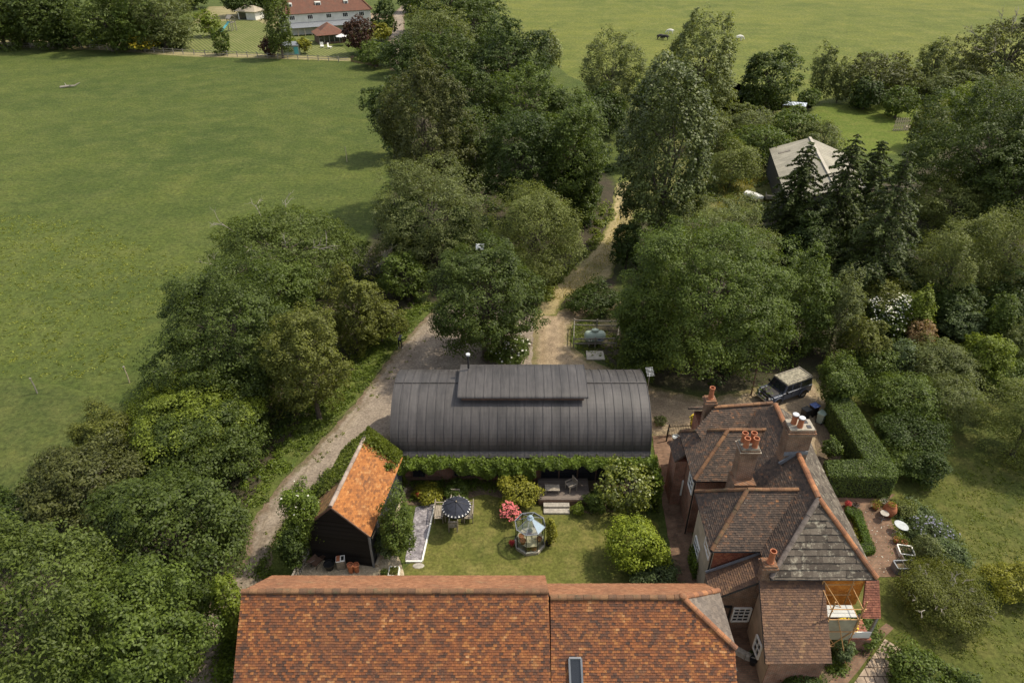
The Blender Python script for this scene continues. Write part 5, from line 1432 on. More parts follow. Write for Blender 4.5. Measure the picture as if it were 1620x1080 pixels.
scatter('garden_undergrowth', [(1380, 560), (1480, 520), (1620, 500), (1680, 600), (1540, 620), (1490, 640), (1420, 600)], 9000, .9, .22, L_MID, clumps=150, seed=14)
scatter('herb_plants', [(1310, 1060), (1318, 1000), (1350, 985), (1385, 1005), (1345, 1040), (1325, 1080)], 3500, .4, .12, L_MID, clumps=50, seed=15)
scatter('shed_weeds', [(430, 915), (440, 860), (490, 800), (540, 740), (520, 745), (450, 830), (405, 905)], 5000, .5, .15, L_NETTLE, clumps=110, seed=16)
scatter('barn_side_weeds', [(345, 1090), (360, 990), (372, 935), (380, 960), (372, 1090)], 3500, .9, .16, L_IVY, clumps=70, seed=17)

scatter('field_tufts', [(-60, 330), (140, 350), (300, 420), (230, 520), (190, 600), (120, 600), (-60, 590)], 8000, .06, .22, leafmat('pale_tuft_blades', (.09, .12, .03), (.21, .22, .06)), clumps=1500, cw=.45, seed=31, aspect=.4)
scatter('lawn_tufts', [(1400, 800), (1620, 700), (1660, 1100), (1420, 1000)], 9000, .04, .12, L_GRASS, clumps=900, cw=.35, seed=34, aspect=.4)
scatter('wood_undergrowth', [(-100, 66), (0, 66), (290, 78), (300, 50), (-100, 40)], 7000, 2.0, .7, L_DEEP, clumps=160, seed=35)
scatter('hedge_undergrowth', [(1340, 160), (1480, 135), (1600, 150), (1640, 200), (1480, 200), (1440, 165)], 6000, 1.8, .55, L_GREY, clumps=150, seed=36)

scatter('fallen_petals', [(1330, 800), (1400, 800), (1425, 850), (1435, 905), (1350, 905)], 260, .02, .075, F_WHITE, seed=41)
scatter('leaf_litter', [(630, 560), (690, 490), (860, 500), (880, 560), (960, 570), (1120, 640), (1300, 610), (1300, 660), (1040, 680), (880, 600)], 700, .03, .10, plain('brown_litter', (.12, .08, .045), .9, .4, 9), seed=42)
scatter('lane_weeds', [(560, 640), (640, 560), (690, 500), (700, 505), (650, 570), (580, 650), (470, 790), (410, 880), (400, 870), (460, 770)], 900, .08, .12, L_GRASS, clumps=90, cw=.3, seed=43)

# ------------------------------------------------------------------ climbers
def leafpatch(name, label, cat, gen, n, size, mat, seed=1, aspect=.8):
    rng = np.random.default_rng(seed)
    P, N = gen(rng, n)
    o = leaf_object(name, P, N, size * rng.uniform(.65, 1.35, len(P)), mat, None, aspect, rng)
    return tag(o, label, cat)
FYW = YC - HW + .25
def wist(rng, n):
    x = rng.uniform(-7.9, 9.6, n)
    prof = 1.3 + .65 * np.sin(x * 1.3 + 1) * np.sin(x * .55 + .4) + .35 * np.sin(x * 3.1)
    prof = np.clip(prof, .5, 2.3)
    prof = np.where((x > 2.2) & (x < 6.6), np.minimum(prof, .75 + .2 * np.sin(x * 5)), prof)
    prof = np.where(((x > -.9) & (x < 1.6)) | ((x > 6.9)), prof + .7, prof)
    prof = np.where((x > -6.4) & (x < -3.6), prof * .8 + .35 * np.clip(x + 5, 0, 2), prof)
    t = rng.random(n) ** .8
    z = 2.95 - t * prof
    bul = .45 + .8 * np.sin(np.pi * np.clip(t * .8 + .15, 0, 1)) * (0.7 + .3 * np.sin(x * 4.3) * np.sin(x * 1.9 + z * 3))
    y = FYW - .42 - bul * rng.random(n) ** .35
    N = np.stack([rng.normal(size=n) * .4, -.5 + rng.normal(size=n) * .4, .6 + rng.normal(size=n) * .4], 1)
    return np.stack([x, y, z], 1), N
leafpatch('wisteria', 'leafy wisteria hanging along the whole front eave of the curved barn', 'climber', wist, 25000, .17, L_IVY, 3)
def shedivy(rng, n):
    # west slope all over its far part, the far end and over the ridge at the back
    k = n // 2
    u = rng.random(k) ** .75; v = rng.random(k)
    a = np.array(A_); b = np.array(B_); w0_ = np.array(W0); w1_ = np.array(W1)
    u = 1 - u * .86
    P1 = (a + (b - a) * u[:, None]) * (1 - v[:, None]) + (w0_ + (w1_ - w0_) * u[:, None]) * v[:, None]
    keep = (u > .30 + .35 * (1 - v) * rng.random(k)) & (v > .04)
    P1 = P1[keep]
    P1[:, 2] += .08 + .28 * rng.random(len(P1)) * (np.sin(P1[:, 1] * 2) * .3 + .7)
    k2 = n - k
    u = 1 - np.abs(rng.normal(size=k2)) * .075; v = rng.random(k2) ** .9
    e0_ = np.array(E0); e1_ = np.array(E1)
    P2 = (a + (b - a) * u[:, None]) * (1 - v[:, None]) + (e0_ + (e1_ - e0_) * u[:, None]) * v[:, None]
    keep = u < 1.06
    P2 = P2[keep]; v2 = v[keep]
    P2[:, 1] += v2 * .2
    P2[:, 2] += .06 + .35 * rng.random(len(P2))
    q = rdir(rng, 260); q[:, 2] = np.abs(q[:, 2])
    c = a + (b - a) * .77; d = e0_ + (e1_ - e0_) * .77
    P3 = (c * .25 + d * .75) + q * np.array([.55, .35, .25]) * rng.random(260)[:, None] ** .4
    # down the far wall
    k3 = n // 5
    f = rng.random(k3)
    P4 = w1_ + (e1_ - w1_) * f[:, None]
    P4[:, 2] = rng.random(k3) * (3 + 2.1 * (1 - np.abs(f - .5) * 2)); P4[:, 1] += .1 + .4 * rng.random(k3)
    P = np.vstack([P1, P2, P3, P4])
    N = np.array([-.2, 0, .8]) + rng.normal(size=P.shape) * .5
    return P, N
leafpatch('ivy', 'thick ivy smothering the back and lane side of the black shed roof', 'climber', shedivy, 13000, .15, L_MOSS, 4)
def rightivy(rng, n):
    y = rng.uniform(33.4, 36.2, n); z = rng.random(n) ** .7 * 2.9
    x = 9.4 + .5 * rng.random(n)
    return np.stack([x, y - 1.6, z], 1), np.array([.6, -.4, .5]) + rng.normal(size=(n, 3)) * .45
leafpatch('ivy', 'ivy on the right front corner of the curved barn behind the magnolia', 'climber', rightivy, 2600, .16, L_IVY, 6)
def pathivy(rng, n):
    x = rng.uniform(10.95, 11.2, n); y = rng.uniform(26.6, 28.2, n); z = rng.random(n) * 1.4
    return np.stack([x, y, z], 1), np.array([-.7, -.2, .5]) + rng.normal(size=(n, 3)) * .45
leafpatch('climber', 'small green climber on the rendered side wall above the brick path', 'climber', pathivy, 700, .12, L_IVY, 7)

# ------------------------------------------------------------------ clipped hedge, L-shaped
def hedge(name, label, poly, h, seed, mat, n, size, core):
    root = thing(name, label, 'hedge', (poly[0][0], poly[0][1], 0))
    M = MB(); cx = sum(p[0] for p in poly) / len(poly); cy = sum(p[1] for p in poly) / len(poly)
    M.prism(poly, 0, h - .06); M.build('hedge_core', core, root)
    rng = np.random.default_rng(seed)
    A = np.array(poly); B = np.roll(A, -1, 0)
    mn = A.min(0); mx = A.max(0)
    G = rng.uniform(mn, mx, size=(n * 3, 2)); ins = np.zeros(len(G), bool)
    for a, b in zip(A, B):
        cnd = ((a[1] > G[:, 1]) != (b[1] > G[:, 1]))
        ins ^= cnd & (G[:, 0] < (b[0] - a[0]) * (G[:, 1] - a[1]) / ((b[1] - a[1]) if abs(b[1] - a[1]) > 1e-12 else 1e-12) + a[0])
    G = G[ins][:int(n * .5)]
    P = [np.stack([G[:, 0], G[:, 1], h - .07 + .05 * np.sin(G[:, 0] * 2.3) * np.sin(G[:, 1] * 1.7) + rng.random(len(G)) ** 2 * .14], 1)]
    N = [np.array([0, 0, 1.0]) + rng.normal(size=(len(G), 3)) * .5]
    per = np.linalg.norm(B - A, axis=1); m = int(n * .5)
    for a, b, L in zip(A, B, per):
        k = int(m * L / per.sum()); t = rng.random(k)
        d = (b - a) / L; nn = np.array([d[1], -d[0]])
        z = rng.random(k) * h
        q = a + (b - a) * t[:, None] + nn * (.02 + .07 * rng.random(k))[:, None]
        P.append(np.stack([q[:, 0], q[:, 1], z], 1)); N.append(np.array([nn[0], nn[1], .35]) + rng.normal(size=(k, 3)) * .45)
    leaf_object('hedge_leaves', np.vstack(P) - np.array([poly[0][0], poly[0][1], 0]), np.vstack(N), size * rng.uniform(.7, 1.3, sum(len(p) for p in P)), mat, root, .7, rng)
    return root
CORE = plain('hedge_twig_core', (.025, .032, .012), .95, .3, 6)
HH = 2.0
def top(px, py, z): p = ap(px, py, z); return (p.x, p.y)
poly = [top(1306, 728, HH), top(1312, 752, HH), top(1419, 755, HH), top(1421, 742, HH), top(1346, 628, HH), top(1310, 632, HH), top(1370, 726, HH)]
def ccw(p):
    a = sum(p[i][0] * p[(i + 1) % len(p)][1] - p[(i + 1) % len(p)][0] * p[i][1] for i in range(len(p)))
    return p if a > 0 else p[::-1]
hedge('clipped_hedge', 'tall clipped L shaped hedge right of the house', ccw(poly), HH, 3, L_HEDGE, 26000, .11, CORE)
bp = [(1340, 800), (1362, 806), (1372, 836), (1385, 868), (1365, 873), (1357, 873), (1352, 862), (1369, 857), (1360, 836), (1352, 816), (1341, 810)]
hedge('box_hedge', 'low bright green box edging round the terrace bed', ccw([top(x, y, .5) for x, y in bp]), .5, 5, L_BOX, 5000, .08, CORE)
scatter('terrace_bed_plants', [(1342, 812), (1352, 818), (1362, 845), (1368, 856), (1352, 862)], 900, .4, .1, L_YEL, clumps=25, seed=21)

# ------------------------------------------------------------------ garden table, chairs, parasol
TX, TY = ap(719, 815).x, ap(719, 815).y
tb = thing('garden_table', 'square weathered wooden table under the navy parasol', 'table', (TX, TY, 0))
M = MB()
for i in range(9): M.box((TX - .6 + .15 * i, TY, .74), (.135, 1.3, .035))
M.build('tabletop', TEAK, tb)
for a in (-1, 1):
    for b in (-1, 1):
        M = MB(); M.box((TX + a * .55, TY + b * .55, .36), (.08, .08, .72)); M.build('leg', TEAK, tb)
M = MB(); M.box((TX, TY + .6, .67), (1.15, .03, .09)); M.box((TX, TY - .6, .67), (1.15, .03, .09)); M.split('apron', TEAK, tb)
def chair(loc, rz, label, wdt=.6, name='garden_chair', cat='chair', group='chairs round the garden table'):
    root = thing(name, label, cat, loc, rz, group)
    h = wdt / 2
    M = MB()
    for i in range(5): M.box((0, -.22 + i * .11, .43), (wdt - .06, .09, .03))
    M.build('seat', TEAK, root, False)
    M = MB(); ns_ = max(5, int(wdt / .1))
    for i in range(ns_): M.box((-h + .08 + i * (wdt - .16) / (ns_ - 1), .29, .68), (.045, .025, .42))
    M.box((0, .29, .91), (wdt, .04, .09)); M.box((0, .29, .47), (wdt, .035, .05)); M.build('backrest', TEAK, root, False)
    for a in (-1, 1):
        M = MB(); M.box((a * (h - .03), -.02, .65), (.065, .6, .035)); M.build('armrest', TEAK, root, False)
        M = MB(); M.box((a * (h - .03), -.27, .32), (.06, .06, .64)); M.build('leg', TEAK, root, False)
        M = MB(); M.box((a * (h - .03), .29, .46), (.06, .05, .92)); M.build('leg', TEAK, root, False)
    return root
chair((TX + .02, TY - 1.15, 0), R(180), 'single wooden armchair at the near end of the parasol table')
chair((TX - .98, TY - .05, 0), R(90), 'wooden bench on the left side of the parasol table', 1.3, 'garden_bench', 'bench')
chair((TX + .98, TY - .05, 0), R(-90), 'wooden bench on the right side of the parasol table', 1.3, 'garden_bench', 'bench')
chair((TX, TY + 1.2, 0), 0, 'wooden armchair behind the parasol table, nearly hidden')
PC = ap(722, 801, 2.15)
pz = thing('parasol', 'round navy parasol with a white triangle border on the lawn', 'parasol', (PC.x, PC.y, 0))
M = MB(); nn_ = 32; rr = .92
prof = [(.001, 2.58), (.3, 2.50), (.62, 2.34), (rr, 2.12), (rr, 2.0)]
M.lathe(prof, (PC.x, PC.y, 0), nn_); M.build('canopy', NAVY, pz, smooth=False)
M = MB()
for k in range(24):
    a = 2 * math.pi * k / 24; d = .06
    def pp(aa, r_, z): return (PC.x + r_ * math.cos(aa), PC.y + r_ * math.sin(aa), z)
    M.face([pp(a - d, rr + .004, 2.135), pp(a + d, rr + .004, 2.135), pp(a, rr - .11, 2.218)])
M.build('triangle_border', CLOTHWHITE, pz)
M = MB()
for k in range(8):
    a = 2 * math.pi * k / 8
    M.tube([pp(a, .02, 2.6), pp(a, .3, 2.52), pp(a, .62, 2.36), pp(a, rr, 2.14)], .012, 5)
M.split('rib', DARKMETAL, pz)
M = MB(); M.tube([(PC.x, PC.y, .05), (PC.x, PC.y, 2.6)], .025, 8); M.lathe([(.001, 2.72), (.04, 2.66), (.035, 2.58)], (PC.x, PC.y, 0), 8); M.build('pole', PALEWOOD, pz)

# ------------------------------------------------------------------ octagonal greenhouse
GX, GY = ap(838, 860).x, ap(838, 860).y
gh = thing('greenhouse', 'small eight sided glass greenhouse with a pale pointed roof on the lawn', 'greenhouse', (GX, GY, 0))
def oct_(r, z, k): a = 2 * math.pi * k / 8 + math.pi / 8 + .12; return Vector((GX + r * math.cos(a), GY + r * math.sin(a), z))
M = MB()
for k in range(8): M.bar(oct_(.95, .12, k), oct_(.95, .12, k + 1), .12, .24)
M.build('base', CONCRETE, gh)
M = MB()
for k in range(8):
    M.bar(oct_(.93, .2, k), oct_(.93, 1.85, k), .05, .05); M.bar(oct_(.93, 1.85, k), oct_(.93, 1.85, k + 1), .05, .05)
M.split('frame', DARKMETAL, gh)
M = MB()
for k in range(8): M.bar(oct_(.98, 1.87, k), Vector((GX, GY, 2.5)), .035, .03); M.bar(oct_(.98, 1.88, k), oct_(.98, 1.88, k + 1), .045, .04)
M.split('roof_bar', LEAD, gh)
M = MB()
for k in range(8):
    if k != 6: M.face([oct_(.98, 1.87, k), oct_(.98, 1.87, k + 1), (GX, GY, 2.49)])
M.build('roof_glass', CLEAR, gh)
M = MB(); M.face([oct_(.98, 1.89, 6), oct_(.98, 1.89, 7), (GX, GY, 2.51)]); M.build('frosted_pane', BRIGHTPANE, gh)
M = MB()
for k in range(8): M.face([oct_(.92, .24, k), oct_(.92, .24, k + 1), oct_(.92, 1.83, k + 1), oct_(.92, 1.83, k)])
M.build('glass', CLEAR, gh)
M = MB(); M.lathe([(.24, 2.40), (.13, 2.52), (.12, 2.58), (.001, 2.64)], (GX, GY, 0), 8); M.build('finial', BRIGHTPANE, gh)
M = MB(); M.prism([tuple(oct_(.86, 0, k).to_2d()) for k in range(8)], .05, .1); M.build('floor', G_YARD, gh)
M = MB(); M.prism([tuple(oct_(.84, 0, k).to_2d()) for k in range(8)], .62, .65)
sh_ = M.build('shelf', PALEWOOD, gh)
def small_pot(loc, r, h, label, mat=TERRA, plant=None, name='plant_pot', group=None, seed=1, pr_=1.0):
    root = thing(name, label, 'pot', loc, 0, group)
    M = MB(); M.lathe([(.001, .01), (r * .7, 0), (r, h * .85), (r * 1.08, h * .86), (r * 1.08, h), (r * .92, h), (r * .88, h * .84), (.001, h * .8)], n=14); M.build('pot', mat, root, False, smooth=False)
    if plant:
        rng = np.random.default_rng(seed); n = 260
        q = rdir(rng, n); q[:, 2] = np.abs(q[:, 2])
        P = q * (rng.random(n) ** .4)[:, None] * np.array([r * 1.3, r * 1.3, r * 1.6]) * pr_ + np.array([0, 0, h * .9])
        leaf_object('plant', P, q + rng.normal(size=(n, 3)) * .5, max(.07, r * .35) * rng.uniform(.7, 1.3, n), plant, root, .6, rng)
    return root
for i, (dx, dy, z_, r_, lab) in enumerate(((-.55, -.1, .65, .17, 'terracotta pot on the greenhouse shelf, far left'), (-.45, -.48, .65, .19, 'large terracotta pot on the greenhouse shelf, near left'), (-.12, -.62, .1, .15, 'terracotta pot on the greenhouse floor left of the door'), (.25, -.62, .1, .16, 'terracotta pot on the greenhouse floor right of the door'), (.58, -.3, .65, .17, 'terracotta pot on the greenhouse shelf, right side'), (.0, .3, .65, .15, 'terracotta pot with a seedling at the back of the greenhouse shelf'))):
    small_pot((GX + dx, GY + dy, z_), r_, r_ * 1.5, lab, TERRA, L_MID if i in (2, 5) else None, seed=i)
small_pot((GX - 1.15, GY - .15, 0), .16, .3, 'dark pot with red flowers left of the greenhouse', TERRA_DARK, F_RED, seed=31)
small_pot((GX + 1.2, GY - .1, 0), .2, .34, 'dark pot with a purple plant right of the greenhouse', BLACKPLASTIC, L_COPPER, seed=32)
small_pot(ap(665, 789), .26, .42, 'dark pot with red flowers at the top of the slate bed', BLACKPLASTIC, F_RED, seed=33)

# ------------------------------------------------------------------ deck with seat, table and steps
dk = thing('deck', 'raised boarded deck under the wisteria at the barn doors', 'deck', (3.6, 33.9, 0))
M = MB(); M.box((3.55, 33.65, .52), (3.5, 2.0, .08)); M.build('boards', DECKWOOD, dk)
M = MB(); M.box((3.55, 32.64, .28), (3.5, .05, .42)); M.build('fascia', BROWNWOOD, dk)
st = thing('steps', 'two stone steps leading from the lawn up to the deck', 'steps', (3.2, 32.4, 0))
M = MB(); M.box((3.0, 32.42, .17), (1.75, .38, .34)); M.split('tread', STONE, st, bevel=.02); M = MB(); M.box((3.0, 32.02, .09), (1.75, .42, .18)); M.split('tread', STONE, st, bevel=.02)
lt = thing('low_table', 'low slatted wooden table standing on the deck', 'table', (2.75, 33.35, .56))
M = MB()
for i in range(6): M.box((0, -.25 + i * .1, .42), (1.0, .085, .03))
M.build('tabletop', TEAK, lt, False)
for a in (-1, 1):
    for b in (-1, 1): M = MB(); M.box((a * .44, b * .24, .2), (.07, .07, .4)); M.build('leg', TEAK, lt, False)
chair((4.05, 33.6, .56), R(-62), 'wooden armchair facing the low table on the deck', .62, group=None)

# ------------------------------------------------------------------ slate bed edging, stones
ed_ = thing('bed_edging', 'white painted timber edging along the slate bed', 'edging', ap(666, 888))
M = MB(); M.bar(ap(688, 798, .08), ap(668, 887, .08), .1, .16); M.bar(ap(668, 888, .08), ap(642, 888, .08), .1, .16); M.split('board', WHITE, ed_)
st2 = thing('stepping_stone', 'flat grey stone in the grass below the slate bed', 'stone', ap(662, 895))
M = MB(); M.lathe([(.001, .05), (.3, .05), (.34, .0)], n=9, M=Matrix.Diagonal((1.2, .7, 1, 1))); M.build('stone', STONE, st2, False)

# ------------------------------------------------------------------ things in the shed yard
fg = thing('gate', 'silvered wooden field gate leaning beside the black shed', 'gate', ap(470, 905))
a, b = ap(459, 918, 1.0), ap(487, 857, 1.0)
a0_, b0_ = Vector((a.x, a.y, 0)), Vector((b.x, b.y, 0))
M = MB(); M.bar(a, b, .11, .07); M.build('top_rail', GREYWOOD, fg)
M = MB(); M.bar(a0_ + Vector((0, 0, .25)), b0_ + Vector((0, 0, .25)), .08, .1); M.bar(a0_ + Vector((0, 0, .62)), b0_ + Vector((0, 0, .62)), .06, .1); M.split('rail', GREYWOOD, fg)
for t in (0.02, .33, .66, .98): M = MB(); M.bar(a0_.lerp(b0_, t), a.lerp(b, t), .09, .09); M.build('upright', GREYWOOD, fg)
wbp = ap(503, 893)
wb = thing('wheelbarrow', 'old rusty wheelbarrow tipped against the gate by the black shed', 'wheelbarrow', wbp, R(60))
M = MB(); q0 = [(-.3, -.22, .3), (.3, -.22, .3), (.3, .22, .3), (-.3, .22, .3)]; q1 = [(-.5, -.36, .62), (.42, -.34, .58), (.42, .34, .58), (-.5, .36, .62)]
M.face(q0[::-1])
for i in range(4): j = (i + 1) % 4; M.face([q0[i], q0[j], q1[j], q1[i]]); M.face([q1[i], q1[j], q0[j], q0[i]])
M.face([Vector(p) + Vector((0, 0, .02)) for p in q0]); M.build('tray', plain('rusty_steel', (.12, .07, .045), .8, .4, 6), wb, False)
for s_ in (-1, 1): M = MB(); M.tube([(.55, s_ * .06, .2), (0, s_ * .22, .3), (-.9, s_ * .3, .58)], .022, 6); M.split('handle', GREYWOOD, wb, False)
M = MB(); M.lathe([(.06, -.04), (.19, -.045), (.2, 0), (.19, .045), (.06, .04)], (.58, 0, .2), 16, Matrix.Rotation(R(90), 4, 'X')); M.build('wheel', RUBBER, wb, False)
for s_ in (-1, 1): M = MB(); M.tube([(-.25, s_ * .22, .32), (-.35, s_ * .24, 0)], .02, 5); M.build('leg', DARKMETAL, wb, False)
small_pot(ap(522, 899), .32, .5, 'wide dark cauldron in front of the black shed', BLACKPLASTIC, name='cauldron')
cb = ap(541, 897)
cx_ = thing('beehive', 'square box painted grey and orange standing before the black shed', 'box', cb)
M = MB(); M.box((0, 0, .4), (.5, .45, .8), R(10)); M.build('body', GREYWOOD, cx_, False, bevel=.02)
M = MB(); M.box((-.13, 0, .83), (.22, .42, .05), R(10)); M.build('orange_lid', TERRA, cx_, False); M = MB(); M.box((.13, .03, .82), (.17, .3, .03), R(10)); M.build('opening', BLACKPLASTIC, cx_, False)
M = MB(); M.box((.0, 0, .81), (.54, .49, .02), R(10)); M.build('rim', WHITE, cx_, False)
small_pot(ap(556, 905), .19, .75, 'tall terracotta chimney pot standing in the yard, left of the pair', TERRA, name='chimney_pot')
small_pot(ap(565, 904), .19, .7, 'tall terracotta chimney pot standing in the yard, right of the pair', TERRA, name='chimney_pot')
sb = ap(601, 876)
so = thing('stone_block', 'pale broken stone at the shed corner', 'stone', sb)
M = MB(); M.box((0, 0, .14), (.5, .35, .28), R(25)); M.build('stone', STONE, so, False, bevel=.05)
tr_ = ap(624, 910)
tg = thing('planter', 'white rectangular planter of seedlings on the yard corner', 'planter', tr_)
M = MB()
for a, b in (((-.3, -.3), (.3, -.3)), ((.3, -.3), (.3, .35)), ((.3, .35), (-.3, .35)), ((-.3, .35), (-.3, -.3))): M.bar((*a, .2), (*b, .2), .06, .4)
M.build('box', WHITE, tg, False); M = MB(); M.box((0, 0, .33), (.55, .6, .04)); M.build('soil', G_EARTH, tg, False)
rng_ = np.random.default_rng(4); q = rng_.uniform(-1, 1, size=(220, 3)) * np.array([.26, .28, .1]) + np.array([0, 0, .43])
leaf_object('plant', q, np.array([0, 0, 1.]) + rng_.normal(size=(220, 3)) * .5, .1, L_OLIVE, tg, .6, rng_)
small_pot(ap(609, 912), .24, .36, 'round dark tub beside the white planter', BLACKPLASTIC, L_MID, seed=44)

# ------------------------------------------------------------------ off-road car, lorry-like long wheelbase
CARP = plain('blue_grey_car_paint', (.085, .095, .125), .35, .2, 2, .2, .6)
CARD = plain('dusty_dark_bonnet', (.026, .022, .022), .55, .4, 3)
CARROOF = plain('lichen_stained_roof', (.25, .225, .165), .85, .6, 5, bmp=.2)
hd = math.atan2(-1.2, -2.5)
cc_ = ap(1243, 629)
car = thing('off_road_car', 'old blue grey off road estate car with a lichen stained cream roof', 'car', (22.35, 44.6, 0), hd)
def hex_(M, x0, x1, w0_, w1_, z0, z1, x0t=None, x1t=None):
    x0t = x0 if x0t is None else x0t; x1t = x1 if x1t is None else x1t
    M.hexa([Vector(p) for p in ((x0, -w0_, z0), (x1, -w0_, z0), (x1, w0_, z0), (x0, w0_, z0), (x0t, -w1_, z1), (x1t, -w1_, z1), (x1t, w1_, z1), (x0t, w1_, z1))])
M = MB(); hex_(M, -2.15, 1.0, .86, .86, .52, 1.18); hex_(M, .98, 2.12, .84, .80, .55, 1.0); M.build('body', CARP, car, False, bevel=.03)
M = MB(); hex_(M, .95, 2.08, .64, .60, 1.0, 1.16, .95, 2.0); bo = M.build('bonnet', CARD, car, False, bevel=.03)
for s_ in (-1, 1):
    M = MB(); hex_(M, 1.02, 1.95, .13, .11, .95, 1.1)
    for i in range(len(M.v)): M.v[i] = (M.v[i][0], M.v[i][1] + s_ * .74, M.v[i][2])
    M.build('wing', CARP, car, False, bevel=.03)
M = MB(); hex_(M, -2.12, .95, .84, .76, 1.18, 1.86, -2.05, .62); M.build('cabin', CARP, car, False, bevel=.03)
M = MB(); hex_(M, -2.1, .72, .80, .74, 1.85, 1.97, -2.05, .66); M.build('roof', CARROOF, car, False, bevel=.04)
def side(M, x0, x1, x0t, x1t, s_):
    y0 = .842 - .08 * (1.30 - 1.18) / .68; y1 = .842 - .08 * (1.76 - 1.18) / .68
    p = [(x0, s_ * (y0 + .006), 1.28), (x1, s_ * (y0 + .006), 1.28), (x1t, s_ * (y1 + .006), 1.76), (x0t, s_ * (y1 + .006), 1.76)]
    M.face(p if s_ < 0 else p[::-1])
for s_ in (-1, 1):
    for x0, x1, x0t, x1t in ((.1, .76, .1, .58), (-.78, .0, -.78, .0), (-2.0, -.9, -1.95, -.9)):
        M = MB(); side(M, x0, x1, x0t, x1t, s_); M.build('window', GLASS, car, False)
    M = MB(); hex_(M, -.84, -.82, .005, .005, .6, 1.8)
    for x in (-.84, .05, .9): M.box((x, s_ * .868, .88), (.02, .012, .62))
    M.split('door_gap', BLACKPLASTIC, car, False)
    M = MB()
    for x in (-.05, -.95): M.box((x + .15, s_ * .875, 1.05), (.14, .03, .04))
    M.split('door_handle', BLACKPLASTIC, car, False)
    M = MB(); M.box((.78, s_ * 1.0, 1.32), (.05, .2, .2)); M.build('mirror', BLACKPLASTIC, car, False)
    M = MB(); M.lathe([(.001, .04), (.10, .03), (.11, 0)], (2.13, s_ * .58, .86), 12, Matrix.Rotation(R(90), 4, 'Y')); M.build('headlight', WHITE, car, False)
    for x in (1.45, -1.34):
        M = MB(); M.lathe([(.16, -.1), (.37, -.11), (.40, -.06), (.40, .06), (.37, .11), (.16, .1)], (x, s_ * .76, .40), 20, Matrix.Rotation(R(90), 4, 'X')); wh = M.build('wheel', RUBBER, car, False)
        M = MB(); M.lathe([(.001, -.07), (.2, -.06), (.21, 0), (.2, .06), (.001, .07)], (x, s_ * .80, .40), 14, Matrix.Rotation(R(90), 4, 'X')); M.build('rim', STEEL, wh, False)
        M = MB()
        ar = [(x + .5 * math.cos(math.pi * i / 8), s_ * .9, .45 + .5 * math.sin(math.pi * i / 8)) for i in range(9)]
        for p, q in zip(ar, ar[1:]): M.bar(p, q, .1, .05)
        M.build('wheel_arch', CARP, car, False)
        M = MB(); ar2 = [(x + .46 * math.cos(math.pi * i / 8), s_ * .868, .45 + .46 * math.sin(math.pi * i / 8)) for i in range(9)]; M.face(ar2 if s_ < 0 else ar2[::-1]); M.build('arch_opening', BLACKPLASTIC, car, False)
M = MB(); y1 = .8; p = [(.955, -.74, 1.26), (.955, .74, 1.26), (.70, .68, 1.78), (.70, -.68, 1.78)]; M.face([(a + .02, b, c) for a, b, c in p]); M.build('windscreen', GLASS, car, False)
M = MB(); M.box((2.2, 0, .55), (.12, 1.66, .16)); M.build('bumper', STEEL, car, False)
M = MB(); M.box((2.125, 0, .82), (.03, .85, .34)); M.build('grille', BLACKPLASTIC, car, False)
M = MB(); M.box((2.15, 0, .72), (.02, .52, .11)); M.build('number_plate', WHITE, car, False)
M = MB(); hex_(M, -2.2, -2.13, .3, .3, .75, 1.1); M.lathe([(.001, -.1), (.34, -.09), (.38, 0), (.34, .09), (.001, .1)], (-2.28, .1, 1.12), 18, Matrix.Rotation(R(90), 4, 'Y')); M.build('spare_wheel', RUBBER, car, False)
M = MB()
for y in (-.62, .62): M.bar((-1.9, y, 2.0), (.4, y, 2.0), .05, .05)
M.bar((-1.95, -.72, 2.0), (-1.95, .72, 2.0), .06, .06); M.split('roof_rail', GREYWOOD, car, False)

# bins and clutter beyond the house
def wheelie(loc, rz, label, mat, lid):
    root = thing('wheelie_bin', label, 'bin', loc, rz)
    M = MB(); hex_(M, -.24, .24, .22, .27, .06, .95, -.29, .29); M.build('body', mat, root, False, bevel=.02)
    M = MB(); M.box((0, 0, .98), (.64, .6, .07)); M.build('lid', lid, root, False, bevel=.02)
    for s_ in (-1, 1): M = MB(); M.lathe([(.001, -.03), (.1, -.03), (.1, .03), (.001, .03)], (-.22, s_ * .22, .1), 12, Matrix.Rotation(R(90), 4, 'X')); M.build('wheel', RUBBER, root, False)
    M = MB(); M.tube([(-.33, -.2, .95), (-.33, .2, .95)], .018, 5); M.split('handle', mat, root, False)
    return root
wheelie(ap(1285, 656), R(25), 'wheeled bin with a blue lid behind the house', BLACKPLASTIC, BLUEPLASTIC)
wheelie(ap(1272, 662), R(25), 'black wheeled bin beside the blue lidded one', BLACKPLASTIC, BLACKPLASTIC)
wheelie(ap(1297, 668), R(40), 'pale green wheeled bin behind the stone chimney', PALEGREEN, PALEGREEN)
# iron railing gate by the path
rg = thing('gate', 'black iron railing gate between the brick path and the drive', 'gate', ap(1057, 686))
a, b = ap(1056, 690), ap(1092, 688)
M = MB(); M.bar(a + Vector((0, 0, .15)), b + Vector((0, 0, .15)), .04, .04); M.bar(a + Vector((0, 0, .95)), b + Vector((0, 0, .95)), .04, .04); M.split('rail', GUTTER, rg)
M = MB()
for i in range(15): q = a.lerp(b, i / 14); M.bar(q, q + Vector((0, 0, 1.1)), .025, .025)
M.split('bar', GUTTER, rg)
c0 = ap(1054, 698); M = MB(); M.bar(c0, c0 + Vector((0, 0, 1.2)), .09, .09); M.bar(a, a + Vector((0, 0, 1.2)), .09, .09); M.split('post', GUTTER, rg)
small_pot(ap(1068, 700), .28, .6, 'galvanised round bin inside the iron gate', STEEL, name='dustbin')
gw = thing('brick_pier', 'low brick pier beside the house beyond the iron gate', 'wall', ap(1105, 680))
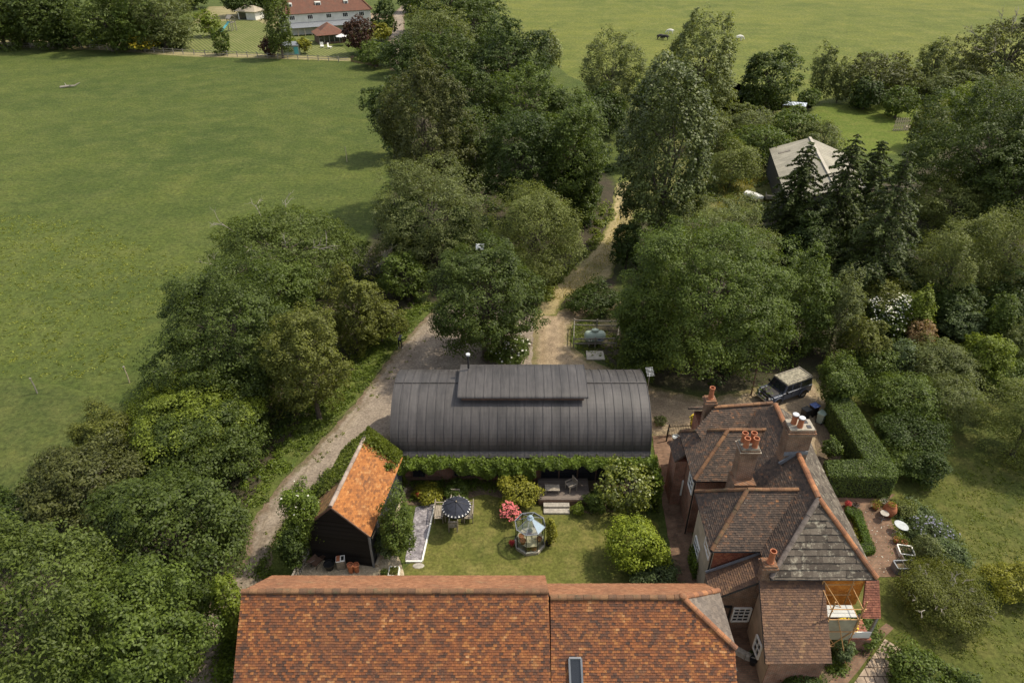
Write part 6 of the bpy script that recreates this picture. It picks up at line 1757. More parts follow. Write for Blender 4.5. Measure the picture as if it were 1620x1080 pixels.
M = MB(); M.box((12.3, 36.6, .7), (1.1, .35, 1.4)); M.build('wall', BRICK_OLD, gw); M = MB(); M.box((12.3, 36.6, 1.44), (1.2, .45, .09)); M.build('coping', TERRA_DARK, gw)
# wooden telegraph pole
tp = ap(1188, 625); tt = thing('telegraph_pole', 'thin brown pole standing beside the front of the parked car', 'pole', (tp.x, tp.y, 0))
M = MB(); M.tube([(tp.x, tp.y, 0), (tp.x - .05, tp.y, 4.4)], [.07, .05], 8); M.build('pole', BROWNWOOD, tt); M = MB(); M.bar((tp.x - .2, tp.y, 4.2), (tp.x + .15, tp.y, 4.2), .06, .06); M.build('crossarm', BROWNWOOD, tt)

# ------------------------------------------------------------------ gas tank in its pen
gp = ap(940, 544)
gt = thing('gas_tank', 'pale green horizontal gas tank with two stickers behind the rail pen', 'tank', gp, R(2))
M = MB(); pf = [(.001, -1.0), (.3, -.96), (.48, -.82), (.55, -.62), (.55, .62), (.48, .82), (.3, .96), (.001, 1.0)]
M.lathe(pf, (0, 0, .85), 22, Matrix.Rotation(R(90), 4, 'Y')); M.build('shell', PALEGREEN, gt, False, smooth=True)
M = MB(); M.lathe([(.22, 0), (.22, .22), (.001, .24)], (0, 0, 1.36), 14, Matrix.Diagonal((1.5, 1, 1, 1))); M.build('valve_cover', PALEGREEN, gt, False)
M = MB()
for x in (-.55, .55): M.box((x, 0, .2), (.14, .6, .4))
M.split('foot', CONCRETE, gt, False)
def sticker(name, mat, x0, x1, dark):
    M = MB()
    for i in range(4):
        a0, a1 = R(-8 - 9 * i) + R(18), R(-8 - 9 * (i + 1)) + R(18)
        f = lambda x, a: (x, -.56 * math.cos(a), .85 + .56 * math.sin(a))
        M.face([f(x0, a1), f(x1, a1), f(x1, a0), f(x0, a0)])
    s_ = M.build(name, mat, gt, False)
    M = MB()
    for (u0, u1, v0, v1) in dark:
        a0, a1 = R(10 - 36 * v0), R(10 - 36 * v1); f = lambda x, a: (x, -.566 * math.cos(a), .85 + .566 * math.sin(a))
        X = lambda u: x0 + (x1 - x0) * u
        M.face([f(X(u0), a1), f(X(u1), a1), f(X(u1), a0), f(X(u0), a0)])
    M.build('print', DARKMETAL if x0 < 0 else BLUEPLASTIC, s_, False)
sticker('sticker', WHITE, -.62, -.34, [(.2, .8, .2, .35), (.35, .65, .42, .62), (.2, .8, .7, .8)])
sticker('sticker', WHITE, .18, .72, [(.05, .55, .15, .6), (.6, .9, .3, .45), (.6, .9, .6, .8)])
pen = thing('rail_fence', 'low timber rail pen round the gas tank', 'fence', ap(910, 552))
c_ = [ap(907, 550), ap(975, 549), ap(980, 522), ap(908, 520)]
M = MB()
for a, b in zip(c_[:2], c_[1:3]):
    for z in (.45, .95): M.bar(a + Vector((0, 0, z)), b + Vector((0, 0, z)), .05, .11)
for z in (.45, .95): M.bar(c_[3] + Vector((0, 0, z)), c_[0] + Vector((0, 0, z)), .05, .11); M.bar(c_[2] + Vector((0, 0, z)), c_[3] + Vector((0, 0, z)), .05, .11)
M.split('rail', GREYWOOD, pen)
for p in c_ + [c_[0].lerp(c_[1], .5), c_[2].lerp(c_[3], .5)]: M = MB(); M.bar(p, p + Vector((0, 0, 1.12)), .1, .1); M.split('post', GREYWOOD, pen)
ps = thing('concrete_slab', 'pale concrete slab on the drive below the gas tank', 'slab', ap(942, 563))
M = MB(); q = [ap(927, 556), ap(954, 557), ap(957, 570), ap(928, 570)]; M.prism([tuple(p.to_2d()) for p in reversed(q)], 0, .12); M.build('slab', CONCRETE, ps)

# ------------------------------------------------------------------ person on the lane
def person():
    base = ap(633.5, 551)
    root = thing('person', 'person in dark vest and black trousers standing on the lane, hands raised to the face', 'person', base, R(-160))
    J = [(0,0,.96),(0,.01,1.12),(0,.0,1.32),(0,-.01,1.47),(0,-.03,1.56),(0,-.045,1.70),
         (.10,0,.90),(.11,-.02,.50),(.12,.02,.09),(.13,-.15,.04), (-.10,0,.90),(-.14,-.05,.50),(-.17,.03,.09),(-.18,-.14,.04),
         (.18,0,1.42),(.27,-.06,1.18),(.14,-.26,1.42),(.07,-.31,1.52), (-.18,0,1.42),(-.27,-.06,1.18),(-.12,-.27,1.42),(-.05,-.31,1.52)]
    Rr = [.14,.13,.15,.08,.055,.10, .095,.062,.045,.04,.095,.062,.045,.04,.06,.045,.034,.03,.06,.045,.034,.03]
    E = [(0,1),(1,2),(2,3),(3,4),(4,5),(0,6),(6,7),(7,8),(8,9),(0,10),(10,11),(11,12),(12,13),(2,14),(14,15),(15,16),(16,17),(2,18),(18,19),(19,20),(20,21)]
    for hv, sgn in ((17, 1), (21, -1)):
        h = J[hv]
        for k in range(5):
            a = (k - 2) * .018 if k < 4 else -.035 * sgn
            m_ = (h[0] + a, h[1] - .035, h[2] + .03 - abs(k - 1.5) * .004); t_ = (h[0] + a * 1.1 - .02 * sgn, h[1] - .05, h[2] + (.06 if k < 4 else .03))
            i = len(J); J += [m_, t_]; Rr += [.010, .008]; E += [(hv, i), (i, i + 1)]
    me = bpy.data.meshes.new('body'); me.from_pydata(J, E, [])
    o = bpy.data.objects.new('body', me); C.objects.link(o)
    m = o.modifiers.new('skin', 'SKIN')
    for v, r_ in zip(me.skin_vertices[0].data, Rr): v.radius = (r_, r_)
    me.skin_vertices[0].data[0].use_root = True
    s_ = o.modifiers.new('sub', 'SUBSURF'); s_.levels = 1; s_.render_levels = 1
    dg = bpy.context.evaluated_depsgraph_get()
    nm = bpy.data.meshes.new_from_object(o.evaluated_get(dg))
    bpy.data.objects.remove(o)
    skin = plain('skin', (.50, .31, .22), .6, .08); shirt = plain('dark_vest', (.13, .14, .17), .9, .3); tee = plain('pale_sleeves', (.66, .64, .62), .9, .1); trou = plain('black_trousers', (.012, .012, .014), .9, .2)
    nm.materials.clear()
    for k in (skin, shirt, tee, trou): nm.materials.append(k)
    for p in nm.polygons:
        c = p.center; p.use_smooth = True
        if c.z > 1.49: p.material_index = 0
        elif c.z < .98 and abs(c.x) < .25 and c.y > -.2: p.material_index = 3
        elif abs(c.x) < .2 and c.y > -.17: p.material_index = 1
        elif c.y < -.17 and c.z > 1.3: p.material_index = 0
        else: p.material_index = 2
    ob = bpy.data.objects.new('body', nm); C.objects.link(ob); ob.parent = root
    M = MB(); M.blob((0, -.02, 1.73), (.105, .115, .10), 14, 8); M.build('hair', plain('dark_hair', (.03, .02, .014), .7, .3), root, False, smooth=True)
    M = MB()
    for x in (.045, -.045): M.blob((x, -.145, 1.70), (.014, .01, .01), 8, 5)
    M.blob((0, -.16, 1.67), (.014, .022, .02), 8, 5); M.blob((0, -.145, 1.635), (.03, .012, .01), 8, 5)
    M.build('face', plain('face_features', (.32, .17, .12), .6, .2), root, False)
    for x, y in ((.13, -.06), (-.18, -.05)): M = MB(); M.blob((x, y, .05), (.05, .14, .055), 10, 6); M.split('shoe', WHITE, root, False, smooth=True)
    return base
pb = person()
co_ = thing('camera', 'small black hand held device raised before the face of the person on the lane', 'camera', pb + Vector((.13, .34, 1.52)))
M = MB(); M.box((0, 0, .05), (.15, .06, .09)); M.build('body', BLACKPLASTIC, co_, False, bevel=.01); M = MB(); M.tube([(.0, .02, .05), (.03, .1, .05)], .03, 10); M.build('lens', DARKMETAL, co_, False)

# ------------------------------------------------------------------ terrace furniture on the right
def round_table(loc, r, h, label, mat=WHITEWALL, sx=1.0, rz=0):
    root = thing('garden_table', label, 'table', loc, rz)
    M = MB(); M.lathe([(.001, h), (r, h), (r * 1.02, h - .03), (.001, h - .04)], n=20, M=Matrix.Diagonal((sx, 1, 1, 1))); M.build('tabletop', mat, root, False)
    M = MB(); M.tube([(0, 0, .02), (0, 0, h - .03)], .03, 8); M.build('pedestal', STEEL, root, False)
    for k in range(3):
        a = 2.09 * k; M = MB(); M.tube([(0, 0, .12), (.28 * math.cos(a), .28 * math.sin(a), .0)], .018, 5); M.build('leg', STEEL, root, False)
round_table(ap(1395, 822), .27, .66, 'small round pale garden table beside the terracotta urn', STONE)
round_table(ap(1421, 842), .36, .7, 'oval pale grey table at the terrace edge', plain('grey_zinc_table', (.38, .40, .40), .6, .2), 1.25, R(-60))
urn = thing('urn', 'large round terracotta urn on the terrace', 'urn', ap(1404, 815))
M = MB(); M.lathe([(.001, 0), (.2, .0), (.36, .25), (.44, .55), (.36, .85), (.24, .98), (.3, 1.05), (.24, 1.05), (.18, .9), (.001, .85)], n=20); M.build('jar', TERRA, urn, False, smooth=True)
rng_ = np.random.default_rng(9); q = rdir(rng_, 150); q[:, 2] = np.abs(q[:, 2]); leaf_object('plant', q * np.array([.26, .26, .2]) + np.array([0, 0, 1.0]), q + rng_.normal(size=(150, 3)) * .4, .1, L_YEL, urn, .6, rng_)
small_pot(ap(1352, 803), .2, .32, 'pale pot of purple leaves on the terrace next to the stone roof', STONE, L_COPPER, seed=51)
small_pot(ap(1340, 802), .2, .3, 'terracotta pot of red flowers by the stone roof edge', TERRA_DARK, F_RED, seed=52)
small_pot(ap(1384, 805), .22, .35, 'pot of yellow green leaves left of the terracotta urn', TERRA_DARK, L_YEL, seed=53, pr_=1.5)
small_pot(ap(1396, 798), .24, .35, 'pot of blue green leaves behind the terracotta urn', STONE, L_BLUE, seed=54, pr_=1.6)
small_pot(ap(1352, 781), .22, .4, 'terracotta pot in front of the clipped hedge, with tall canes', TERRA, L_MID, seed=55, pr_=1.3)
small_pot(ap(1330, 781), .2, .36, 'grey pot in front of the clipped hedge near the roof', STONE, L_MID, seed=56)
small_pot(ap(1363, 783), .2, .36, 'dark pot right of the terracotta one at the clipped hedge', BLACKPLASTIC, L_BALL, seed=57, pr_=1.4)
small_pot(ap(1417, 857), .2, .34, 'terracotta pot of lime leaves below the oval table', TERRA, L_LIME, seed=58, pr_=1.6)
small_pot(ap(1428, 862), .2, .34, 'terracotta pot of green leaves next to the lime leaved one', TERRA, L_MID, seed=59, pr_=1.4)
cn = ap(1350, 778); ct = thing('cane_wigwam', 'thin bamboo canes leaning against the clipped hedge', 'canes', (cn.x, cn.y, 0))
M = MB()
for dx in (-.3, 0, .35): M.tube([(cn.x + dx, cn.y, .3), (cn.x + dx * .3, cn.y + .2, 2.2)], .014, 4)
M.split('cane', PALEWOOD, ct)
def frame_box(loc, sx, sy, h, label, mat, rz=0, name='planter', plant=None, seed=3):
    root = thing(name, label, 'planter', loc, rz)
    M = MB(); t = .07
    M.box((0, -sy / 2, h / 2), (sx, t, h)); M.box((0, sy / 2, h / 2), (sx, t, h)); M.box((-sx / 2, 0, h / 2), (t, sy - t - .01, h)); M.box((sx / 2, 0, h / 2), (t, sy - t - .01, h)); M.build('box', mat, root, False)
    M = MB(); M.box((0, 0, h * .6), (sx - t - .02, sy - t - .02, .04)); M.build('soil', G_EARTH, root, False)
    if plant:
        rng = np.random.default_rng(seed); q = rng.uniform(-1, 1, size=(260, 3)) * np.array([sx * .42, sy * .42, .13]) + np.array([0, 0, h * .75]); leaf_object('plant', q, np.array([0, 0, 1.]) + rng.normal(size=(260, 3)) * .5, .1, plant, root, .6, rng)
    return root
frame_box(ap(1431, 875), .85, .75, .35, 'white framed cold frame on the terrace edge', WHITE, R(-10), 'cold_frame', L_DEEP)
frame_box(ap(1427, 902), 1.15, .6, .6, 'pale grey stone trough at the bottom of the terrace', LEAD, R(2), 'trough')
frame_box(ap(1437, 886), .8, .5, .3, 'wooden seed tray box between the cold frame and the trough', PALEWOOD, R(0), 'seed_box', L_LIME, 5)

# ------------------------------------------------------------------ scaffold against the south wall
sc = thing('scaffold', 'scaffold of orange poles with a white boarded platform against the south wall', 'scaffold', (17.2, 22.4, 0))
X0, X1, Y0, Y1 = 16.35, 17.95, 21.5, 22.95
for x in (X0, X1):
    for y in (Y0, Y1): M = MB(); M.tube([(x, y, 0), (x, y, 5.0)], .035, 7); M.build('pole', SCAF, sc)
M = MB()
for z in (1.2, 2.5, 3.55, 4.4):
    M.tube([(X0 - .15, Y0, z), (X1 + .15, Y0, z)], .028, 6); M.tube([(X0 - .15, Y1, z + .05), (X1 + .15, Y1, z + .05)], .028, 6)
    M.tube([(X0, Y0 - .1, z - .06), (X0, Y1 + .1, z - .06)], .028, 6); M.tube([(X1, Y0 - .1, z - .06), (X1, Y1 + .1, z - .06)], .028, 6)
M.tube([(X0, Y0, .3), (X1, Y0, 2.6)], .026, 6); M.tube([(X1, Y0, .3), (X0, Y0, 2.6)], .026, 6); M.tube([(X1, Y0, 2.7), (X0, Y1, 4.8)], .026, 6)
M.tube([(X1 + .1, Y0 - .5, 0), (X0 + .5, Y0, 3.6)], .026, 6)
M.split('cross_pole', SCAF, sc)
M = MB()
for i in range(3): M.box(((X0 + X1) / 2 - .05, Y0 + .2 + i * .24, 3.62 + (i % 2) * .004), (1.5, .22, .045))
M.build('platform', plain('pale_boards', (.46, .45, .41), .8, .15, 4), sc)
M = MB(); M.box(((X0 + X1) / 2, Y0 + .05, 2.6), (1.5, .03, 1.7)); M.build('sheet', plain('translucent_sheet', (.33, .29, .20), .7, .2), sc)
# trellis paving, brick edging strips
pv = thing('garden_path', 'red brick edging path slanting past the paved corner', 'path', ap(1355, 1040))
pv['kind'] = 'structure'; del pv['label']; del pv['category']
M = MB(); q = [ap(1290, 1100, .06), ap(1345, 1045, .06), ap(1372, 1010, .06), ap(1402, 985, .06), ap(1414, 993, .06), ap(1385, 1022, .06), ap(1360, 1058, .06), ap(1315, 1110, .06)]
M.face([q[0], q[1], q[6], q[7]][::-1]); M.face([q[1], q[2], q[5], q[6]][::-1]); M.face([q[2], q[3], q[4], q[5]][::-1]); M.build('brick_strip', BRICK_PAVE, pv)
tpv = MB(); q = [ap(1330, 1110, .05), ap(1365, 1060, .05), ap(1400, 1010, .05), ap(1432, 1030, .05), ap(1410, 1070, .05), ap(1380, 1120, .05)]; tpv.face(q[::-1]); o = tpv.build('stone_paving', brickmat('pale_stone_paving', (.40, .31, .23), (.33, .25, .18), (.10, .07, .05), bw=.5, rh=.5, flat=True, ms=.03), None); o['kind'] = 'structure'
bm_ = thing('wooden_pallet', 'pale slatted wooden pallet leaning on the annex front at the bottom edge', 'pallet', ap(1262, 1075))
M = MB(); b0 = ap(1262, 1078)
for i in range(7): M.bar(b0 + Vector((-.45 + i * .15, -.35, .02)), b0 + Vector((-.45 + i * .15, .1, .85)), .07, .03)
M.bar(b0 + Vector((-.5, -.3, .1)), b0 + Vector((.5, -.3, .1)), .05, .06); M.bar(b0 + Vector((-.5, .05, .8)), b0 + Vector((.5, .05, .8)), .05, .06); M.build('slats', TEAK, bm_)
cw = thing('low_wall', 'low curved stone wall across the courtyard below the hip end', 'wall', ap(1160, 1030))
M = MB(); pts = [ap(1146, 1018), ap(1160, 1030), ap(1178, 1040), ap(1196, 1046)]
for a, b in zip(pts, pts[1:]): M.bar(a + Vector((0, 0, .2)), b + Vector((0, 0, .2)), .3, .45)
M.build('wall', STONE, cw)
sl_ = thing('paving_slab', 'single pale slab lying in the courtyard', 'slab', ap(1155, 1052)); M = MB(); M.box((0, 0, .06), (.5, .75, .06), R(8)); M.build('slab', CONCRETE, sl_, False)
small_pot(ap(1190, 1050), .2, .5, 'black watering can beside the annex wall', BLACKPLASTIC, name='watering_can')
small_pot(ap(1189, 1040), .2, .35, 'dark courtyard pot with a small shrub', BLACKPLASTIC, L_DEEP, seed=61)

# ------------------------------------------------------------------ grey barn, shelter, boat and clutter behind the spruces
gb = thing('barn', 'pale grey cement sheet barn behind the spruces', 'barn', (41, 90, 0))
r0, r1 = Vector((42.6, 97.5, 5.4)), Vector((42.6 - 4.2, 97.5 - 20.5, 5.4))
ax2 = (r1 - r0).normalized(); sx2 = Vector((-ax2.y, ax2.x, 0)); sx2 = sx2 if sx2.x < 0 else -sx2
wl, wr = 5.2, 5.2; dz = 1.9
M = MB(); L0_, L1_ = r0 + sx2 * wl - Vector((0, 0, dz)), r1 + sx2 * wl - Vector((0, 0, dz)); R0_, R1_ = r0 - sx2 * wr - Vector((0, 0, dz)), r1 - sx2 * wr - Vector((0, 0, dz))
M.slab([r0, r1, L1_, L0_], .08); M.slab([r0, r1, R1_, R0_], .08); M.build('roof', ASBESTOS, gb)
M = MB(); M.bar(r0 + Vector((0, 0, .06)), r1 + Vector((0, 0, .06)), .35, .12); M.build('ridge_cap', CONCRETE, gb)
M = MB()
for t, u in ((.15, .55), (.42, .5), (.2, -.5), (.5, -.55)):
    p = r0.lerp(r1, t) + sx2 * (wl * u) - Vector((0, 0, dz * abs(u) - .05)); M.bar(p, p + ax2 * .01 + sx2 * 1.6 * (1 if u > 0 else -1) * .9 - Vector((0, 0, dz * .28)), .6, .05)
M.split('rooflight', plain('stained_rooflight', (.20, .17, .13), .6, .3, 2), gb)
M = MB(); z_ = Vector((0, 0, 1))
def gz(p): return Vector((p.x, p.y, 0))
l0, l1, rr0, rr1 = [p - Vector((0, 0, .12)) for p in (L0_ - sx2 * .2, L1_ - sx2 * .2, R0_ + sx2 * .2, R1_ + sx2 * .2)]
M.face([gz(l0), gz(l1), l1, l0]); M.face([gz(rr1), gz(rr0), rr0, rr1]); M.face([gz(l1), gz(rr1), rr1, r1 - Vector((0, 0, .12)), l1]); M.face([gz(rr0), gz(l0), l0, r0 - Vector((0, 0, .12)), rr0]); M.build('wall', plain('dark_sheet_wall', (.06, .055, .05), .8, .3), gb)
sp_ = ap(1258, 170)
sh2 = thing('field_shelter', 'open field shelter with a bluish metal roof beside the paddock', 'shelter', (sp_.x, sp_.y, 0))
a = [ap(1240, 160, 2.5), ap(1277, 163, 2.5), ap(1275, 169, 2.2), ap(1239, 166, 2.2)]
M = MB(); M.slab(a, .08); M.build('roof', TINROOF, sh2)
M = MB(); M.face([Vector((p.x, p.y, z)) for p, z in ((a[1], 0), (a[0], 0), (a[0], 2.4), (a[1], 2.4))]); M.face([Vector((p.x, p.y, z)) for p, z in ((a[0], 0), (a[3], 0), (a[3], 2.1), (a[0], 2.4))]); M.build('wall', BROWNWOOD, sh2)
for p in (a[2], a[3], a[2].lerp(a[3], .5)): M = MB(); M.bar((p.x, p.y, 0), (p.x, p.y, 2.12), .12, .12); M.split('post', GREYWOOD, sh2)
bt = ap(1192, 318)
bo_ = thing('boat', 'upturned white dinghy lying on the grass left of the grey barn', 'boat', (bt.x, bt.y, .6), R(-48))
M = MB(); st_ = []
for i in range(11):
    t = i / 10; x = -1.3 + 2.6 * t; wv = .62 * (1 - max(0, (t - .45) / .55) ** 2.2) if t < 1 else 0.02
    st_.append([(x, wv * math.cos(math.pi * k / 8), .05 + .48 * (1 - .35 * max(0, t - .5)) * math.sin(math.pi * k / 8) ** .7) for k in range(9)])
for A__, B__ in zip(st_, st_[1:]):
    for k in range(8): M.face([A__[k], B__[k], B__[k + 1], A__[k + 1]])
M.face(st_[0][::-1]); M.build('hull', WHITE, bo_, False, smooth=True)
M = MB(); M.bar((-1.25, 0, .56), (1.0, 0, .5), .05, .06); M.build('keel', WHITE, bo_, False)
for x in (-.8, .6):
    M = MB(); M.box((x, 0, -.15), (.12, 1.0, .4)); M.split('trestle', PALEWOOD, bo_, False)
tb2 = ap(1217, 318)
ut = thing('trailer', 'small wooden trailer at the near corner of the grey barn', 'trailer', (tb2.x, tb2.y, 0), R(-15))
M = MB(); M.box((0, 0, .55), (1.1, 1.5, .06)); M.build('floor', PALEWOOD, ut, False); M = MB()
for c0_, s0 in (((-.55, 0, .75), (.05, 1.5, .4)), ((.55, 0, .75), (.05, 1.5, .4)), ((0, -.75, .75), (1.1, .05, .4))): M.box(c0_, s0)
M.split('side', GREYWOOD, ut, False)
for s_ in (-1, 1): M = MB(); M.lathe([(.001, -.08), (.28, -.08), (.28, .08), (.001, .08)], (s_ * .66, 0, .28), 14, Matrix.Rotation(R(90), 4, 'Y')); M.build('wheel', RUBBER, ut, False)
pl = ap(1424, 207)
pk = thing('pallet_stack', 'pale wooden pallets standing on the bright paddock', 'pallets', (pl.x, pl.y, 0), R(5))
M = MB()
for i in range(7): M.box((-1.2 + i * .4, 0, 1.1), (.2, .06, 2.2))
for z in (.2, .9, 1.6): M.box((0, .08, z), (2.8, .08, .14))
M.box((1.9, .5, .25), (1.3, 1.1, .5)); M.build('slats', PALEWOOD, pk, False)
nb = ap(760, 420, 7.5)
bx = thing('nest_box', 'pale owl box high on a pole among the leaves of the lane oak', 'nest box', (nb.x, nb.y, 0))
M = MB(); M.tube([(nb.x, nb.y, 0), (nb.x, nb.y, 8.6)], .07, 7); M.build('pole', BROWNWOOD, bx)
M = MB(); M.box((nb.x, nb.y, 8.9), (.5, .5, .6)); M.build('box', BROWNWOOD, bx)
M = MB(); M.slab([(nb.x - .35, nb.y - .4, 9.2), (nb.x + .35, nb.y - .4, 9.2), (nb.x + .35, nb.y + .4, 9.4), (nb.x - .35, nb.y + .4, 9.4)], .05); M.build('lid', COWL, bx)

# ------------------------------------------------------------------ far white house and its garden
fh = thing('house', 'long white house with a red tiled roof and dormers at the top edge', 'house', (-53, 215, 0))
gA, gB = ap(452, 57), ap(589, 47)
d = (gB - gA).normalized(); n_ = Vector((-d.y, d.x, 0)); Lh = (gB - gA).length
gA = gA + Vector((0, 0, 0)); D = 9.0; eh, rh_ = 5.6, 10.2
def fhp(u, v, z): p = gA + d * u + n_ * v; return Vector((p.x, p.y, z))
M = MB(); M.hexa([fhp(0, 0, 0), fhp(Lh, 0, 0), fhp(Lh, D, 0), fhp(0, D, 0), fhp(0, 0, eh), fhp(Lh, 0, eh), fhp(Lh, D, eh), fhp(0, D, eh)]); M.build('wall', WHITEWALL, fh)
ov = .5; hip = 3.6
FT = tilemat('far_red_tiles', [(0, (.10, .05, .036)), (.6, (.165, .075, .05)), (1, (.23, .11, .065))], patch=(.14, .11, .08), patch_at=.58)
M = MB()
for p in ([fhp(hip, D/2, rh_), fhp(Lh - hip, D/2, rh_), fhp(Lh + ov, -ov, eh - .1), fhp(-ov, -ov, eh - .1)], [fhp(hip, D/2, rh_), fhp(Lh - hip, D/2, rh_), fhp(Lh + ov, D + ov, eh - .1), fhp(-ov, D + ov, eh - .1)], [fhp(Lh - hip, D/2, rh_), fhp(Lh + ov, D + ov, eh - .1), fhp(Lh + ov, -ov, eh - .1)], [fhp(hip, D/2, rh_), fhp(-ov, -ov, eh - .1), fhp(-ov, D + ov, eh - .1)]):
    M.slab(p, .15)
M.build('roof', FT, fh)
M = MB(); ridge(M, fhp(Lh - hip, D/2, rh_ + .1), fhp(Lh + ov, -ov, eh), .2, .8); ridge(M, fhp(hip, D/2, rh_ + .1), fhp(Lh - hip, D/2, rh_ + .1), .2, .8); M.build('ridge_tiles', RIDGE_DARK, fh)
def fwin(u, z, wd, hg, v=0.0):
    M = MB(); M.hexa([fhp(u - wd/2, v - .08, z - hg/2), fhp(u + wd/2, v - .08, z - hg/2), fhp(u + wd/2, v, z - hg/2), fhp(u - wd/2, v, z - hg/2), fhp(u - wd/2, v - .08, z + hg/2), fhp(u + wd/2, v - .08, z + hg/2), fhp(u + wd/2, v, z + hg/2), fhp(u - wd/2, v, z + hg/2)]); f = M.build('window', WHITE, fh)
    M = MB(); k = 3 if wd > 1.3 else 2
    for i in range(k):
        a = u - wd/2 + .12 + i * (wd - .24) / k; b = u - wd/2 + .12 + (i + 1) * (wd - .24) / k - .08
        M.face([fhp(a, v - .1, z - hg/2 + .12), fhp(b, v - .1, z - hg/2 + .12), fhp(b, v - .1, z + hg/2 - .12), fhp(a, v - .1, z + hg/2 - .12)])
    M.build('pane', GLASS, f)
for u in (.08, .28, .49, .68, .87): fwin(Lh * u + .6, 4.5, 1.7, 1.2)
M = MB(); M.slab([fhp(1, -.02, 3.2), fhp(Lh - 2.5, -.02, 3.2), fhp(Lh - 2.5, -2.6, 2.2), fhp(1, -2.6, 2.2)], .1); M.build('veranda_roof', LEAD, fh)
M = MB()
for i in range(12): u = 1.3 + i * (Lh - 4.2) / 11; M.bar(fhp(u, -2.45, 0), fhp(u, -2.45, 2.15), .14, .14)
M.split('veranda_post', PALEWOOD, fh)
for u, wd in ((.05, 1.2), (.36, 1.7), (.68, 1.3)):
    uu = Lh * u + 1.5; v = D/2 * .42 - ov; z = eh + 1.7
    M = MB(); M.hexa([fhp(uu - wd/2, v, z - .9), fhp(uu + wd/2, v, z - .9), fhp(uu + wd/2, v + 2.4, z - .9), fhp(uu - wd/2, v + 2.4, z - .9), fhp(uu - wd/2, v, z + .75), fhp(uu + wd/2, v, z + .75), fhp(uu + wd/2, v + 2.4, z + .95), fhp(uu - wd/2, v + 2.4, z + .95)]); M.build('dormer', WHITEWALL, fh)
    fwin(uu, z + .05, wd - .2, 1.15, v - .01)
M = MB(); p = fhp(Lh * .82, D/2 - 1.5, 0); M.tube([(p.x, p.y, 3), (p.x, p.y, rh_ + 1.2)], .12, 6); M.build('flue', DARKMETAL, fh)
# garden room
gr_ = thing('garden_room', 'square garden room with a tiled pyramid roof before the white house', 'garden room', ap(522, 72))
p = ap(525, 68); rz_ = math.atan2(d.y, d.x)
def grp(a, b, z): return p + d * a + n_ * b + Vector((0, 0, z))
M = MB(); M.hexa([grp(-3.6, -1.2, 0), grp(3.4, -1.2, 0), grp(3.4, 5, 0), grp(-3.6, 5, 0), grp(-3.6, -1.2, 2.3), grp(3.4, -1.2, 2.3), grp(3.4, 5, 2.3), grp(-3.6, 5, 2.3)]); M.build('wall', BROWNWOOD, gr_)
M = MB()
q = [grp(-4.2, -1.9, 2.3), grp(4.0, -1.9, 2.3), grp(4.0, 5.6, 2.3), grp(-4.2, 5.6, 2.3)]; t0, t1 = grp(-.1, 1.2, 4.6), grp(-.1, 2.6, 4.9)
M.slab([q[0], q[1], t0], .1); M.slab([q[1], q[2], t1, t0], .1); M.slab([q[2], q[3], t1], .1); M.slab([q[3], q[0], t0, t1], .1); M.build('roof', FT, gr_)
M = MB()
for i in range(6): M.bar(grp(-3.5 + i * 1.36, -1.35, 0), grp(-3.5 + i * 1.36, -1.35, 2.25), .16, .16)
M.split('post', GREYWOOD, gr_)
M = MB(); M.face([grp(-3.3, -1.23, .5), grp(3.1, -1.23, .5), grp(3.1, -1.23, 2.1), grp(-3.3, -1.23, 2.1)]); M.build('window', GLASS, gr_)
pw = ap(541, 57, 2.4); wp = thing('parasol', 'white parasol beside the tiled garden room', 'parasol', (pw.x, pw.y, 0))
M = MB(); M.lathe([(.001, 3.0), (1.7, 2.35), (1.72, 2.25)], (pw.x, pw.y, 0), 8); M.build('canopy', CLOTHWHITE, wp); M = MB(); M.tube([(pw.x, pw.y, 0), (pw.x, pw.y, 3)], .04, 6); M.build('pole', PALEWOOD, wp)
for i, (x, y, lb) in enumerate(((510, 76, 'white garden chair left of the pair by the garden room'), (522, 77, 'white garden chair right of the pair by the garden room'))):
    q = ap(x, y); r_ = thing('garden_chair', lb, 'chair', q, R(20 + 60 * i))
    M = MB(); M.box((0, 0, .45), (.9, .9, .08)); M.build('seat', WHITE, r_, False); M = MB(); M.box((0, .45, .9), (.9, .1, .9)); M.build('backrest', WHITE, r_, False)
    M = MB()
    for a in (-.4, .4):
        for b in (-.4, .4): M.box((a, b, .2), (.1, .1, .42))
    M.split('legs', WHITE, r_, False)
gs = ap(463, 86); hut = thing('garden_hut', 'pale green garden hut by the far field fence', 'hut', gs, R(8))
M = MB(); M.hexa([Vector(q) for q in ((-1.9, -1.3, 0), (1.9, -1.3, 0), (1.9, 1.3, 0), (-1.9, 1.3, 0), (-1.9, -1.3, 2.3), (1.9, -1.3, 2.3), (1.9, 1.3, 2.7), (-1.9, 1.3, 2.7))]); M.build('wall', PALEGREEN, hut, False)
M = MB(); M.slab([(-2.1, -1.6, 2.32), (2.1, -1.6, 2.32), (2.1, 1.5, 2.78), (-2.1, 1.5, 2.78)], .1); M.build('roof', LEAD, hut, False)
M = MB(); M.box((1.2, -1.33, 1.1), (1.0, .05, 1.7)); M.build('door', TURQ, hut, False)
gs = ap(398, 30); hu2 = thing('garden_hut', 'cream walled hut with a shallow straw coloured roof beyond the slide', 'hut', gs, R(-18))
M = MB(); M.box((0, 0, 1.3), (6.5, 4.5, 2.6)); M.build('wall', WHITEWALL, hu2, False)
M = MB(); q = [(-4, -3, 2.5), (4, -3, 2.5), (4, 3, 2.5), (-4, 3, 2.5)]; t0, t1 = (-1.6, 0, 4.0), (1.6, 0, 4.0)
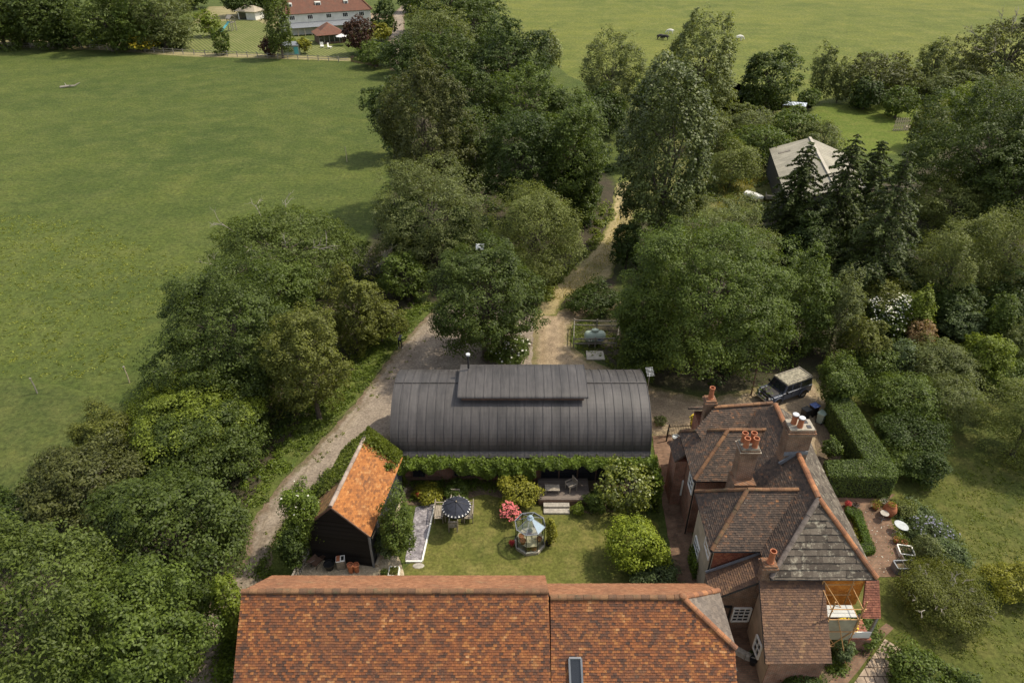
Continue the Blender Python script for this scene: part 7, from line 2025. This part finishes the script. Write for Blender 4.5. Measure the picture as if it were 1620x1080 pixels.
M.slab([q[0], q[1], t1, t0], .1); M.slab([q[1], q[2], t1], .1); M.slab([q[2], q[3], t0, t1], .1); M.slab([q[3], q[0], t0], .1); M.build('roof', plain('straw_coloured_roof', (.34, .29, .21), .9, .2, 1), hu2, False)
M = MB(); M.box((-1.5, -2.27, 1.1), (2.6, .06, 2.0)); M.build('opening', GLASS, hu2, False)
q = ap(362, 50); sl2 = thing('slide', 'turquoise slide on a wooden climbing frame', 'slide', q, R(-35))
M = MB(); M.hexa([Vector(v) for v in ((-.45, -2.6, .1), (.45, -2.6, .1), (.45, -2.6, .25), (-.45, -2.6, .25), (-.45, .6, 2.5), (.45, .6, 2.5), (.45, .6, 2.65), (-.45, .6, 2.65))]); M.build('chute', TURQ, sl2, False)
M = MB()
for a in (-.7, .7):
    for b in (.6, 2.2): M.bar((a, b, 0), (a, b, 3.6), .16, .16)
M.box((0, 1.4, 2.3), (1.6, 1.8, .12)); M.slab([(-1, .3, 3.4), (1, .3, 3.4), (1, 1.4, 4.3), (-1, 1.4, 4.3)], .1); M.slab([(-1, 2.5, 3.4), (1, 2.5, 3.4), (1, 1.4, 4.3), (-1, 1.4, 4.3)], .1); M.split('frame', GREYWOOD, sl2, False)
q = ap(155, 71); tr2 = thing('covered_trailer', 'trailer under a bright blue cover by the top left wood', 'trailer', q)
M = MB(); M.hexa([Vector(v) for v in ((-2.2, -1, 1.1), (2.2, -1, 1.1), (2.2, 1, 1.1), (-2.2, 1, 1.1), (-1.9, -.8, 1.9), (1.9, -.8, 1.9), (1.9, .8, 1.9), (-1.9, .8, 1.9))]); M.build('cover', plain('blue_tarpaulin', (.10, .30, .50), .6, .15), tr2, False)
M = MB(); M.box((0, 0, .8), (4.2, 1.9, .6)); M.build('body', BROWNWOOD, tr2, False)
for a in (-1, 1): M = MB(); M.lathe([(.001, -.1), (.4, -.1), (.4, .1), (.001, .1)], (.3, a * 1.05, .4), 12, Matrix.Rotation(R(90), 4, 'X')); M.build('wheel', RUBBER, tr2, False)
q = ap(123, 69); lg = thing('log_pile', 'small grey heap of logs left of the blue covered trailer', 'logs', q); M = MB()
for i in range(7): M.tube([(-1.4 + .1 * (i % 3), -.5 + .3 * (i % 4), .25 + .4 * (i // 4)), (1.3, -.45 + .3 * (i % 4), .25 + .4 * (i // 4))], .22, 7)
M.split('logs', GREYWOOD, lg, False)
# field fence along the far side: posts and rails are one fence
ff = thing('field_fence', 'post and rail fence along the far side of the big field', 'fence', ap(290, 88))
line = [(-120, 74), (0, 75), (130, 77), (200, 80), (290, 86), (360, 89), (440, 93), (520, 97), (552, 99)]
M = MB(); M2 = MB(); cnt = 0
for (a, b) in zip(line, line[1:]):
    A__, B__ = ap(*a), ap(*b); k = max(1, int((B__ - A__).length / 2.6))
    for z in (.55, 1.05): M2.bar(A__ + Vector((0, 0, z)), B__ + Vector((0, 0, z)), .06, .1)
    for i in range(k):
        q = A__.lerp(B__, i / k); P_m = MB(); P_m.bar(q, q + Vector((0, 0, 1.3)), .16, .16)
        if cnt < 95: P_m.build('post', GREYWOOD, ff)
        cnt += 1
M2.split('rail', GREYWOOD, ff)
pf_ = thing('picket_fence', 'short brown paling fence at the field corner below the copper tree', 'fence', ap(570, 100))
a, b = ap(556, 98), ap(598, 106); M = MB()
for i in range(24): q = a.lerp(b, i / 23); M.bar(q, q + Vector((0, 0, 1.2 + .15 * (i % 3))), .22, .06)
M.split('pales', BROWNWOOD, pf_); M = MB(); M.bar(a + Vector((0, .06, .8)), b + Vector((0, .06, .8)), .06, .1); M.split('rail', BROWNWOOD, pf_)
# lone stakes in the big field
for (x, y, h, lab) in ((59, 622, 1.5, 'lone thin stake in the big field near the left edge'), (205, 605, 1.6, 'pale stake at the field edge beside the yellow green tree'), (549, 256, 2.2, 'pale post standing in the big field near the wood')):
    q = ap(x, y); r_ = thing('stake', lab, 'stake', q); M = MB(); M.tube([(0, 0, 0), (.04, 0, h * .5), (.0, 0, h)], [.06, .05, .04], 6); M.split('post', PALEWOOD if y < 300 or x > 100 else GREYWOOD, r_, False); M = MB(); M.box((0, 0, h + .04), (.13, .13, .08)); M.build('cap', GREYWOOD, r_, False)
fl_ = ap(110, 139); dl = thing('fallen_branch', 'pale fallen branch lying in the big field', 'branch', fl_); M = MB()
M.tube([(-1.8, -.2, .15), (-.4, .1, .3), (1.0, .3, .35), (2.1, .8, .9)], [.26, .22, .16, .05], 6); M.tube([(0, .1, .3), (.8, -.5, .7)], [.12, .04], 5); M.tube([(-.6, .1, .3), (-1.2, .8, .8)], [.1, .03], 5); M.build('branch', DEADWOOD, dl, False)

# animals in the far meadow
def grazer(name, label, q, rz, mat, sc_, group=None):
    root = thing(name, label, 'sheep' if name == 'sheep' else 'cow', q, rz, group)
    J = [(-.55,0,.95),(-.1,0,.92),(.4,0,.98),(.72,0,.85),(.98,0,.45),(1.2,0,.22), (-.5,.17,.6),(-.58,.17,.35),(-.52,.17,.02),(-.5,-.17,.6),(-.58,-.17,.35),(-.52,-.17,.02),(.42,.16,.55),(.42,.16,.28),(.42,.16,.02),(.42,-.16,.55),(.42,-.16,.28),(.42,-.16,.02),(-.8,0,.9),(-.86,0,.5)]
    Rr = [.28,.33,.30,.19,.13,.09,.12,.07,.05,.12,.07,.05,.11,.065,.05,.11,.065,.05,.05,.03]
    E = [(0,1),(1,2),(2,3),(3,4),(4,5),(0,6),(6,7),(7,8),(0,9),(9,10),(10,11),(2,12),(12,13),(13,14),(2,15),(15,16),(16,17),(0,18),(18,19)]
    me = bpy.data.meshes.new('body'); me.from_pydata([tuple(k * sc_ for k in p) for p in J], E, [])
    o = bpy.data.objects.new('body', me); C.objects.link(o); m = o.modifiers.new('skin', 'SKIN')
    for v, r_ in zip(me.skin_vertices[0].data, Rr): v.radius = (r_ * sc_, r_ * sc_)
    me.skin_vertices[0].data[0].use_root = True
    s_ = o.modifiers.new('sub', 'SUBSURF'); s_.levels = 1; s_.render_levels = 1
    nm = bpy.data.meshes.new_from_object(o.evaluated_get(bpy.context.evaluated_depsgraph_get())); bpy.data.objects.remove(o)
    nm.materials.clear(); nm.materials.append(mat); ob = bpy.data.objects.new('body', nm); C.objects.link(ob); ob.parent = root
    M = MB()
    for s2 in (-1, 1): M.blob((1.0 * sc_, s2 * .14 * sc_, .5 * sc_), (.04 * sc_, .1 * sc_, .04 * sc_), 6, 4)
    M.split('ear', mat, root, False)
WOOL = plain('white_wool', (.70, .67, .60), .95, .1); COWB = plain('black_cowhide', (.025, .022, .02), .8, .3)
grazer('sheep', 'white sheep grazing alone in the far meadow', ap(1169, 65), R(10), WOOL, 1.35)
grazer('sheep', 'white animal beside the dark cows left of the silvery poplar', ap(1060, 54), R(170), WOOL, 1.2)
grazer('cow', 'dark cow left of its neighbour beside the silvery poplar', ap(1044, 63), R(15), COWB, 1.3)
grazer('cow', 'dark cow right of its neighbour beside the silvery poplar', ap(1052, 64), R(160), COWB, 1.3)
